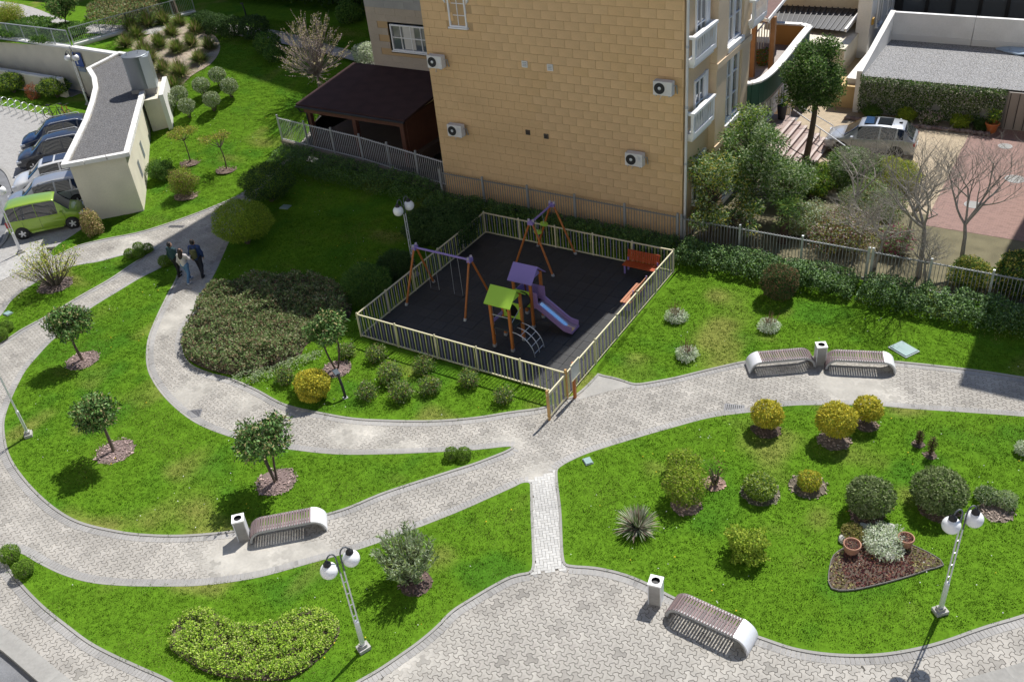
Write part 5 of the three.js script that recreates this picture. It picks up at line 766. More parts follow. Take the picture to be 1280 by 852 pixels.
function stripped(g) { const q = g.index ? g : g; for (const k of Object.keys(q.attributes)) if (!['position', 'normal', 'uv'].includes(k)) q.deleteAttribute(k); return q; }
{
  const f = [0.644, -0.765], b = [-0.644, 0.765];
  car('minivan', 'kei', 'lime green boxy minivan parked nose towards the garage wall', [-43.65, 0.016, -23.15], f, [0.26, 0.42, 0.03]);
  car('parked_car', 'suv', 'silver grey car with blue reflections parked between the lime minivan and white car', [-45.75, 0.016, -24.95], b, [0.3, 0.32, 0.35], { scale: [1, 0.96, 1], rails: true });
  car('parked_car', 'suv', 'white car parked beside the garage, half behind the silver grey car', [-47.75, 0.016, -26.75], b, [0.75, 0.75, 0.74], { scale: [1, 0.97, 1], sunroof: true });
  car('parked_car', 'suv', 'dark grey car with silver wheel parked below the gravel roof', [-50.75, 0.016, -29.1], b, [0.035, 0.04, 0.05], { rails: true });
  car('parked_car', 'suv', 'dark blue car parked next to the bicycle stands', [-52.9, 0.016, -30.85], b, [0.012, 0.025, 0.06], { rails: true });
  car('parked_car', 'suv', 'silver car with dark roof glass parked on the yellow drive', [-8.95, 0.012, -45.4], [-1, 0.1], [0.36, 0.38, 0.41], { scale: [0.94, 0.95, 0.95], sunroof: true, darkRim: true });
}
// ---------- people ----------
{
  const skinM = mat([0.42, 0.25, 0.17], 0.6);
  const V3 = (a, b, f) => [lerp(a[0], b[0], f), lerp(a[1], b[1], f), lerp(a[2], b[2], f)];
  function field(caps, blend, res = 44) {      // smooth union of tapered capsules, meshed
    const lo = [1e9, 1e9, 1e9], hi = [-1e9, -1e9, -1e9]; for (const [a, b, r0, r1] of caps) for (let k = 0; k < 3; k++) { lo[k] = Math.min(lo[k], a[k] - r0, b[k] - r1); hi[k] = Math.max(hi[k], a[k] + r0, b[k] + r1); }
    const c = lo.map((v, k) => (v + hi[k]) / 2), h = Math.max(...lo.map((v, k) => (hi[k] - v) / 2)) * 1.08, mc = new MarchingCubes(res, M.dark, false, false, 60000); mc.isolation = 0;
    const half = res / 2; for (let z = 0; z < res; z++) for (let y = 0; y < res; y++) for (let x = 0; x < res; x++) {
      const p = [c[0] + (x - half) / half * h, c[1] + (y - half) / half * h, c[2] + (z - half) / half * h]; let s = 0;
      for (const [a, b, r0, r1, sq] of caps) { const ab = [b[0] - a[0], b[1] - a[1], b[2] - a[2]], ap = [p[0] - a[0], p[1] - a[1], p[2] - a[2]], l = ab[0] ** 2 + ab[1] ** 2 + ab[2] ** 2, t = l > 0 ? clamp((ap[0] * ab[0] + ap[1] * ab[1] + ap[2] * ab[2]) / l, 0, 1) : 0; const d = Math.hypot(ap[0] - ab[0] * t, ap[1] - ab[1] * t, (ap[2] - ab[2] * t) * (sq || 1)) - lerp(r0, r1, t); s += Math.exp(-d / blend); }
      mc.field[x + y * res + z * res * res] = blend * Math.log(Math.max(s, 1e-30));
    }
    mc.update(); const n = mc.count, g = new THREE.BufferGeometry(), P2 = new Float32Array(n * 3); for (let i = 0; i < n * 3; i++) P2[i] = c[i % 3] + mc.positionArray[i] * h; g.setAttribute('position', new THREE.BufferAttribute(P2, 3)); const m = mergeVertices(g, 1e-4); m.computeVertexNormals();
    const nn = m.attributes.normal, pp = m.attributes.position; // make faces and normals point outwards
    m.setAttribute('uv', new THREE.BufferAttribute(new Float32Array(pp.count * 2), 2)); return m;
  }
  function person(label, pos, ry, h, o) {      // faces local -z
    const t = thing('person', label, 'person', pos, ry); t.scale.setScalar(h / 1.76);
    const st = o.stride, hipL = [-0.09, 0.92, 0], hipR = [0.09, 0.92, 0], knL = [-0.1, 0.5, -0.16 * st], knR = [0.1, 0.5, 0.02 * st], anL = [-0.1, 0.09, -0.2 * st], anR = [0.1, 0.1, 0.26 * st], toeL = [-0.11, 0.04, -0.2 * st - 0.17], toeR = [0.11, 0.04, 0.26 * st - 0.16];
    const shL = [-0.18, 1.41, 0], shR = [0.18, 1.41, 0], elL = o.elL || [-0.25, 1.13, 0.07 * st], elR = o.elR || [0.25, 1.13, -0.03 * st], wrL = o.wrL || [-0.24, 0.88, 0], wrR = o.wrR || [0.24, 0.88, -0.1 * st], chest = [0, 1.3, 0], neck = [0, 1.48, 0], head = [o.turn || 0, 1.64, -0.02];
    const caps = [[[0, 1.0, 0], chest, 0.12, 0.135, 1.15], [shL, shR, 0.07, 0.07], [neck, [0, 1.56, 0], 0.055, 0.052], [[head[0], 1.6, -0.035], [head[0], 1.68, 0], 0.082, 0.096], [[head[0], 1.62, -0.1], [head[0], 1.6, -0.125], 0.014, 0.018], [[head[0] - 0.085, 1.63, 0], [head[0] - 0.092, 1.65, 0.005], 0.02, 0.022], [[head[0] + 0.085, 1.63, 0], [head[0] + 0.092, 1.65, 0.005], 0.02, 0.022],
      [shL, elL, 0.05, 0.038], [elL, wrL, 0.038, 0.026], [shR, elR, 0.05, 0.038], [elR, wrR, 0.038, 0.026], [hipL, knL, 0.082, 0.052], [knL, anL, 0.052, 0.036], [hipR, knR, 0.082, 0.052], [knR, anR, 0.052, 0.036], [anL, toeL, 0.036, 0.026], [anR, toeR, 0.036, 0.026]];
    const body = mesh('body', (() => { const g = field(caps, 0.014, 76), hb = new B(); for (const [w, e, s] of [[wrL, elL, -1], [wrR, elR, 1]]) { const d = V(w[0] - e[0], w[1] - e[1], w[2] - e[2]).normalize(), at = (f, z, x = 0) => [w[0] + d.x * f + x, w[1] + d.y * f, w[2] + d.z * f + z]; hb.tube([at(-0.02, 0), at(0.04, 0), at(0.09, 0)], [0.026, 0.036, 0.03], 8); [[-0.03, 0.075], [-0.01, 0.085], [0.01, 0.08], [0.03, 0.065]].forEach(([z, l]) => hb.tube([at(0.075, z), at(0.08 + l * 0.5, z, -s * 0.006), at(0.08 + l, z, -s * 0.022)], [0.0095, 0.009, 0.007], 6)); hb.tube([at(0.02, -0.03), at(0.06, -0.05, -s * 0.01), at(0.09, -0.052, -s * 0.014)], [0.012, 0.011, 0.008], 6); } return mergeGeometries([stripped(g), stripped(hb.geo())]); })(), skinM, t);
    const top = [[[0, 0.96, 0], chest, o.wide || 0.155, (o.wide || 0.155) + 0.012, 1.12], [shL, shR, 0.088, 0.088], [shL, elL, 0.072, 0.058], [elL, V3(elL, wrL, 0.92), 0.058, 0.046], [shR, elR, 0.072, 0.058], [elR, V3(elR, wrR, 0.92), 0.058, 0.046], [[0, 1.42, 0], [0, 1.48, 0.01], 0.085, 0.075]];
    mesh('jacket', field(top, 0.02, 56), o.top, t);
    mesh('trousers', field([[hipL, hipR, 0.125, 0.125], [hipL, knL, 0.105, 0.075], [knL, V3(knL, anL, 0.95), 0.075, 0.062], [hipR, knR, 0.105, 0.075], [knR, V3(knR, anR, 0.95), 0.075, 0.062]], 0.016, 56), o.legs, t);
    for (const [a, e] of [[anL, toeL], [anR, toeR]]) mesh('shoe', field([[[a[0], 0.05, a[2] + 0.03], [e[0], 0.04, e[2]], 0.05, 0.042], [[a[0], 0.05, a[2]], a, 0.048, 0.045]], 0.01, 24), o.shoes, t);
    const hair = [[[head[0], 1.69, 0.02], [head[0], 1.64, 0.045], 0.1, 0.088]]; if (o.longHair) hair.push([[head[0], 1.64, 0.06], [head[0], 1.36, 0.13], 0.085, 0.075], [[head[0] - 0.07, 1.6, 0.04], [head[0] - 0.08, 1.4, 0.1], 0.05, 0.04], [[head[0] + 0.07, 1.6, 0.04], [head[0] + 0.08, 1.4, 0.1], 0.05, 0.04]); mesh('hair', field(hair, 0.02, 36), o.hair, t);
    const ey = new B(); for (const s of [-1, 1]) ey.box(head[0] + s * 0.033, 1.645, -0.108, 0.022, 0.012, 0.01); ey.mesh('eyes', M.black, t);
    return t;
  }
  const f = Math.atan2(4.2, 8.6);   // heading up the path, towards the shelter
  const pa = [-32.227,-22.81], pb = [-32.351,-22.161], pc = [-33.265,-22.378];
  person('person in a dark blue jacket and trousers walking up the path with a backpack', [pa[0], 0.0, pa[1]], f, 1.8, { stride: 0.9, top: mat([0.012, 0.035, 0.12], 0.7), legs: mat([0.012, 0.014, 0.022], 0.8), shoes: mat([0.015, 0.015, 0.018], 0.6), hair: mat([0.012, 0.01, 0.008], 0.7), wide: 0.18 });
  person('person in a white top and blue jeans with long brown hair on the path', [pb[0], 0.0, pb[1]], f - 0.2, 1.66, { stride: 1, top: mat([0.5, 0.46, 0.44], 0.8), legs: mat([0.09, 0.19, 0.32], 0.85), shoes: mat([0.75, 0.75, 0.75], 0.6), hair: mat([0.025, 0.013, 0.008], 0.6), longHair: true, turn: 0.01, elR: [0.27, 1.2, -0.1], wrR: [0.22, 1.25, -0.32] });
  person('person in a dark teal coat and black trousers beside the clipped bush', [pc[0], 0.0, pc[1]], f - 0.35, 1.68, { stride: 0.5, top: mat([0.012, 0.045, 0.055], 0.8), legs: mat([0.008, 0.008, 0.01], 0.85), shoes: mat([0.012, 0.012, 0.012], 0.6), hair: mat([0.006, 0.006, 0.007], 0.6) });
  const bp = thing('backpack', 'olive green backpack worn over the dark blue jacket', 'backpack', [pa[0], 0.0, pa[1]], f); mesh('pack', field([[[0, 1.06, 0.22], [0, 1.36, 0.21], 0.1, 0.1], [[-0.08, 1.08, 0.21], [-0.08, 1.34, 0.2], 0.08, 0.08], [[0.08, 1.08, 0.21], [0.08, 1.34, 0.2], 0.08, 0.08]], 0.02, 32), mat([0.075, 0.08, 0.03], 0.85), bp); const sp = new B(); for (const s of [-1, 1]) sp.tube([[s * 0.12, 1.4, 0.17], [s * 0.13, 1.52, 0.06], [s * 0.13, 1.5, -0.08], [s * 0.13, 1.3, -0.165]], 0.016, 6); sp.mesh('straps', mat([0.04, 0.045, 0.02], 0.85), bp);
}

// ---------- plants ----------
const LEAF = 1.6;
function leafTo(b, p, n, len, wid, col) {     // one leaf: a rhomb, spread about direction n
  const axis = wid / len < 0.13; // strap leaves stand along n, broad leaves turn their face to it
  let d = axis ? V(n[0] + rr(-0.9, 0.9), n[1] + rr(-0.7, 0.9), n[2] + rr(-0.9, 0.9)) : V(n[0] * 0.4 + rr(-1, 1), n[1] * 0.4 + rr(-1, 1), n[2] * 0.4 + rr(-1, 1)); if (d.lengthSq() < 1e-4) d.set(0, 1, 0); d.normalize();
  const s = axis ? V(rr(-1, 1), rr(-1, 1), rr(-1, 1)).cross(d) : V(n[0], n[1], n[2]).cross(d).normalize().add(V(rr(-0.6, 0.6), rr(-0.6, 0.6), rr(-0.6, 0.6))); if (s.lengthSq() < 1e-4) s.set(1, 0, 0); s.normalize(); const f = rr(0.8, 1.2), L = len * rr(0.7, 1.25), w = wid * rr(0.8, 1.2);
  b.col = [col[0] * f * LEAF, col[1] * f * LEAF, col[2] * f * LEAF]; const k = b.p.length / 3; const q = (a, c) => b.v(p[0] + d.x * a + s.x * c, p[1] + d.y * a + s.y * c, p[2] + d.z * a + s.z * c, 0, 0);
  q(0, 0); q(L * 0.45, w); q(L, 0); q(L * 0.45, -w); b.i.push(k, k + 1, k + 2, k, k + 2, k + 3);
}
const sph = () => { const z = rr(-1, 1), q = rr(0, 2 * PI), r = Math.sqrt(1 - z * z); return [r * Math.cos(q), z, r * Math.sin(q)]; };
// leaves through an ellipsoid crown with an uneven outline
function crown(b, c, rad, n, len, wid, cols, lump = 0.25, shell = 0.55, sd = 1) {
  for (let k = 0; k < n; k++) {
    const u = sph(), pit = vnoise(u[0] * 6.5 * (rad[0] + 0.35) + sd, u[1] * 6.5 * (rad[0] + 0.35) + u[2] * 4.7 * (rad[0] + 0.35) + 40, 0, sd + 5); const f = 1 - lump + 2 * lump * vnoise(u[0] * 2.2 + sd * 7 + 10, u[1] * 2.2 + u[2] * 1.9 + 10, 0, sd), r = f * (shell + (1 - shell) * Math.pow(rnd(), 0.45)) * (pit > 0.6 ? lerp(1, 0.78, (pit - 0.6) / 0.4) : 1);
    leafTo(b, [c[0] + u[0] * rad[0] * r, c[1] + u[1] * rad[1] * r, c[2] + u[2] * rad[2] * r], u, len, wid, pick(cols));
  }
}
const pal = {
  magnolia: [[0.04, 0.095, 0.018], [0.055, 0.12, 0.022], [0.075, 0.15, 0.03], [0.11, 0.17, 0.05], [0.17, 0.15, 0.06], [0.03, 0.07, 0.014]],
  gold: [[0.38, 0.33, 0.03], [0.31, 0.29, 0.03], [0.46, 0.39, 0.05], [0.2, 0.21, 0.025], [0.26, 0.26, 0.03]], box: [[0.1, 0.14, 0.045], [0.13, 0.17, 0.06], [0.19, 0.22, 0.11], [0.06, 0.09, 0.025]],
  olive: [[0.17, 0.22, 0.11], [0.24, 0.29, 0.17], [0.1, 0.15, 0.06], [0.3, 0.34, 0.22], [0.2, 0.26, 0.08]], lime: [[0.17, 0.24, 0.02], [0.22, 0.28, 0.03], [0.12, 0.19, 0.02]], green: [[0.05, 0.11, 0.02], [0.07, 0.14, 0.025], [0.035, 0.08, 0.015], [0.1, 0.17, 0.03]],
  dark: [[0.025, 0.055, 0.014], [0.035, 0.07, 0.018], [0.05, 0.09, 0.025]], rose: [[0.09, 0.13, 0.045], [0.13, 0.16, 0.06], [0.06, 0.1, 0.03], [0.15, 0.12, 0.06], [0.22, 0.23, 0.13], [0.12, 0.08, 0.05], [0.1, 0.15, 0.05], [0.12, 0.17, 0.06]], twiggy: [[0.16, 0.15, 0.05], [0.12, 0.13, 0.04], [0.2, 0.12, 0.06]],
  oak: [[0.28, 0.26, 0.04], [0.2, 0.22, 0.03], [0.34, 0.3, 0.08]], silver: [[0.36, 0.4, 0.3], [0.28, 0.34, 0.2], [0.46, 0.48, 0.4]], straw: [[0.36, 0.28, 0.14], [0.26, 0.24, 0.08], [0.16, 0.22, 0.04], [0.42, 0.3, 0.18]], wine: [[0.11, 0.04, 0.04], [0.16, 0.06, 0.05], [0.08, 0.03, 0.035], [0.22, 0.13, 0.08]], flower: [[0.6, 0.5, 0.45], [0.5, 0.4, 0.42]],
};
const on = (p, dy = 0.02) => [p[0], th(p[0], p[1]) + dy, p[1]];
function mulch(p, r, label, tone = [0.3, 0.22, 0.2]) {
  const b = new B(), y = th(...p) + 0.045, N = 22; b.col = tone.map(v => v * 0.55); const c = b.v(p[0], y + 0.03, p[1], 0, 0), ring = []; for (let k = 0; k < N; k++) { const q = k / N * 2 * PI, R2 = r * (0.95 + 0.1 * hash2(k, 3, 5)); ring.push(b.v(p[0] + Math.cos(q) * R2, y - 0.02, p[1] + Math.sin(q) * R2, Math.cos(q), Math.sin(q))); } for (let k = 0; k < N; k++) b.i.push(c, ring[(k + 1) % N], ring[k]);
  const n = Math.round(r * r * 330); for (let k = 0; k < n; k++) { const q = rr(0, 2 * PI), d = Math.sqrt(rnd()) * r * 0.98, f = rr(0.6, 1.7); b.col = tone.map(v => Math.min(0.7, v * f)); b.obox([p[0] + Math.cos(q) * d, y + 0.015 + 0.03 * (1 - d / r), p[1] + Math.sin(q) * d], [rr(0.012, 0.035), rr(-0.01, 0.01), rr(-0.03, 0.03)], [0, 0.006, 0], [rr(-0.015, 0.015), rr(-0.008, 0.008), rr(0.01, 0.025)]); }
  return stuff(b.mesh('bark_mulch', mulchM), label, 'mulch');
}
const mulchM = mat([1, 1, 1], 1, { vertexColors: true });
function limbs(b, from, to, r0, r1, bend = 0.12) { const n = 6, pts = [], rad = [], o = [rr(-1, 1) * bend, 0, rr(-1, 1) * bend]; for (let k = 0; k <= n; k++) { const f = k / n, s = Math.sin(f * PI); pts.push([lerp(from[0], to[0], f) + o[0] * s, lerp(from[1], to[1], f), lerp(from[2], to[2], f) + o[2] * s]); rad.push(lerp(r0, r1, f)); } b.tube(pts, rad, 7, false); return pts; }
// --- magnolia standards ---
function magnolia(label, p, h, rx, stems, sd) {
  const t = thing('magnolia_tree', label, 'tree', on(p), rr(0, 6), 'small magnolias in mulch rings'), tr = new B(), lf = new B(), cy = h - rx * 0.72;
  for (let s = 0; s < stems; s++) { const q = s / stems * 2 * PI + sd, e = stems > 1 ? 0.28 : 0.03; const pts = limbs(tr, [Math.cos(q) * 0.04, 0, Math.sin(q) * 0.04], [Math.cos(q) * e, cy - 0.25, Math.sin(q) * e], stems > 1 ? 0.042 : 0.07, 0.03); const top = pts[pts.length - 1]; for (let k = 0; k < 5; k++) { const u = sph(); limbs(tr, top, [u[0] * rx * 0.7 + top[0] * 0.4, cy + Math.abs(u[1]) * 0.4, u[2] * rx * 0.7 + top[2] * 0.4], 0.022, 0.008, 0.06); } }
  tr.mesh('trunk', M.trunk, t); for (let k = 0; k < 13; k++) { const u = sph(), r = 0.62; crown(lf, [u[0] * rx * r, cy + u[1] * rx * 0.62 * r + 0.06, u[2] * rx * r], [rx * 0.42, rx * 0.32, rx * 0.42], 330, 0.13, 0.032, pal.magnolia, 0.3, 0.2, sd + k); } lf.mesh('crown', M.gloss, t); return t;
}
{
  const L = [[[-31.698,-15.92], 2.35, 0.95, 1, 'magnolia tree on the lawn where the path curves past the yellow shrub'], [[-25.804,-12.751], 2.5, 0.95, 1, 'magnolia tree with one trunk on the lawn close to the thin lamp pole'], [[-19.562,-14.1], 2.65, 1.05, 3, 'several-stemmed magnolia tree on the lawn above the arched bench'], [[-21.777,-19.754], 2.4, 0.9, 2, 'two-stemmed magnolia tree by the playground railing and golden bush']];
  L.forEach(([p, h, r, s, l], i) => { magnolia(l, p, h, r, s, i + 1); mulch(p, i === 3 ? 0.6 : 0.72, 'ring of pale bark chips under the ' + ['magnolia by the path curve', 'single-trunk magnolia', 'several-stemmed magnolia', 'two-stemmed magnolia'][i], [0.34, 0.25, 0.23]); });
}
// --- rounded bushes ---
function bush(name, label, p, rx, ry, o = {}) {
  const t = thing(name, label, o.cat || 'bush', o.flat ? [p[0], 0.02, p[1]] : on(p), rr(0, 6), o.group), lf = new B(), lift = o.lift || 0, n = Math.min(15000, Math.round(2.1 * (o.dense || 1) * 4 * PI * rx * (ry + rx) / 2 / ((o.len || 0.07) * (o.wid || 0.02)) * (o.n ? 0.75 : 1)));
  crown(lf, [0, lift + ry * (o.sit || 0.85), 0], [rx, ry, rx], n, o.len || 0.07, o.wid || 0.02, o.cols || pal.box, o.lump ?? 0.1, o.shell ?? 0.72, Math.floor(rr(1, 90)));
  lf.mesh('foliage', o.gloss ? M.gloss : M.leaf, t);
  const st = new B(), m = o.stems ?? 7; for (let k = 0; k < m; k++) { const q = k / m * 2 * PI, e = rr(0.3, 0.75) * rx; limbs(st, [Math.cos(q) * 0.04, 0, Math.sin(q) * 0.04], [Math.cos(q) * e, lift + ry * rr(0.6, 1.1), Math.sin(q) * e], 0.018 + rx * 0.012, 0.006, 0.05); } if (m) st.mesh('stems', o.bark || M.twig, t); return t;
}
{
  const G = 'golden clipped globe bushes', ball = { lump: 0.09, shell: 0.74, cols: pal.gold, len: 0.075, wid: 0.024, dense: 1.1 };
  bush('golden_bush', 'golden round bush beside the black curved path light', [-21.384,-18.085], 0.64, 0.56, { ...ball, lift: 0.1, group: G });
  bush('golden_bush', 'golden round bush beside the silver drain grate', [-6.577,-23.117], 0.5, 0.42, { ...ball, lift: 0.25, group: G }); mulch([-6.551,-23.042], 0.5, 'bare soil under the golden bush by the drain grate', [0.2, 0.14, 0.11]);
  bush('golden_bush', 'largest golden bush on the right lawn, before the arched benches', [-4.539,-23.517], 0.61, 0.51, { ...ball, lift: 0.34, group: G }); mulch([-4.518,-23.442], 0.55, 'bare soil mound under the largest golden bush', [0.34, 0.26, 0.21]);
  bush('golden_bush', 'smallest golden bush on the right lawn, tucked behind the largest one', [-3.876,-24.643], 0.46, 0.38, { ...ball, lift: 0.3, group: G }); mulch([-3.834,-24.576], 0.4, 'bare soil under the smallest golden bush', [0.28, 0.21, 0.17]);
  bush('boxwood_bush', 'tall round dark green bush behind the flower bed', [-2.851,-20.782], 0.64, 0.6, { lump: 0.1, dense: 1.1, cols: pal.box, lift: 0.1, len: 0.08, wid: 0.024 }); mulch([-2.811,-20.626], 0.5, 'bare soil under the tall round bush', [0.25, 0.17, 0.14]);
  bush('boxwood_bush', 'broad round dark green bush between the flower bed and twin lamp', [-1.19,-21.912], 0.77, 0.57, { lump: 0.1, dense: 1.1, cols: pal.box, lift: 0.08, len: 0.08, wid: 0.024 }); mulch([-1.139,-21.761], 0.6, 'bare soil under the broad round bush', [0.24, 0.16, 0.13]);
  bush('variegated_bush', 'small pale-edged green bush in a ring of bare earth', [-5.774,-20.189], 0.48, 0.38, { cols: [...pal.lime, [0.3, 0.36, 0.14], [0.05, 0.1, 0.02]], dense: 1.2 }); mulch([-5.764,-20.231], 0.62, 'dry earth ring round the small pale-edged bush', [0.26, 0.23, 0.17]);
  bush('yellow_bush', 'low yellow-green bush in a ring of bare earth', [-4.607,-21.092], 0.36, 0.3, { cols: [...pal.lime, ...pal.gold], len: 0.06 }); mulch([-4.638,-21.115], 0.6, 'dry earth ring round the low yellow-green bush', [0.24, 0.2, 0.15]);
  bush('round_shrub', 'airy round shrub behind the leafier one on the right lawn', [-8.156,-20.038], 0.52, 0.5, { cols: [...pal.lime, ...pal.lime, pal.twiggy[1]], dense: 0.55, lump: 0.25, shell: 0.3 });
  bush('round_shrub', 'leafy round shrub on bark chips near the bare twiggy sapling', [-7.663,-19.047], 0.62, 0.55, { cols: [...pal.lime, ...pal.lime, pal.twiggy[0]], dense: 0.75, lump: 0.26, shell: 0.35, lift: 0.1 }); mulch([-7.519,-18.822], 0.5, 'pinkish bark chips under the leafy round shrub', [0.42, 0.3, 0.24]);
  bush('lumpy_bush', 'lumpy bright lime bush alone on the right lawn', [-5.32,-17.767], 0.6, 0.46, { cols: [...pal.lime, [0.28, 0.34, 0.05]], lump: 0.36, dense: 1.1, shell: 0.55, len: 0.08, wid: 0.026 });
  { const t = bush('twiggy_sapling', 'bare twiggy sapling on a small disc of bark chips', [-7.111,-19.995], 0.35, 0.5, { cols: pal.twiggy, dense: 0.03, stems: 16, lift: 0.15, cat: 'sapling' }); mulch([-7.124,-20.028], 0.38, 'small disc of bark chips under the bare sapling', [0.42, 0.28, 0.23]); }
  { // oleander
    const p = [-13.238,-12.824], t = thing('oleander_bush', 'upright grey-green oleander on the lawn beside the long path', 'bush', on(p)), lf = new B(), st = new B();
    for (let k = 0; k < 120; k++) { const q = rr(0, 2 * PI), e = Math.sqrt(rnd()) * 0.9, h = rr(0.9, 1.85) * (1 - 0.25 * e); const pts = limbs(st, [Math.cos(q) * e * 0.25, 0, Math.sin(q) * e * 0.25], [Math.cos(q) * e, h, Math.sin(q) * e], 0.012, 0.005, 0.05); for (let m = 0; m < 44; m++) { const f = rr(0.3, 1), i = Math.min(5, Math.floor(f * 6)), a = pts[i], c = pts[i + 1], g = f * 6 - i; leafTo(lf, [lerp(a[0], c[0], g), lerp(a[1], c[1], g), lerp(a[2], c[2], g)], [Math.cos(q) * 0.5, 0.9, Math.sin(q) * 0.5], 0.16, 0.016, pick(pal.olive)); } }
    st.mesh('stems', M.twig, t); lf.mesh('foliage', M.leaf, t); mulch([-12.993,-12.755], 0.52, 'bare reddish soil under the oleander', [0.22, 0.15, 0.13]); }
  { // striped strap-leaved clump
    const p = [-8.389,-17.321], t = thing('strap_leaf_plant', 'clump of pale striped strap leaves on the right lawn', 'plant', on(p)), b = new B();
    for (let k = 0; k < 420; k++) { const q = rr(0, 2 * PI), tilt = rr(0.1, 1.25), L = rr(0.45, 0.8), w = rr(0.014, 0.024), dx = Math.cos(q), dz = Math.sin(q); b.col = pick([[0.4, 0.42, 0.3], [0.2, 0.26, 0.12], [0.5, 0.5, 0.4], [0.12, 0.18, 0.07], [0.42, 0.3, 0.26]]); let pr = null; for (let i = 0; i <= 4; i++) { const f = i / 4, r = Math.sin(tilt) * L * f, y = Math.cos(tilt) * L * f - 0.25 * L * f * f * Math.sin(tilt) + 0.05, ww = w * (1 - f * f * 0.9); const a = [dx * (r + 0.06) - dz * ww, Math.max(0.02, y), dz * (r + 0.06) + dx * ww], c = [dx * (r + 0.06) + dz * ww, Math.max(0.02, y), dz * (r + 0.06) - dx * ww]; if (pr) b.quad(pr[0], pr[1], c, a); pr = [a, c]; } } b.mesh('leaves', M.leaf, t); }
  // little clipped balls
  const tiny = (a, label, r, group) => bush('topiary_ball', label, a, r, r * 0.95, { cols: [[0.09, 0.16, 0.02], [0.13, 0.21, 0.025], [0.06, 0.11, 0.015]], lump: 0.05, shell: 0.85, len: 0.045, wid: 0.014, n: 900, stems: 4, group, cat: 'topiary' });
  tiny([-24.617,-7.92], 'clipped green ball at the lawn tip, further from the heart hedge', 0.3, 'clipped balls at the south lawn tip'); tiny([-23.702,-7.752], 'clipped green ball at the lawn tip on the side of the heart hedge', 0.29, 'clipped balls at the south lawn tip');
  tiny([-15.031,-17.526], 'clipped green ball on the lawn tip, the one nearer the magnolia', 0.23, 'pair of clipped balls at the path fork'); tiny([-14.652,-17.707], 'clipped green ball on the lawn tip, the one nearer the playground gate', 0.23, 'pair of clipped balls at the path fork');
  for (const q of [[-36.873,-22.615],[-36.978,-23.228],[-36.416,-22.801],[-36.451,-23.359]]) { tiny(q, 'clipped green ball in the cluster of four where two paths meet', 0.25, 'four clipped balls at the lawn tip'); }
  tiny([-34.592,-22.753], 'clipped green ball beside the three people, nearer the lit path', 0.28, 'clipped balls beside the people'); tiny([-34.477,-23.036], 'clipped green ball right behind the person in teal', 0.27, 'clipped balls beside the people');
  tiny([-36.372,-15.496], 'clipped green ball by the yellow twiggy shrub, lower one', 0.3, 'clipped balls near the yellow shrub'); tiny([-36.712,-15.991], 'clipped green ball by the yellow twiggy shrub, smaller one behind', 0.27, 'clipped balls near the yellow shrub');
  // two dead conifer stumps
  for (const [q, h, l] of [[[-2.217,-24.322], 0.55, 'thin brown withered conifer, the shorter of the two'], [[-1.796,-23.954], 0.75, 'thin brown withered conifer, the taller of the two']]) { const t = thing('withered_conifer', l, 'conifer', on(q)); const b = new B(); crown(b, [0, h * 0.55, 0], [0.11, h * 0.5, 0.11], 500, 0.07, 0.012, [[0.1, 0.06, 0.03], [0.07, 0.05, 0.025], [0.05, 0.06, 0.02]], 0.2, 0.3, 3); b.mesh('foliage', M.leaf, t); const s = new B(); s.tube([[0, 0, 0], [0, h, 0]], [0.03, 0.01], 6); s.mesh('trunk', M.trunk, t); mulch(q, 0.22, 'patch of bare soil round the ' + (h < 0.6 ? 'shorter' : 'taller') + ' withered conifer', [0.2, 0.15, 0.12]); }
  // sparse shrubs on the lawn below the playground railing
  const shr = [[[-20.728,-20.89], 0.42], [[-19.418,-20.07], 0.5], [[-18.623,-21.015], 0.42], [[-18.435,-19.39], 0.48], [[-17.678,-20.14], 0.42], [[-19.605,-18.902], 0.4], [[-16.624,-21.03], 0.42], [[-15.043,-20.754], 0.38], [[-21.92,-20.583], 0.38], [[-23.038,-18.318], 0.4]];
  shr.forEach(([p, r], i) => bush('rose_bush', i === 8 ? 'thin rose bush beside the bark ring of the two-stemmed magnolia' : i === 9 ? 'reddish thin rose bush between the big rose bed and golden bush' : 'thin green rose bush on the lawn below the playground railing', p, r, r * 0.85, { cols: [...pal.rose, ...pal.lime, ...pal.green], dense: 0.5, lump: 0.3, shell: 0.15, len: 0.075, wid: 0.024, group: 'thin rose bushes below the playground', stems: 12 }));
  const red = [[[-11.668,-27.778], 'reddish bare-topped shrub with silver leaves beside the playground railing'], [[-8.302,-28.541], 'reddish bare-topped shrub with silver leaves in front of the round photinia'], [[-10.351,-25.697], 'low reddish shrub with silver leaves near the path, before the bench']];
  red.forEach(([p, l]) => { const t = bush('silver_shrub', l, p, 0.42, 0.2, { cols: pal.silver, lump: 0.2, shell: 0.3, n: 650, stems: 0 }); const s = new B(); for (let k = 0; k < 40; k++) { const q = rr(0, 2 * PI), e = rr(0.05, 0.35); limbs(s, [Math.cos(q) * 0.05, 0, Math.sin(q) * 0.05], [Math.cos(q) * e, rr(0.4, 0.8), Math.sin(q) * e], 0.009, 0.004, 0.04); } s.mesh('stems', mat([0.26, 0.13, 0.09], 0.9), t); });
  // bushes in the shade
  bush('round_bush', 'big yellow-green bush in the shade beside the three people', [-32.369,-25.835], 1.35, 0.85, { cols: pal.lime, lift: 0.5, lump: 0.15, dense: 0.9, len: 0.09, wid: 0.02 });
  bush('round_bush', 'big dark bush at the edge of the shaded path near the shelter fence', [-34.412,-29.65], 1.35, 0.85, { cols: [...pal.dark, pal.lime[2]], lift: 0.35, lump: 0.15, len: 0.09 });
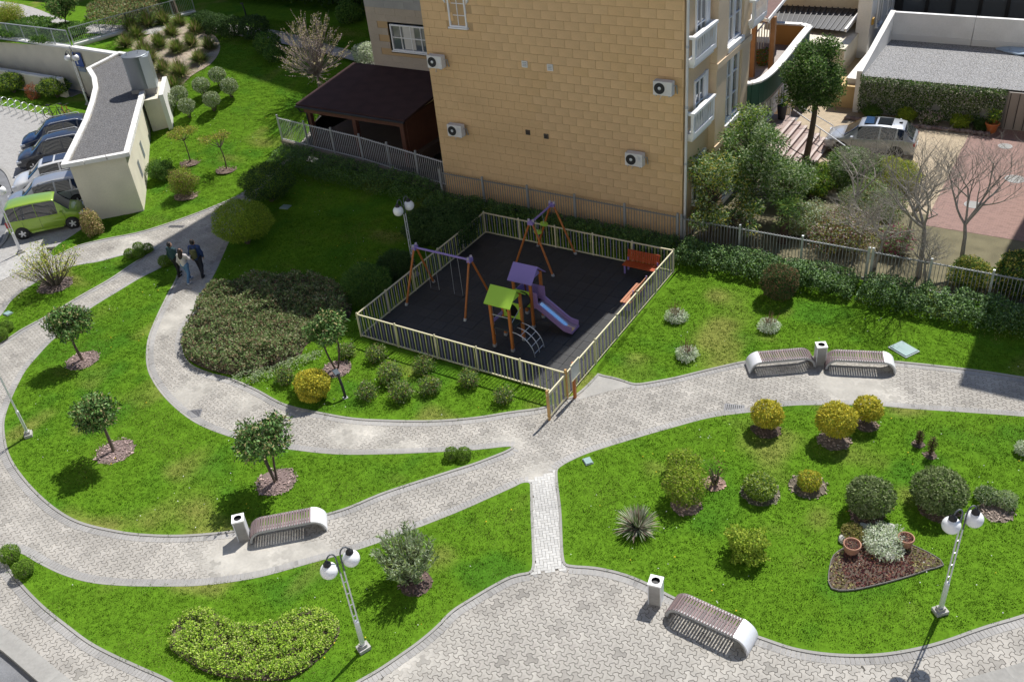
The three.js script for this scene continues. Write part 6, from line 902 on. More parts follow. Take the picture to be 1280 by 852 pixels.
  bush('willow_bush', 'feathery dark green shrub against the playground railing', [-23.817,-24.345], 1.0, 0.75, { cols: pal.green, len: 0.14, wid: 0.012, lump: 0.2, shell: 0.3 });
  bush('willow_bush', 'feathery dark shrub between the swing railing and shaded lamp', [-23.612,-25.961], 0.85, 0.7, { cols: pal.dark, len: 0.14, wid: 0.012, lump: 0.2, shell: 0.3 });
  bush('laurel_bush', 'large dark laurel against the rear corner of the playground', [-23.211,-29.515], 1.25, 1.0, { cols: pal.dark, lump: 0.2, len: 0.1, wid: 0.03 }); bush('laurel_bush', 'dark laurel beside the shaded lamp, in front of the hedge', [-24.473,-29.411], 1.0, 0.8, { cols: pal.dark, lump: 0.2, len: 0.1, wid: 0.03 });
  bush('photinia_bush', 'round reddish-topped bush before the clipped hedge', [-8.678,-30.779], 0.72, 0.72, { cols: [...pal.dark, [0.12, 0.09, 0.04], [0.16, 0.09, 0.05]], lump: 0.1, lift: 0.1 });
  // yellow twiggy shrub
  { const p = [-38.124,-19.369], t = thing('yellow_shrub', 'broad twiggy shrub with yellow-green leaf tips in a mulch ring', 'shrub', on(p)), s = new B(), l = new B(); for (let k = 0; k < 60; k++) { const q = rr(0, 2 * PI), e = Math.sqrt(rnd()) * 1.45, h = 1.95 - 0.42 * e + rr(-0.35, 0.15); const pts = limbs(s, [Math.cos(q) * 0.15, 0, Math.sin(q) * 0.15], [Math.cos(q) * e, h, Math.sin(q) * e], 0.022, 0.006, 0.12); for (let m = 0; m < 5; m++) { const a = pts[3 + (m % 3)], u = sph(); limbs(s, a, [a[0] + u[0] * 0.35, a[1] + Math.abs(u[1]) * 0.3, a[2] + u[2] * 0.35], 0.006, 0.003, 0.03); } for (let m = 0; m < 26; m++) { const a = pts[4 + (m % 3)]; leafTo(l, [a[0] + rr(-0.2, 0.2), a[1] + rr(-0.12, 0.22), a[2] + rr(-0.2, 0.2)], [0, 1, 0], 0.09, 0.025, pick([...pal.oak, ...pal.lime])); } } s.mesh('stems', M.twig, t); l.mesh('foliage', M.leaf, t); mulch(p, 0.85, 'mulch ring under the yellow twiggy shrub', [0.26, 0.2, 0.18]); }
  bush('corner_shrub', 'small brownish shrub at the corner of the garage wall', [-40.647,-23.557], 0.5, 0.7, { cols: [...pal.twiggy, ...pal.straw], lump: 0.25, shell: 0.3 });
}
// --- masses: heart hedge, rose bed, clipped hedges ---
function mass(poly, hgt, n, len, wid, cols, lump, dip) { const b = new B(); let x0 = 1e9, x1 = -1e9, z0 = 1e9, z1 = -1e9; for (const p of poly) { x0 = Math.min(x0, p[0]); x1 = Math.max(x1, p[0]); z0 = Math.min(z0, p[1]); z1 = Math.max(z1, p[1]); } let k = 0, g = 0; while (k < n && g++ < n * 12) { const x = rr(x0, x1), z = rr(z0, z1); if (!inPoly(x, z, poly)) continue; const e = Math.min(1, distPoly(x, z, poly) / (hgt * 0.55)), top = hgt * Math.sqrt(1 - (1 - e) * (1 - e) * 0.75) * (1 - lump + 2 * lump * fbm(x * 1.6, z * 1.6, 2, 33)); const low = dip ? lerp(0.5, 1, sstep(dip[2] * 0.6, dip[2], Math.hypot(x - dip[0], z - dip[1]))) : 1, f = Math.pow(rnd(), 0.4) * low, cut = vnoise(x * 5.2, z * 5.2, 0, 91); if (cut > 0.62 && f > 1.25 - cut * 0.75) continue; leafTo(b, [x, th(x, z) + top * f, z], [0, 1, 0], len, wid, pick(cols)); k++; } return b; }
{
  const heart = smooth([[-16.43,-9.347],[-16.871,-9.33],[-17.587,-9.328],[-17.917,-9.191],[-18.138,-8.893],[-18.063,-8.449],[-17.685,-7.971],[-16.953,-7.87],[-16.054,-7.871],[-15.21,-8.124],[-14.614,-8.383],[-14.012,-8.777],[-13.802,-9.369],[-13.73,-10.015],[-13.905,-10.584],[-14.4,-10.804],[-14.908,-10.726],[-15.335,-10.387],[-15.708,-9.836],[-16.05,-9.571]]);
  const t = thing('low_hedge', 'low heart-shaped lime green hedge on the south lawn', 'hedge', [0, 0.02, 0]); mass(heart, 0.3, 13000, 0.07, 0.022, [[0.2, 0.31, 0.03], [0.26, 0.35, 0.045], [0.15, 0.25, 0.02], [0.3, 0.35, 0.1], [0.1, 0.17, 0.02]], 0.18).mesh('foliage', M.leaf, t); const s = new B(); s.prism(heart, null, 0.03); s.mesh('soil', M.soil, t);
  const bed = smooth([[-30.512,-21.431],[-30.184,-22.632],[-29.595,-23.315],[-28.747,-23.888],[-27.505,-24.334],[-25.714,-24.371],[-23.985,-23.34],[-23.531,-22.382],[-23.742,-21.302],[-23.964,-20.604],[-23.677,-19.684],[-24.238,-18.644],[-24.952,-17.881],[-26.392,-17.617],[-27.644,-17.794],[-28.642,-18.414],[-29.464,-19.29],[-29.966,-20.371]]);
  const r = thing('rose_bed', 'large dense bed of reddish-green roses beside the curving path', 'flower bed', [0, 0.02, 0]); mass(bed, 0.58, 32000, 0.1, 0.036, pal.rose, 0.6, [...[-25.896,-20.85], 1.9]).mesh('foliage', M.leaf, r); const rs = new B(); rs.prism(bed, null, 0.04); rs.mesh('soil', M.soil, r);
  const edge = smooth([[-25.166,-17.675],[-24.309,-18.502],[-23.604,-19.603],[-23.09,-20.405],[-22.788,-20.195],[-23.084,-19.386],[-23.517,-18.314],[-24.167,-17.591]]); const e = thing('edging_plants', 'low grey-green plants edging the rose bed', 'plants', [0, 0.03, 0]); mass(edge, 0.22, 1500, 0.07, 0.02, pal.olive, 0.2).mesh('foliage', M.leaf, e);
  const hedge = (x0, x1, z0, z1, h, label, cols, n) => { const q = thing('clipped_hedge', label, 'hedge', [0, 0, 0]); const pts = []; const N = 24; for (let k = 0; k <= N; k++) pts.push([lerp(x0, x1, k / N), z0 + 0.16 * (hash2(k, 1, 8) - 0.5)]); for (let k = N; k >= 0; k--) pts.push([lerp(x0, x1, k / N), z1]); mass(pts, h, n, 0.085, 0.028, cols, 0.22).mesh('foliage', M.gloss, q); };
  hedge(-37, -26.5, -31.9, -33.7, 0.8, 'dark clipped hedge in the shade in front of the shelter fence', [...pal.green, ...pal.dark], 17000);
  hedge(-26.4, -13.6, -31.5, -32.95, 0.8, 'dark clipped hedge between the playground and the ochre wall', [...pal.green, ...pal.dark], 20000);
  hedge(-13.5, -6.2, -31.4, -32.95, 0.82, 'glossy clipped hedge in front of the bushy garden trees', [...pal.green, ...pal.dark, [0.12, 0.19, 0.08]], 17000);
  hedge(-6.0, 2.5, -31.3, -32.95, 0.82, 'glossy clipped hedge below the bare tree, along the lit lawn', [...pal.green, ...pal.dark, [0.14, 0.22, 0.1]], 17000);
}
// --- the triangular flower bed ---
{
  const poly = smooth([[-3.224,-18.749],[-3.213,-18.405],[-3.074,-17.766],[-2.923,-17.602],[-2.532,-17.755],[-1.981,-18.227],[-1.358,-18.843],[-0.923,-19.337],[-0.599,-19.716],[-0.919,-19.916],[-1.477,-20.039],[-1.767,-20.124],[-2.731,-19.547],[-3.08,-19.079]], 0.2), t = thing('flower_bed', 'triangular bed of wine-red seedlings edged with stone', 'flower bed', [0, 0.02, 0]);
  const s = new B(); s.prism(poly, null, 0.045); s.mesh('soil', M.soil, t); const e = new B(); for (let i = 0; i < poly.length; i++) { const a = poly[i], c = poly[(i + 1) % poly.length]; e.bar([a[0], 0.04, a[1]], [c[0], 0.04, c[1]], 0.02, 0.05); } e.mesh('edging', mat([0.16, 0.15, 0.14], 0.9), t);
  const b = new B(), g = new B(); let x0 = Math.min(...poly.map(p => p[0])), x1 = Math.max(...poly.map(p => p[0])), z0 = Math.min(...poly.map(p => p[1])), z1 = Math.max(...poly.map(p => p[1])); const mid = [-2.066,-18.825];
  for (let x = x0; x < x1; x += 0.09) for (let z = z0; z < z1; z += 0.09) { const X = x + rr(-0.025, 0.025), Z = z + rr(-0.025, 0.025); if (!inPoly(X, Z, poly) || distPoly(X, Z, poly) < 0.04) continue; const side = Math.hypot(X - mid[0], (Z - mid[1])) > 0.95; for (let k = 0; k < 7; k++) leafTo(side ? g : b, [X, 0.05, Z], [rr(-1, 1), 0.7, rr(-1, 1)], 0.07, 0.024, pick(side ? [[0.3, 0.28, 0.12], [0.2, 0.2, 0.08], [0.16, 0.09, 0.06]] : pal.wine)); }
  stuff(b.mesh('wine_red_seedlings', M.leaf, t)); stuff(g.mesh('yellow_green_seedlings', M.leaf, t));
  const pot = (p, label, r, m = mat([0.5, 0.27, 0.18], 0.85, { map: T.conc }), h = 0.32) => { const q = thing('plant_pot', label, 'plant pot', [p[0], 0.04, p[1]]); const c = new B(); c.lathe([[r * 0.7, 0], [r * 0.95, h * 0.8], [r, h * 0.8], [r, h], [r * 0.86, h], [r * 0.82, h * 0.8]], 0, 0, 0, 20); c.mesh('pot', m, q); const d = new B(); d.lathe([[r * 0.84, h * 0.82], [0, h * 0.85]], 0, 0, 0, 20); d.mesh('soil', M.soil, q); const l = new B(); for (let k = 0; k < 120; k++) { const u = sph(); leafTo(l, [u[0] * r * 0.7, h * 0.85, u[2] * r * 0.7], [u[0] * 0.4, 1, u[2] * 0.4], 0.06, 0.018, pick(pal.wine)); } l.mesh('seedlings', M.leaf, q); return q; };
  pot([-2.849,-19.097], 'terracotta bowl of wine-red seedlings at the stone-edged end of the flower bed', 0.24); pot([-1.646,-19.956], 'terracotta bowl of wine-red seedlings at the pointed side of the flower bed', 0.22);
  bush('silver_bush', 'spreading silver-leaved plant behind the two terracotta bowls', [-2.179,-19.723], 0.62, 0.32, { cols: pal.silver, lump: 0.25, shell: 0.3, n: 1700, sit: 0.5, len: 0.08 });
  bush('cushion_plant', 'brown-green cushion plant beside the silver-leaved plant', [-2.957,-19.667], 0.36, 0.24, { cols: [[0.16, 0.15, 0.04], [0.12, 0.13, 0.03], [0.2, 0.17, 0.06]], n: 900, len: 0.05, sit: 0.6 });
  const rock = (p, r, label) => { const q = thing('garden_stone', label, 'stone', [p[0], 0.02, p[1]]); const gg = new THREE.IcosahedronGeometry(r, 2), pp = gg.attributes.position; for (let i = 0; i < pp.count; i++) { const a = pp.getX(i), c = pp.getY(i), d = pp.getZ(i), f = 0.75 + 0.5 * vnoise(a / r * 1.7 + 9, (c + d) / r * 1.7 + 9, 0, 7); pp.setXYZ(i, a * f, c * f * 0.7 + r * 0.4, d * f); } gg.computeVertexNormals(); mesh('stone', gg, mat([0.6, 0.58, 0.54], 0.9, { map: T.conc }), q); };
  rock([-2.757,-20.068], 0.17, 'pale stone behind the silver-leaved plant, by the cushion plant'); rock([-2.137,-20.442], 0.13, 'pale stone behind the silver-leaved plant, towards the broad round bush'); rock([-2.191,-19.425], 0.15, 'pale stone between the two terracotta bowls'); rock([-1.901,-19.346], 0.15, 'pointed white stone at the front of the silver-leaved plant'); rock([-3.136,-19.445], 0.16, 'grey stone at the outer side of the cushion plant');
  bush('lavender_bush', 'low dark lavender on bare soil behind the twin lamp', [-0.064,-22.711], 0.32, 0.22, { cols: [...pal.dark, ...pal.olive], n: 900, len: 0.07, wid: 0.012 }); bush('lavender_bush', 'low lavender cushion beside the dark one behind the twin lamp', [0.434,-22.706], 0.3, 0.24, { cols: pal.olive, n: 800, len: 0.07, wid: 0.012 }); mulch([0.282,-22.352], 0.5, 'bare soil round the low lavender plants', [0.3, 0.24, 0.2]);
  bush('small_grey_plant', 'small grey plant at the far end of the right lawn', [0.566,-25.237], 0.25, 0.2, { cols: pal.silver, n: 300 });
}
const stoneA = mat([0.34, 0.25, 0.24], 0.9, { map: T.conc }), stoneB = mat([0.45, 0.36, 0.34], 0.9, { map: T.conc }), edgeStones = thing('stone_edging', 'row of small pinkish stones edging the ivy border', 'edging');
function draped0(poly) { const b = new B(); b.prism(poly, null, 0.03); return b.geo(); }
// --- trees and shrubs of the neighbouring garden ---
function leafyTree(name, label, p, h, blobs, cols, o = {}) {
  const t = thing(name, label, 'tree', on(p, 0), 0), tr = new B(), lf = new B(), ck = o.trunk || h * 0.35;
  const top = limbs(tr, [0, 0, 0], [o.lean || 0.05, ck, 0.05], o.r || 0.12, (o.r || 0.12) * 0.65, 0.08).pop();
  blobs.forEach(([x, y, z, r], i) => { limbs(tr, top, [x, y, z], (o.r || 0.12) * 0.5, 0.012, 0.12); crown(lf, [x, y, z], [r, r * (o.flat || 0.85), r], Math.round((o.n || 900) * r * r * 1.7), o.len || 0.1, o.wid || 0.022, cols, 0.35, o.shell ?? 0.2, i + 3); });
  tr.mesh('trunk', o.bark || M.trunk, t); lf.mesh('crown', M.leaf, t); return t;
}
function blobsIn(n, rx, ry, y, r, sd) { const s0 = seed; seed = sd; const a = []; for (let k = 0; k < n; k++) { const u = sph(), f = Math.pow(rnd(), 0.33); a.push([u[0] * rx * f, y + u[1] * ry * f, u[2] * rx * f, r * rr(0.75, 1.2)]); } seed = s0; return a; }
{
  const ol = { len: 0.14, wid: 0.03, n: 620, r: 0.07, shell: 0.15 };
  leafyTree('olive_tree', 'airy light green tree between the wall corner tree and the steps', [-12.5, -37.7], 4.6, blobsIn(26, 1.15, 1.7, 3.0, 0.5, 16), [...pal.olive, ...pal.lime, ...pal.green], ol);
  leafyTree('olive_tree', 'airy grey-green tree just behind the stout palm', [-10.5, -36.9], 3.6, blobsIn(20, 1.1, 1.2, 2.2, 0.5, 17), [...pal.olive, ...pal.green], ol);
  leafyTree('olive_tree', 'grey-green leafy tree against the ochre wall corner and drain pipe', [-13.0, -34.7], 4, blobsIn(28, 1.3, 1.6, 2.7, 0.52, 11), [...pal.olive, ...pal.green, ...pal.oak], ol);
  leafyTree('olive_tree', 'tall grey-green leafy tree below the side balconies', [-11.8, -36.3], 5, blobsIn(32, 1.2, 2.0, 3.5, 0.5, 12), [...pal.olive, ...pal.green], ol);
  leafyTree('olive_tree', 'grey-green leafy tree beside the steps', [-11.1, -38.8], 4.5, blobsIn(14, 0.9, 0.8, 1.5, 0.45, 13), [...pal.olive, ...pal.green], ol);
  leafyTree('bamboo_clump', 'yellow-green leafy clump low behind the picket fence', [-12.0, -34.3], 2.6, blobsIn(18, 1.6, 0.8, 1.4, 0.5, 14), [...pal.oak, ...pal.green, ...pal.olive], ol);
  leafyTree('broadleaf_tree', 'dark round-crowned tree on a bare leaning trunk by the steps', [-11.3, -42.5], 6.3, blobsIn(30, 1.15, 1.35, 4.75, 0.62, 15), [...pal.dark, ...pal.green, [0.12, 0.18, 0.06], [0.2, 0.24, 0.12]], { trunk: 3.4, lean: 0.3, r: 0.17, n: 1500, len: 0.12, wid: 0.034, shell: 0.2 });
  bush('garden_bush', 'grey-green bush in front of the silver car bonnet', [-8.7, -41.2], 1.35, 0.95, { cols: [...pal.olive, ...pal.green], len: 0.11, wid: 0.028, lump: 0.25, shell: 0.3 });
  bush('garden_bush', 'bright yellow-green bush below the rear wheel of the silver car', [-6.9, -41.8], 1.1, 0.75, { cols: [...pal.lime, ...pal.oak], len: 0.09, wid: 0.02, lump: 0.25, shell: 0.25 });
  bush('garden_bush', 'mixed green bush inside the fence under the bare branches', [-7.2, -38.2], 1.4, 0.95, { cols: [...pal.olive, ...pal.green, ...pal.twiggy], len: 0.1, wid: 0.02, lump: 0.3, shell: 0.2 });
  bush('garden_bush', 'reddish and green bush behind the picket fence near its double post', [-7.6, -35.6], 1.2, 0.8, { cols: [...pal.wine, ...pal.olive, ...pal.oak, ...pal.flower], len: 0.09, wid: 0.025, lump: 0.35, shell: 0.1, dense: 0.7 });
  bush('garden_bush', 'pale mixed bush on the garden bank behind the fence', [-9.3, -36.2], 1.1, 0.75, { cols: [...pal.olive, ...pal.twiggy, ...pal.silver], len: 0.09, lump: 0.35, shell: 0.1, dense: 0.7 });
  bush('garden_bush', 'dark green bush behind the fence beside the red drive', [-0.9, -34.6], 1.0, 0.85, { cols: [...pal.green, ...pal.oak, ...pal.dark], len: 0.11, wid: 0.03, lump: 0.25 });
  bush('garden_bush', 'yellow-flecked bush behind the fence under the bare tree', [-2.5, -34.4], 0.8, 0.6, { cols: [...pal.oak, ...pal.green], len: 0.1, lump: 0.3, shell: 0.2 });
  bush('garden_bush', 'purple-flowered shrub among the bare branches', [-5.6, -35.9], 0.7, 0.6, { cols: [[0.3, 0.07, 0.14], [0.22, 0.05, 0.1], ...pal.olive], len: 0.09, wid: 0.03, lump: 0.3, shell: 0.2, n: 500 });
  bush('garden_bush', 'leafy bush at the foot of the steps', [-10.2, -40.0], 1.0, 0.8, { cols: [...pal.green, ...pal.lime], len: 0.1, lump: 0.3, shell: 0.3 });
  { // palm-like tree with a stout trunk and dark fronds
    const p = [-9.9, -35.0], t = thing('palm_tree', 'stout dark-trunked palm with drooping fronds behind the picket fence', 'tree', on(p, 0)); const s = new B(); s.tube([[0, 0, 0], [0.03, 0.9, 0], [0, 1.75, 0.05]], [0.2, 0.17, 0.15], 9); s.mesh('trunk', mat([0.1, 0.06, 0.045], 0.95, { map: T.bark }), t); const b = new B(); for (let k = 0; k < 26; k++) { const q = rr(0, 2 * PI), L = rr(0.8, 1.25), up = rr(0.1, 0.9); for (let m = 0; m < 26; m++) { const f = m / 26, x = Math.cos(q) * L * f, z = Math.sin(q) * L * f, y = 1.75 + up * f - 1.0 * f * f; for (const e of [-1, 1]) leafTo(b, [x, y, z], [-Math.sin(q) * e + Math.cos(q) * 0.5, -0.2, Math.cos(q) * e + Math.sin(q) * 0.5], 0.28 * (1 - 0.5 * f), 0.014, pick([...pal.green, ...pal.dark, [0.16, 0.2, 0.04]])); } } b.mesh('fronds', M.leaf, t); }
  // bare deciduous trees
  const bare = (name, label, p, h, spread, sd, m, n0) => {
    const s0 = seed; seed = sd; const t = thing(name, label, 'tree', on(p, 0)), b = new B();
    const grow = (a, d, L, r, lv) => { const pts = [a], rad = [r]; let q = a.slice(), v = V(...d); const n = 4; for (let k = 1; k <= n; k++) { v.add(V(rr(-0.16, 0.16), rr(-0.06, 0.16), rr(-0.16, 0.16))).normalize(); q = [q[0] + v.x * L / n, q[1] + v.y * L / n, q[2] + v.z * L / n]; pts.push(q); rad.push(lerp(r, r * 0.62, k / n)); } b.tube(pts, rad, lv > 2 ? 3 : 6, false); if (lv >= 6) return; const c = lv === 0 ? n0 : lv < 3 ? 3 : 3; for (let k = 0; k < c; k++) { const e = pts[lv === 0 ? 4 : Math.min(4, 2 + k)], w = V(v.x + rr(-1, 1) * spread, v.y + rr(-0.25, 0.5), v.z + rr(-1, 1) * spread).normalize(); grow(e, [w.x, w.y, w.z], L * rr(0.62, 0.85), r * 0.55, lv + 1); } };
    grow([0, 0, 0], [0.05, 1, 0.02], h * 0.26, 0.035 + h * 0.0085, 0); b.mesh('branches', m, t); seed = s0;
  };
  const grayB = mat([0.44, 0.4, 0.35], 0.95, { map: T.bark }), paleB = mat([0.52, 0.48, 0.42], 0.95, { map: T.bark });
  bare('bare_tree', 'tall bare tree behind the fence in front of the red drive', [-4.3, -34.3], 8.4, 1.15, 101, grayB, 4); bare('bare_tree', 'slim bare tree beside the red drive', [-3.0, -35.4], 7.2, 1.1, 202, grayB, 4);
  bare('bare_shrub', 'pale bare spreading shrub over the picket fence', [-6.0, -34.4], 4.6, 1.2, 303, paleB, 5); bare('bare_shrub', 'pale bare shrub between the bushes and the bare tree', [-7.6, -37.2], 5.4, 1.05, 404, paleB, 4); bare('bare_shrub', 'pale bare shrub behind the double fence post', [-6.9, -35.2], 3.6, 1.2, 606, paleB, 5); bare('bare_shrub', 'pale bare shrub rising behind the reddish bush', [-5.2, -36.6], 5.2, 1.0, 707, paleB, 4); bare('bare_shrub', 'pale bare tangle leaning on the fence at the red drive', [-4.0, -33.9], 3.2, 1.3, 505, paleB, 6);
}
{ // steps up to the terrace wing
  const t = thing('entrance_steps', 'pinkish stone steps with thin handrails leading up to the terrace wing', 'steps', [0, 0, 0]); const m = mat([0.4, 0.3, 0.27], 0.85, { map: T.conc }), n = 7;
  for (let k = 0; k < n; k++) { const b = new B(), x0 = -13.1 + k * 0.32; block(b, x0, x0 + 0.32, 0, 1.15 - k * 0.165, -45.6, -41.6); const s = b.mesh('step', m, t); const e = new B(); block(e, x0 + 0.2, x0 + 0.335, 1.15 - k * 0.165, 1.17 - k * 0.165, -45.6, -41.6); e.mesh('nosing', mat([0.5, 0.42, 0.38], 0.8), s); }
  const l = new B(); block(l, -14.05, -13.1, 0, 1.15, -45.8, -41.4); l.mesh('landing', m, t);
  for (const z of [-41.5, -45.7]) { const b = new B(); b.tube([[-13.1, 2.0, z], [-10.9, 0.95, z], [-10.9, 0.05, z]], 0.025, 6); b.tube([[-13.1, 1.1, z], [-13.1, 2.0, z]], 0.025, 6); b.mesh('handrail', z > -43 ? M.dark : M.alu, t); }
  const r = thing('guard_rail', 'long pale handrail running past the silver car bonnet', 'railing', [0, 0, 0]); const b = new B(), a = [-13.705,-49.597], c = [-8.909,-44.762]; b.tube([[a[0], 1.0, a[1] + 2.2], [c[0] - 0.1, 0.95, c[1] + 2.0]], 0.03, 6); b.mesh('rail', M.alu, r); for (const f of [0, 0.5, 1]) { const q = new B(); q.tube([[lerp(a[0], c[0] - 0.1, f), 0, lerp(a[1] + 2.2, c[1] + 2, f)], [lerp(a[0], c[0] - 0.1, f), 0.97, lerp(a[1] + 2.2, c[1] + 2, f)]], 0.025, 6); q.mesh('post', M.alu, r); }
}
{ // ivy wall, border plants and pots along the drive
  const t = thing('ivy_screen', 'variegated ivy covering the wall under the gravel roof', 'ivy', [0, 0, 0]), b = new B(); for (let k = 0; k < 9000; k++) { const x = rr(-10.8, -3.8), y = rr(0.15, 2.05); if (vnoise(x * 1.3, y * 1.3, 0, 44) > 0.8) continue; leafTo(b, [x, y, -50.12 + rr(-0.05, 0.22)], [0, 0.1, 1], 0.09, 0.03, pick([...pal.green, ...pal.dark, [0.3, 0.32, 0.24], [0.5, 0.5, 0.44], [0.2, 0.24, 0.14]])); } b.mesh('foliage', M.leaf, t); 
  for (const [x, r, c, l] of [[-9.9, 0.5, pal.green, 'green plant at the ivy wall foot, nearest the white parapet'], [-8.2, 0.55, pal.lime, 'bright green plant at the middle of the ivy wall foot'], [-7.0, 0.5, [...pal.green, ...pal.flower], 'flowering plant at the ivy wall foot'], [-5.6, 0.5, pal.lime, 'bright green plant at the ivy wall foot near the terracotta pot'], [-4.6, 0.45, pal.dark, 'dark plant at the ivy wall foot beside the terracotta pot']]) bush('border_plant', l, [x, -49.7], r, r * 0.7, { cols: c, n: 500, len: 0.1, lump: 0.3, shell: 0.2, cat: 'plant' });
  for (let k = 0; k < 26; k++) { const g = new THREE.IcosahedronGeometry(0.14, 1), p = g.attributes.position; for (let i = 0; i < p.count; i++) { const f = 0.8 + 0.4 * hash2(i, k, 2); p.setXYZ(i, p.getX(i) * f * 1.2, p.getY(i) * f * 0.7, p.getZ(i) * f); } g.computeVertexNormals(); mesh('stone', g, k % 3 ? stoneA : stoneB, edgeStones).position.set(-11 + k * 0.27, 0.08, -49.05 + rr(-0.05, 0.05)); }
  const pot = thing('plant_pot', 'orange terracotta pot with a leafy plant beside the grey gate', 'plant pot', [-4.1, 0.02, -49.5]), q = new B(); q.lathe([[0.2, 0], [0.3, 0.42], [0.34, 0.42], [0.34, 0.5], [0.28, 0.5], [0.26, 0.42]], 0, 0, 0, 18); q.mesh('pot', mat([0.5, 0.16, 0.05], 0.8), pot); const f = new B(); crown(f, [0, 0.85, 0], [0.32, 0.4, 0.32], 220, 0.14, 0.03, [...pal.green, ...pal.lime], 0.3, 0.2, 5); f.mesh('foliage', M.leaf, pot);
  const pot2 = thing('plant_pot', 'dark tall pot with a clipped plant at the top of the steps', 'plant pot', [-13.4, 1.15, -45.3]), q2 = new B(); q2.lathe([[0.18, 0], [0.26, 0.7], [0.22, 0.7], [0.2, 0.62], [0, 0.62]], 0, 0, 0, 16); q2.mesh('pot', M.dark, pot2); const f2 = new B(); crown(f2, [0, 1.0, 0], [0.36, 0.36, 0.36], 420, 0.08, 0.025, [...pal.green, ...pal.lime], 0.15, 0.4, 6); f2.mesh('foliage', M.leaf, pot2);
  bush('terrace_plant', 'red-flowered plant inside the green terrace parapet', [0, 0], 0.45, 0.4, { cols: [...pal.green, [0.4, 0.04, 0.02]], n: 400, lump: 0.3, cat: 'plant' }).position.set([-14.757,-46.045][0], 3.62, [-14.757,-46.045][1]);
}
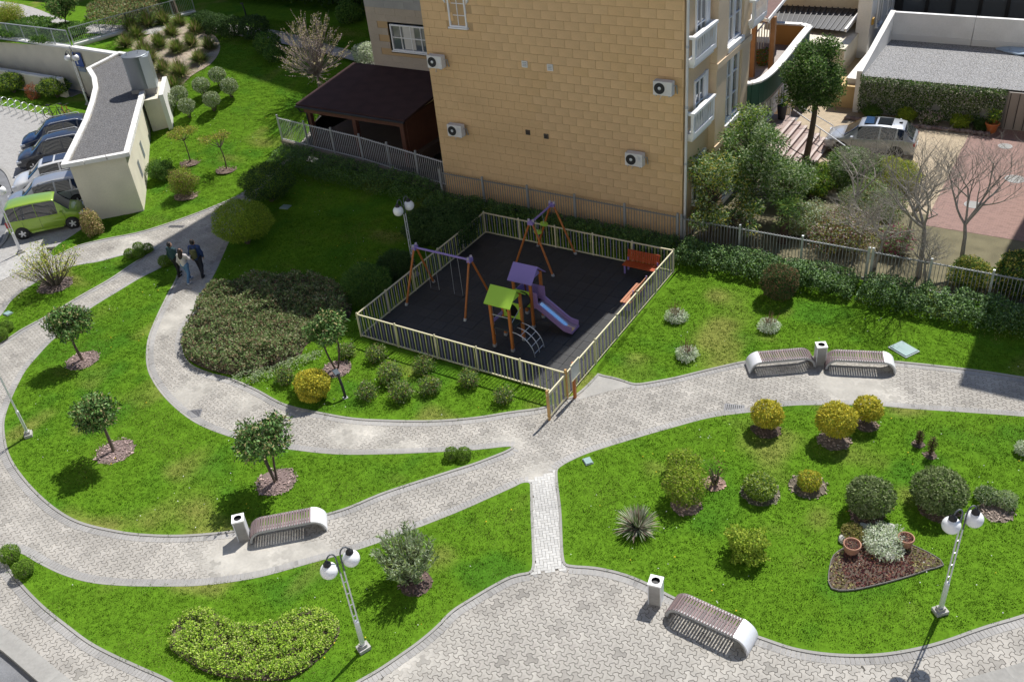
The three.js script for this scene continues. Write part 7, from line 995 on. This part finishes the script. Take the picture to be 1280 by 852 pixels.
// --- hillside planting ---
const tuft = [[0.15, 0.24, 0.035], [0.2, 0.28, 0.05], [0.1, 0.17, 0.025]];
{
  const pts = [[-45.131,-34.43],[-46.454,-35.186],[-45.74,-36.338],[-44.055,-35.443],[-45.491,-37.514],[-43.923,-36.871],[-46.566,-34.333]];
  pts.forEach((p, i) => bush('globe_shrub', i === 6 ? 'pale round clipped shrub touching the white stair wall' : 'pale round clipped shrub on a short stem on the hillside lawn', p, 0.5, 0.44, { cols: [...pal.silver, ...pal.box, ...pal.box, [0.24, 0.28, 0.14]], lift: 0.35, lump: 0.06, shell: 0.8, n: 1300, group: 'clipped globes on the hillside' }));
  const gp = [[-57.007,-41.211],[-53.846,-39.028],[-56.43,-39.749],[-53.637,-40.23],[-54.768,-42.312],[-57.76,-44.249],[-51.64,-39.947],[-51.529,-41.121],[-48.874,-39.265],[-49.796,-41.035],[-50.338,-37.518],[-48.187,-36.271],[-52.32,-38.206],[-56.129,-44.277],[-53.349,-43.196],[-58.404,-43.338],[-58.714,-42.161],[-48.783,-37.457]];
  gp.forEach((p, i) => { const t = thing('ornamental_grass', 'shaggy clump of green and straw ornamental grass on the sandy slope', 'grass clump', on(p), rr(0, 6), 'ornamental grasses behind the gravel roof'), b = new B(), R0 = rr(0.72, 0.98); for (let k = 0; k < 640; k++) { const q = rr(0, 2 * PI), tilt = rr(0.05, 1.1), L = rr(0.7, 1.35) * R0, w = 0.02, dx = Math.cos(q), dz = Math.sin(q); b.col = pick(rnd() < 0.62 ? tuft : pal.straw); let pr = null; for (let m = 0; m <= 3; m++) { const f = m / 3, r = Math.sin(tilt) * L * f + 0.1, y = Math.cos(tilt) * L * f - 0.35 * L * f * f * Math.sin(tilt), ww = w * (1.3 - f); const a = [dx * r - dz * ww, y, dz * r + dx * ww], c = [dx * r + dz * ww, y, dz * r - dx * ww]; if (pr) b.quad(pr[0], pr[1], c, a); pr = [a, c]; } } b.mesh('blades', M.leaf, t); });
  { const sand = smooth([[-56.419,-40.223],[-56.643,-41.819],[-55.805,-44.731],[-52.59,-43.737],[-49.057,-41.247],[-47.886,-39.127],[-48.108,-37.769],[-47.969,-35.835],[-50.171,-36.646],[-52.578,-37.89]], 0.5); const g = draped(sand, 1, 0.06); struct(mesh('sandy_bank', g, mat([0.44, 0.36, 0.28], 1, { map: T.asph }))); }
  const young = (p, label) => { leafyTree('young_tree', label, p, 2.2, blobsIn(9, 0.75, 0.25, 1.75, 0.36, 21 + Math.floor(p[0])), [...pal.oak, ...pal.lime, ...pal.twiggy], { trunk: 1.3, r: 0.04, n: 700, len: 0.09, wid: 0.02, flat: 0.5 }); mulch(p, 0.6, 'bark disc under the ' + label, [0.26, 0.19, 0.15]); };
  young([-41.626,-30.953], 'young flat-crowned tree on the hillside, beside the garage wall'); young([-39.057,-31.137], 'young flat-crowned tree on the hillside, nearer the shaded path');
  bush('hill_shrub', 'twiggy yellow-green shrub on the hillside in front of the garage wall', [-39.416,-28.481], 0.75, 0.7, { cols: [...pal.lime, ...pal.twiggy], lump: 0.3, shell: 0.15, dense: 0.8, lift: 0.2 }); mulch([-39.313,-28.439], 0.7, 'bark disc under the hillside shrub', [0.34, 0.26, 0.2]);
  bush('hill_shrub', 'dark low shrub at the foot of the garage wall', [-41.933,-29.253], 0.7, 0.5, { cols: pal.green, lump: 0.3 });
  { // blossom tree
    const p = [-38.669,-38.977], t = thing('blossom_tree', 'twiggy rounded tree with pale yellow tips beside the shelter roof', 'tree', on(p, 0)), s = new B(), l = new B(); const tp = limbs(s, [0, 0, 0], [0, 1.2, 0], 0.1, 0.07, 0.05).pop(); for (let k = 0; k < 165; k++) { const u = sph(), e = 1.7 * Math.pow(rnd(), 0.4), g = [u[0] * e, 2.3 + u[1] * e * 1.05, u[2] * e]; const pts = limbs(s, tp, g, 0.024, 0.006, 0.2); const o = V(g[0], g[1] - 1.6, g[2]).normalize(); for (let m = 0; m < 4; m++) { const a = pts[6], L = rr(0.3, 0.7), z = [a[0] + (o.x + rr(-0.4, 0.4)) * L, a[1] + (o.y + 0.5) * L, a[2] + (o.z + rr(-0.4, 0.4)) * L]; limbs(s, a, z, 0.007, 0.004, 0.03); for (let c = 0; c < 9; c++) { const f = rr(0.3, 1); leafTo(l, [lerp(a[0], z[0], f), lerp(a[1], z[1], f), lerp(a[2], z[2], f)], [0, 1, 0], 0.06, 0.02, pick([[0.4, 0.36, 0.14], [0.34, 0.32, 0.12], [0.45, 0.38, 0.33], [0.42, 0.33, 0.34]])); } } } s.mesh('trunk', mat([0.3, 0.25, 0.24], 0.95, { map: T.bark }), t); l.mesh('foliage', M.leaf, t); }
  // upper lawn and far shrubs
  for (const [p, r, c, l] of [[[-48.089,-43.6], 1.0, pal.dark, 'dark round bush on the shaded upper lawn by the grey path'], [[-45.225,-41.826], 0.85, pal.green, 'green bush on the shaded upper lawn beside a smaller one'], [[-44.001,-40.994], 0.65, pal.green, 'smaller green bush in front of its neighbour on the shaded lawn'], [[-51.701,-43.625], 0.9, pal.dark, 'dark clipped bush at the end of the grasses'], [[-50.221,-43.513], 0.9, pal.dark, 'dark clipped bush beside the upper path'], [[-53.419,-44.229], 0.85, pal.dark, 'dark clipped bush behind the grasses'], [[-43.685,-48.08], 0.9, pal.green, 'low green bush before the dark far hedge'], [[-37.949,-42.662], 0.8, pal.silver, 'pale leafed bush at the back edge of the shelter roof']]) bush('lawn_bush', l, p, r, r * 0.8, { cols: c, lump: 0.15, len: 0.12, wid: 0.035, n: 1000 });
  leafyTree('dark_tree', 'small dark tree with two stems on the lit upper lawn', [-63.471,-40.573], 2.4, blobsIn(12, 0.9, 0.5, 1.9, 0.5, 31), pal.magnolia, { trunk: 1.1, r: 0.06, n: 800, len: 0.15, wid: 0.04 });
  bush('yellow_shrub', 'yellow-tipped shrub on the upper lawn above the ramp railing', [-69.597,-40.152], 1.1, 1.0, { cols: [...pal.oak, ...pal.lime], lump: 0.3, shell: 0.1, len: 0.12, n: 900 });
  bush('shrub_row', 'dark leafy shrub row behind the ramp railing', [-63.5, -39.9], 1.9, 0.42, { cols: pal.green, lump: 0.3, len: 0.14, wid: 0.04, n: 1800 }); bush('shrub_row', 'dark leafy shrub row behind the ramp railing, nearer the yellow shrub', [-67.5, -39.9], 1.9, 0.42, { cols: pal.green, lump: 0.3, len: 0.14, wid: 0.04, n: 1600 });
  { const poly = smooth([[-64.723,-42.935],[-66.428,-44.994],[-65.747,-46.872],[-63.224,-47.869],[-60.532,-46.771],[-59.097,-44.304],[-59.382,-42.721],[-62.073,-42.421]], 0.8), t = thing('rose_bed', 'brownish rose bed on the upper lawn beyond the railing', 'flower bed', [0, 0, 0]); mass(poly, 0.9, 6000, 0.16, 0.05, [...pal.rose, ...pal.twiggy], 0.3).mesh('foliage', M.leaf, t); }
  for (const [p, l] of [[[-65.759,-36.219], 'spreading dark green bush at the ramp wall beside the smaller red plant'], [[-61.349,-36.61], 'spreading dark green bush at the ramp wall beside the parking lamp']]) bush('spreading_bush', l, p, 1.05, 0.55, { flat: 1, cols: [...pal.dark, ...pal.lime], lift: 0.35, lump: 0.2, len: 0.14, wid: 0.03, n: 2200 });
  bush('red_plant', 'small reddish plant on the lawn between two spreading bushes', [-62.861,-35.817], 0.5, 0.6, { flat: 1, cols: [[0.3, 0.08, 0.04], [0.2, 0.1, 0.04]], lump: 0.3, dense: 0.3 });
  { const lw = smooth([[-67.525,-33.708],[-64.312,-34.093],[-58.863,-34.027],[-55.272,-34.334],[-60.019,-37.666],[-64.009,-37.758],[-69.048,-37.264],[-72.581,-36.918]], 0.8); struct(mesh('lawn', draped0(lw), M.grass)); }
  { const t = thing('far_hedge', 'dense dark hedge of trees along the top of the upper lawn', 'hedge', [0, 0, 0]); const poly = [[-58, -50.4], [-52, -50.2], [-46, -49.8], [-39, -48.8], [-39, -53], [-46, -53.5], [-58, -54]]; mass(poly, 2.6, 14000, 0.3, 0.1, pal.dark, 0.3).mesh('foliage', M.leaf, t); }
  { const p = [-57.997,-45.741], t = thing('lone_trunk', 'dark slanting tree on the upper lawn with its crown above the picture', 'tree', on(p, 0)), s = new B(); limbs(s, [0, 0, 0], [-0.9, 4.2, -0.4], 0.2, 0.14, 0.1); s.mesh('trunk', M.trunk, t); const l = new B(); for (const q of blobsIn(10, 2, 1.2, 5.6, 1.1, 77)) crown(l, [q[0] - 1, q[1], q[2]], [q[3], q[3] * 0.8, q[3]], 500, 0.2, 0.06, pal.dark, 0.3, 0.2, 4); l.mesh('crown', M.leaf, t); }
  { const p = [-28.3, -37.2], t = thing('dead_palm', 'dead palm with shaggy brown trunk between the shelter and ochre wall', 'tree', on(p, 0)); const s = new B(); s.tube([[0, 0, 0], [0.05, 1.8, 0], [0, 3.4, 0.1]], [0.22, 0.2, 0.16], 9); s.mesh('trunk', mat([0.07, 0.045, 0.035], 0.95, { map: T.bark }), t); const b = new B(); for (let k = 0; k < 700; k++) { const q = rr(0, 2 * PI), y = rr(1.6, 3.7); leafTo(b, [Math.cos(q) * 0.15, y, Math.sin(q) * 0.15], [Math.cos(q) * 0.5, -1.6, Math.sin(q) * 0.5], 0.4, 0.02, pick([[0.1, 0.06, 0.04], [0.07, 0.04, 0.03], [0.14, 0.09, 0.06]])); } for (let k = 0; k < 60; k++) leafTo(b, [0, 3.5, 0.1], [rr(-0.5, 0.5), 1.4, rr(-0.5, 0.5)], 0.7, 0.03, [0.09, 0.07, 0.03]); b.mesh('dry_fronds', M.leaf, t); }
}
renderer.render(scene, camera);
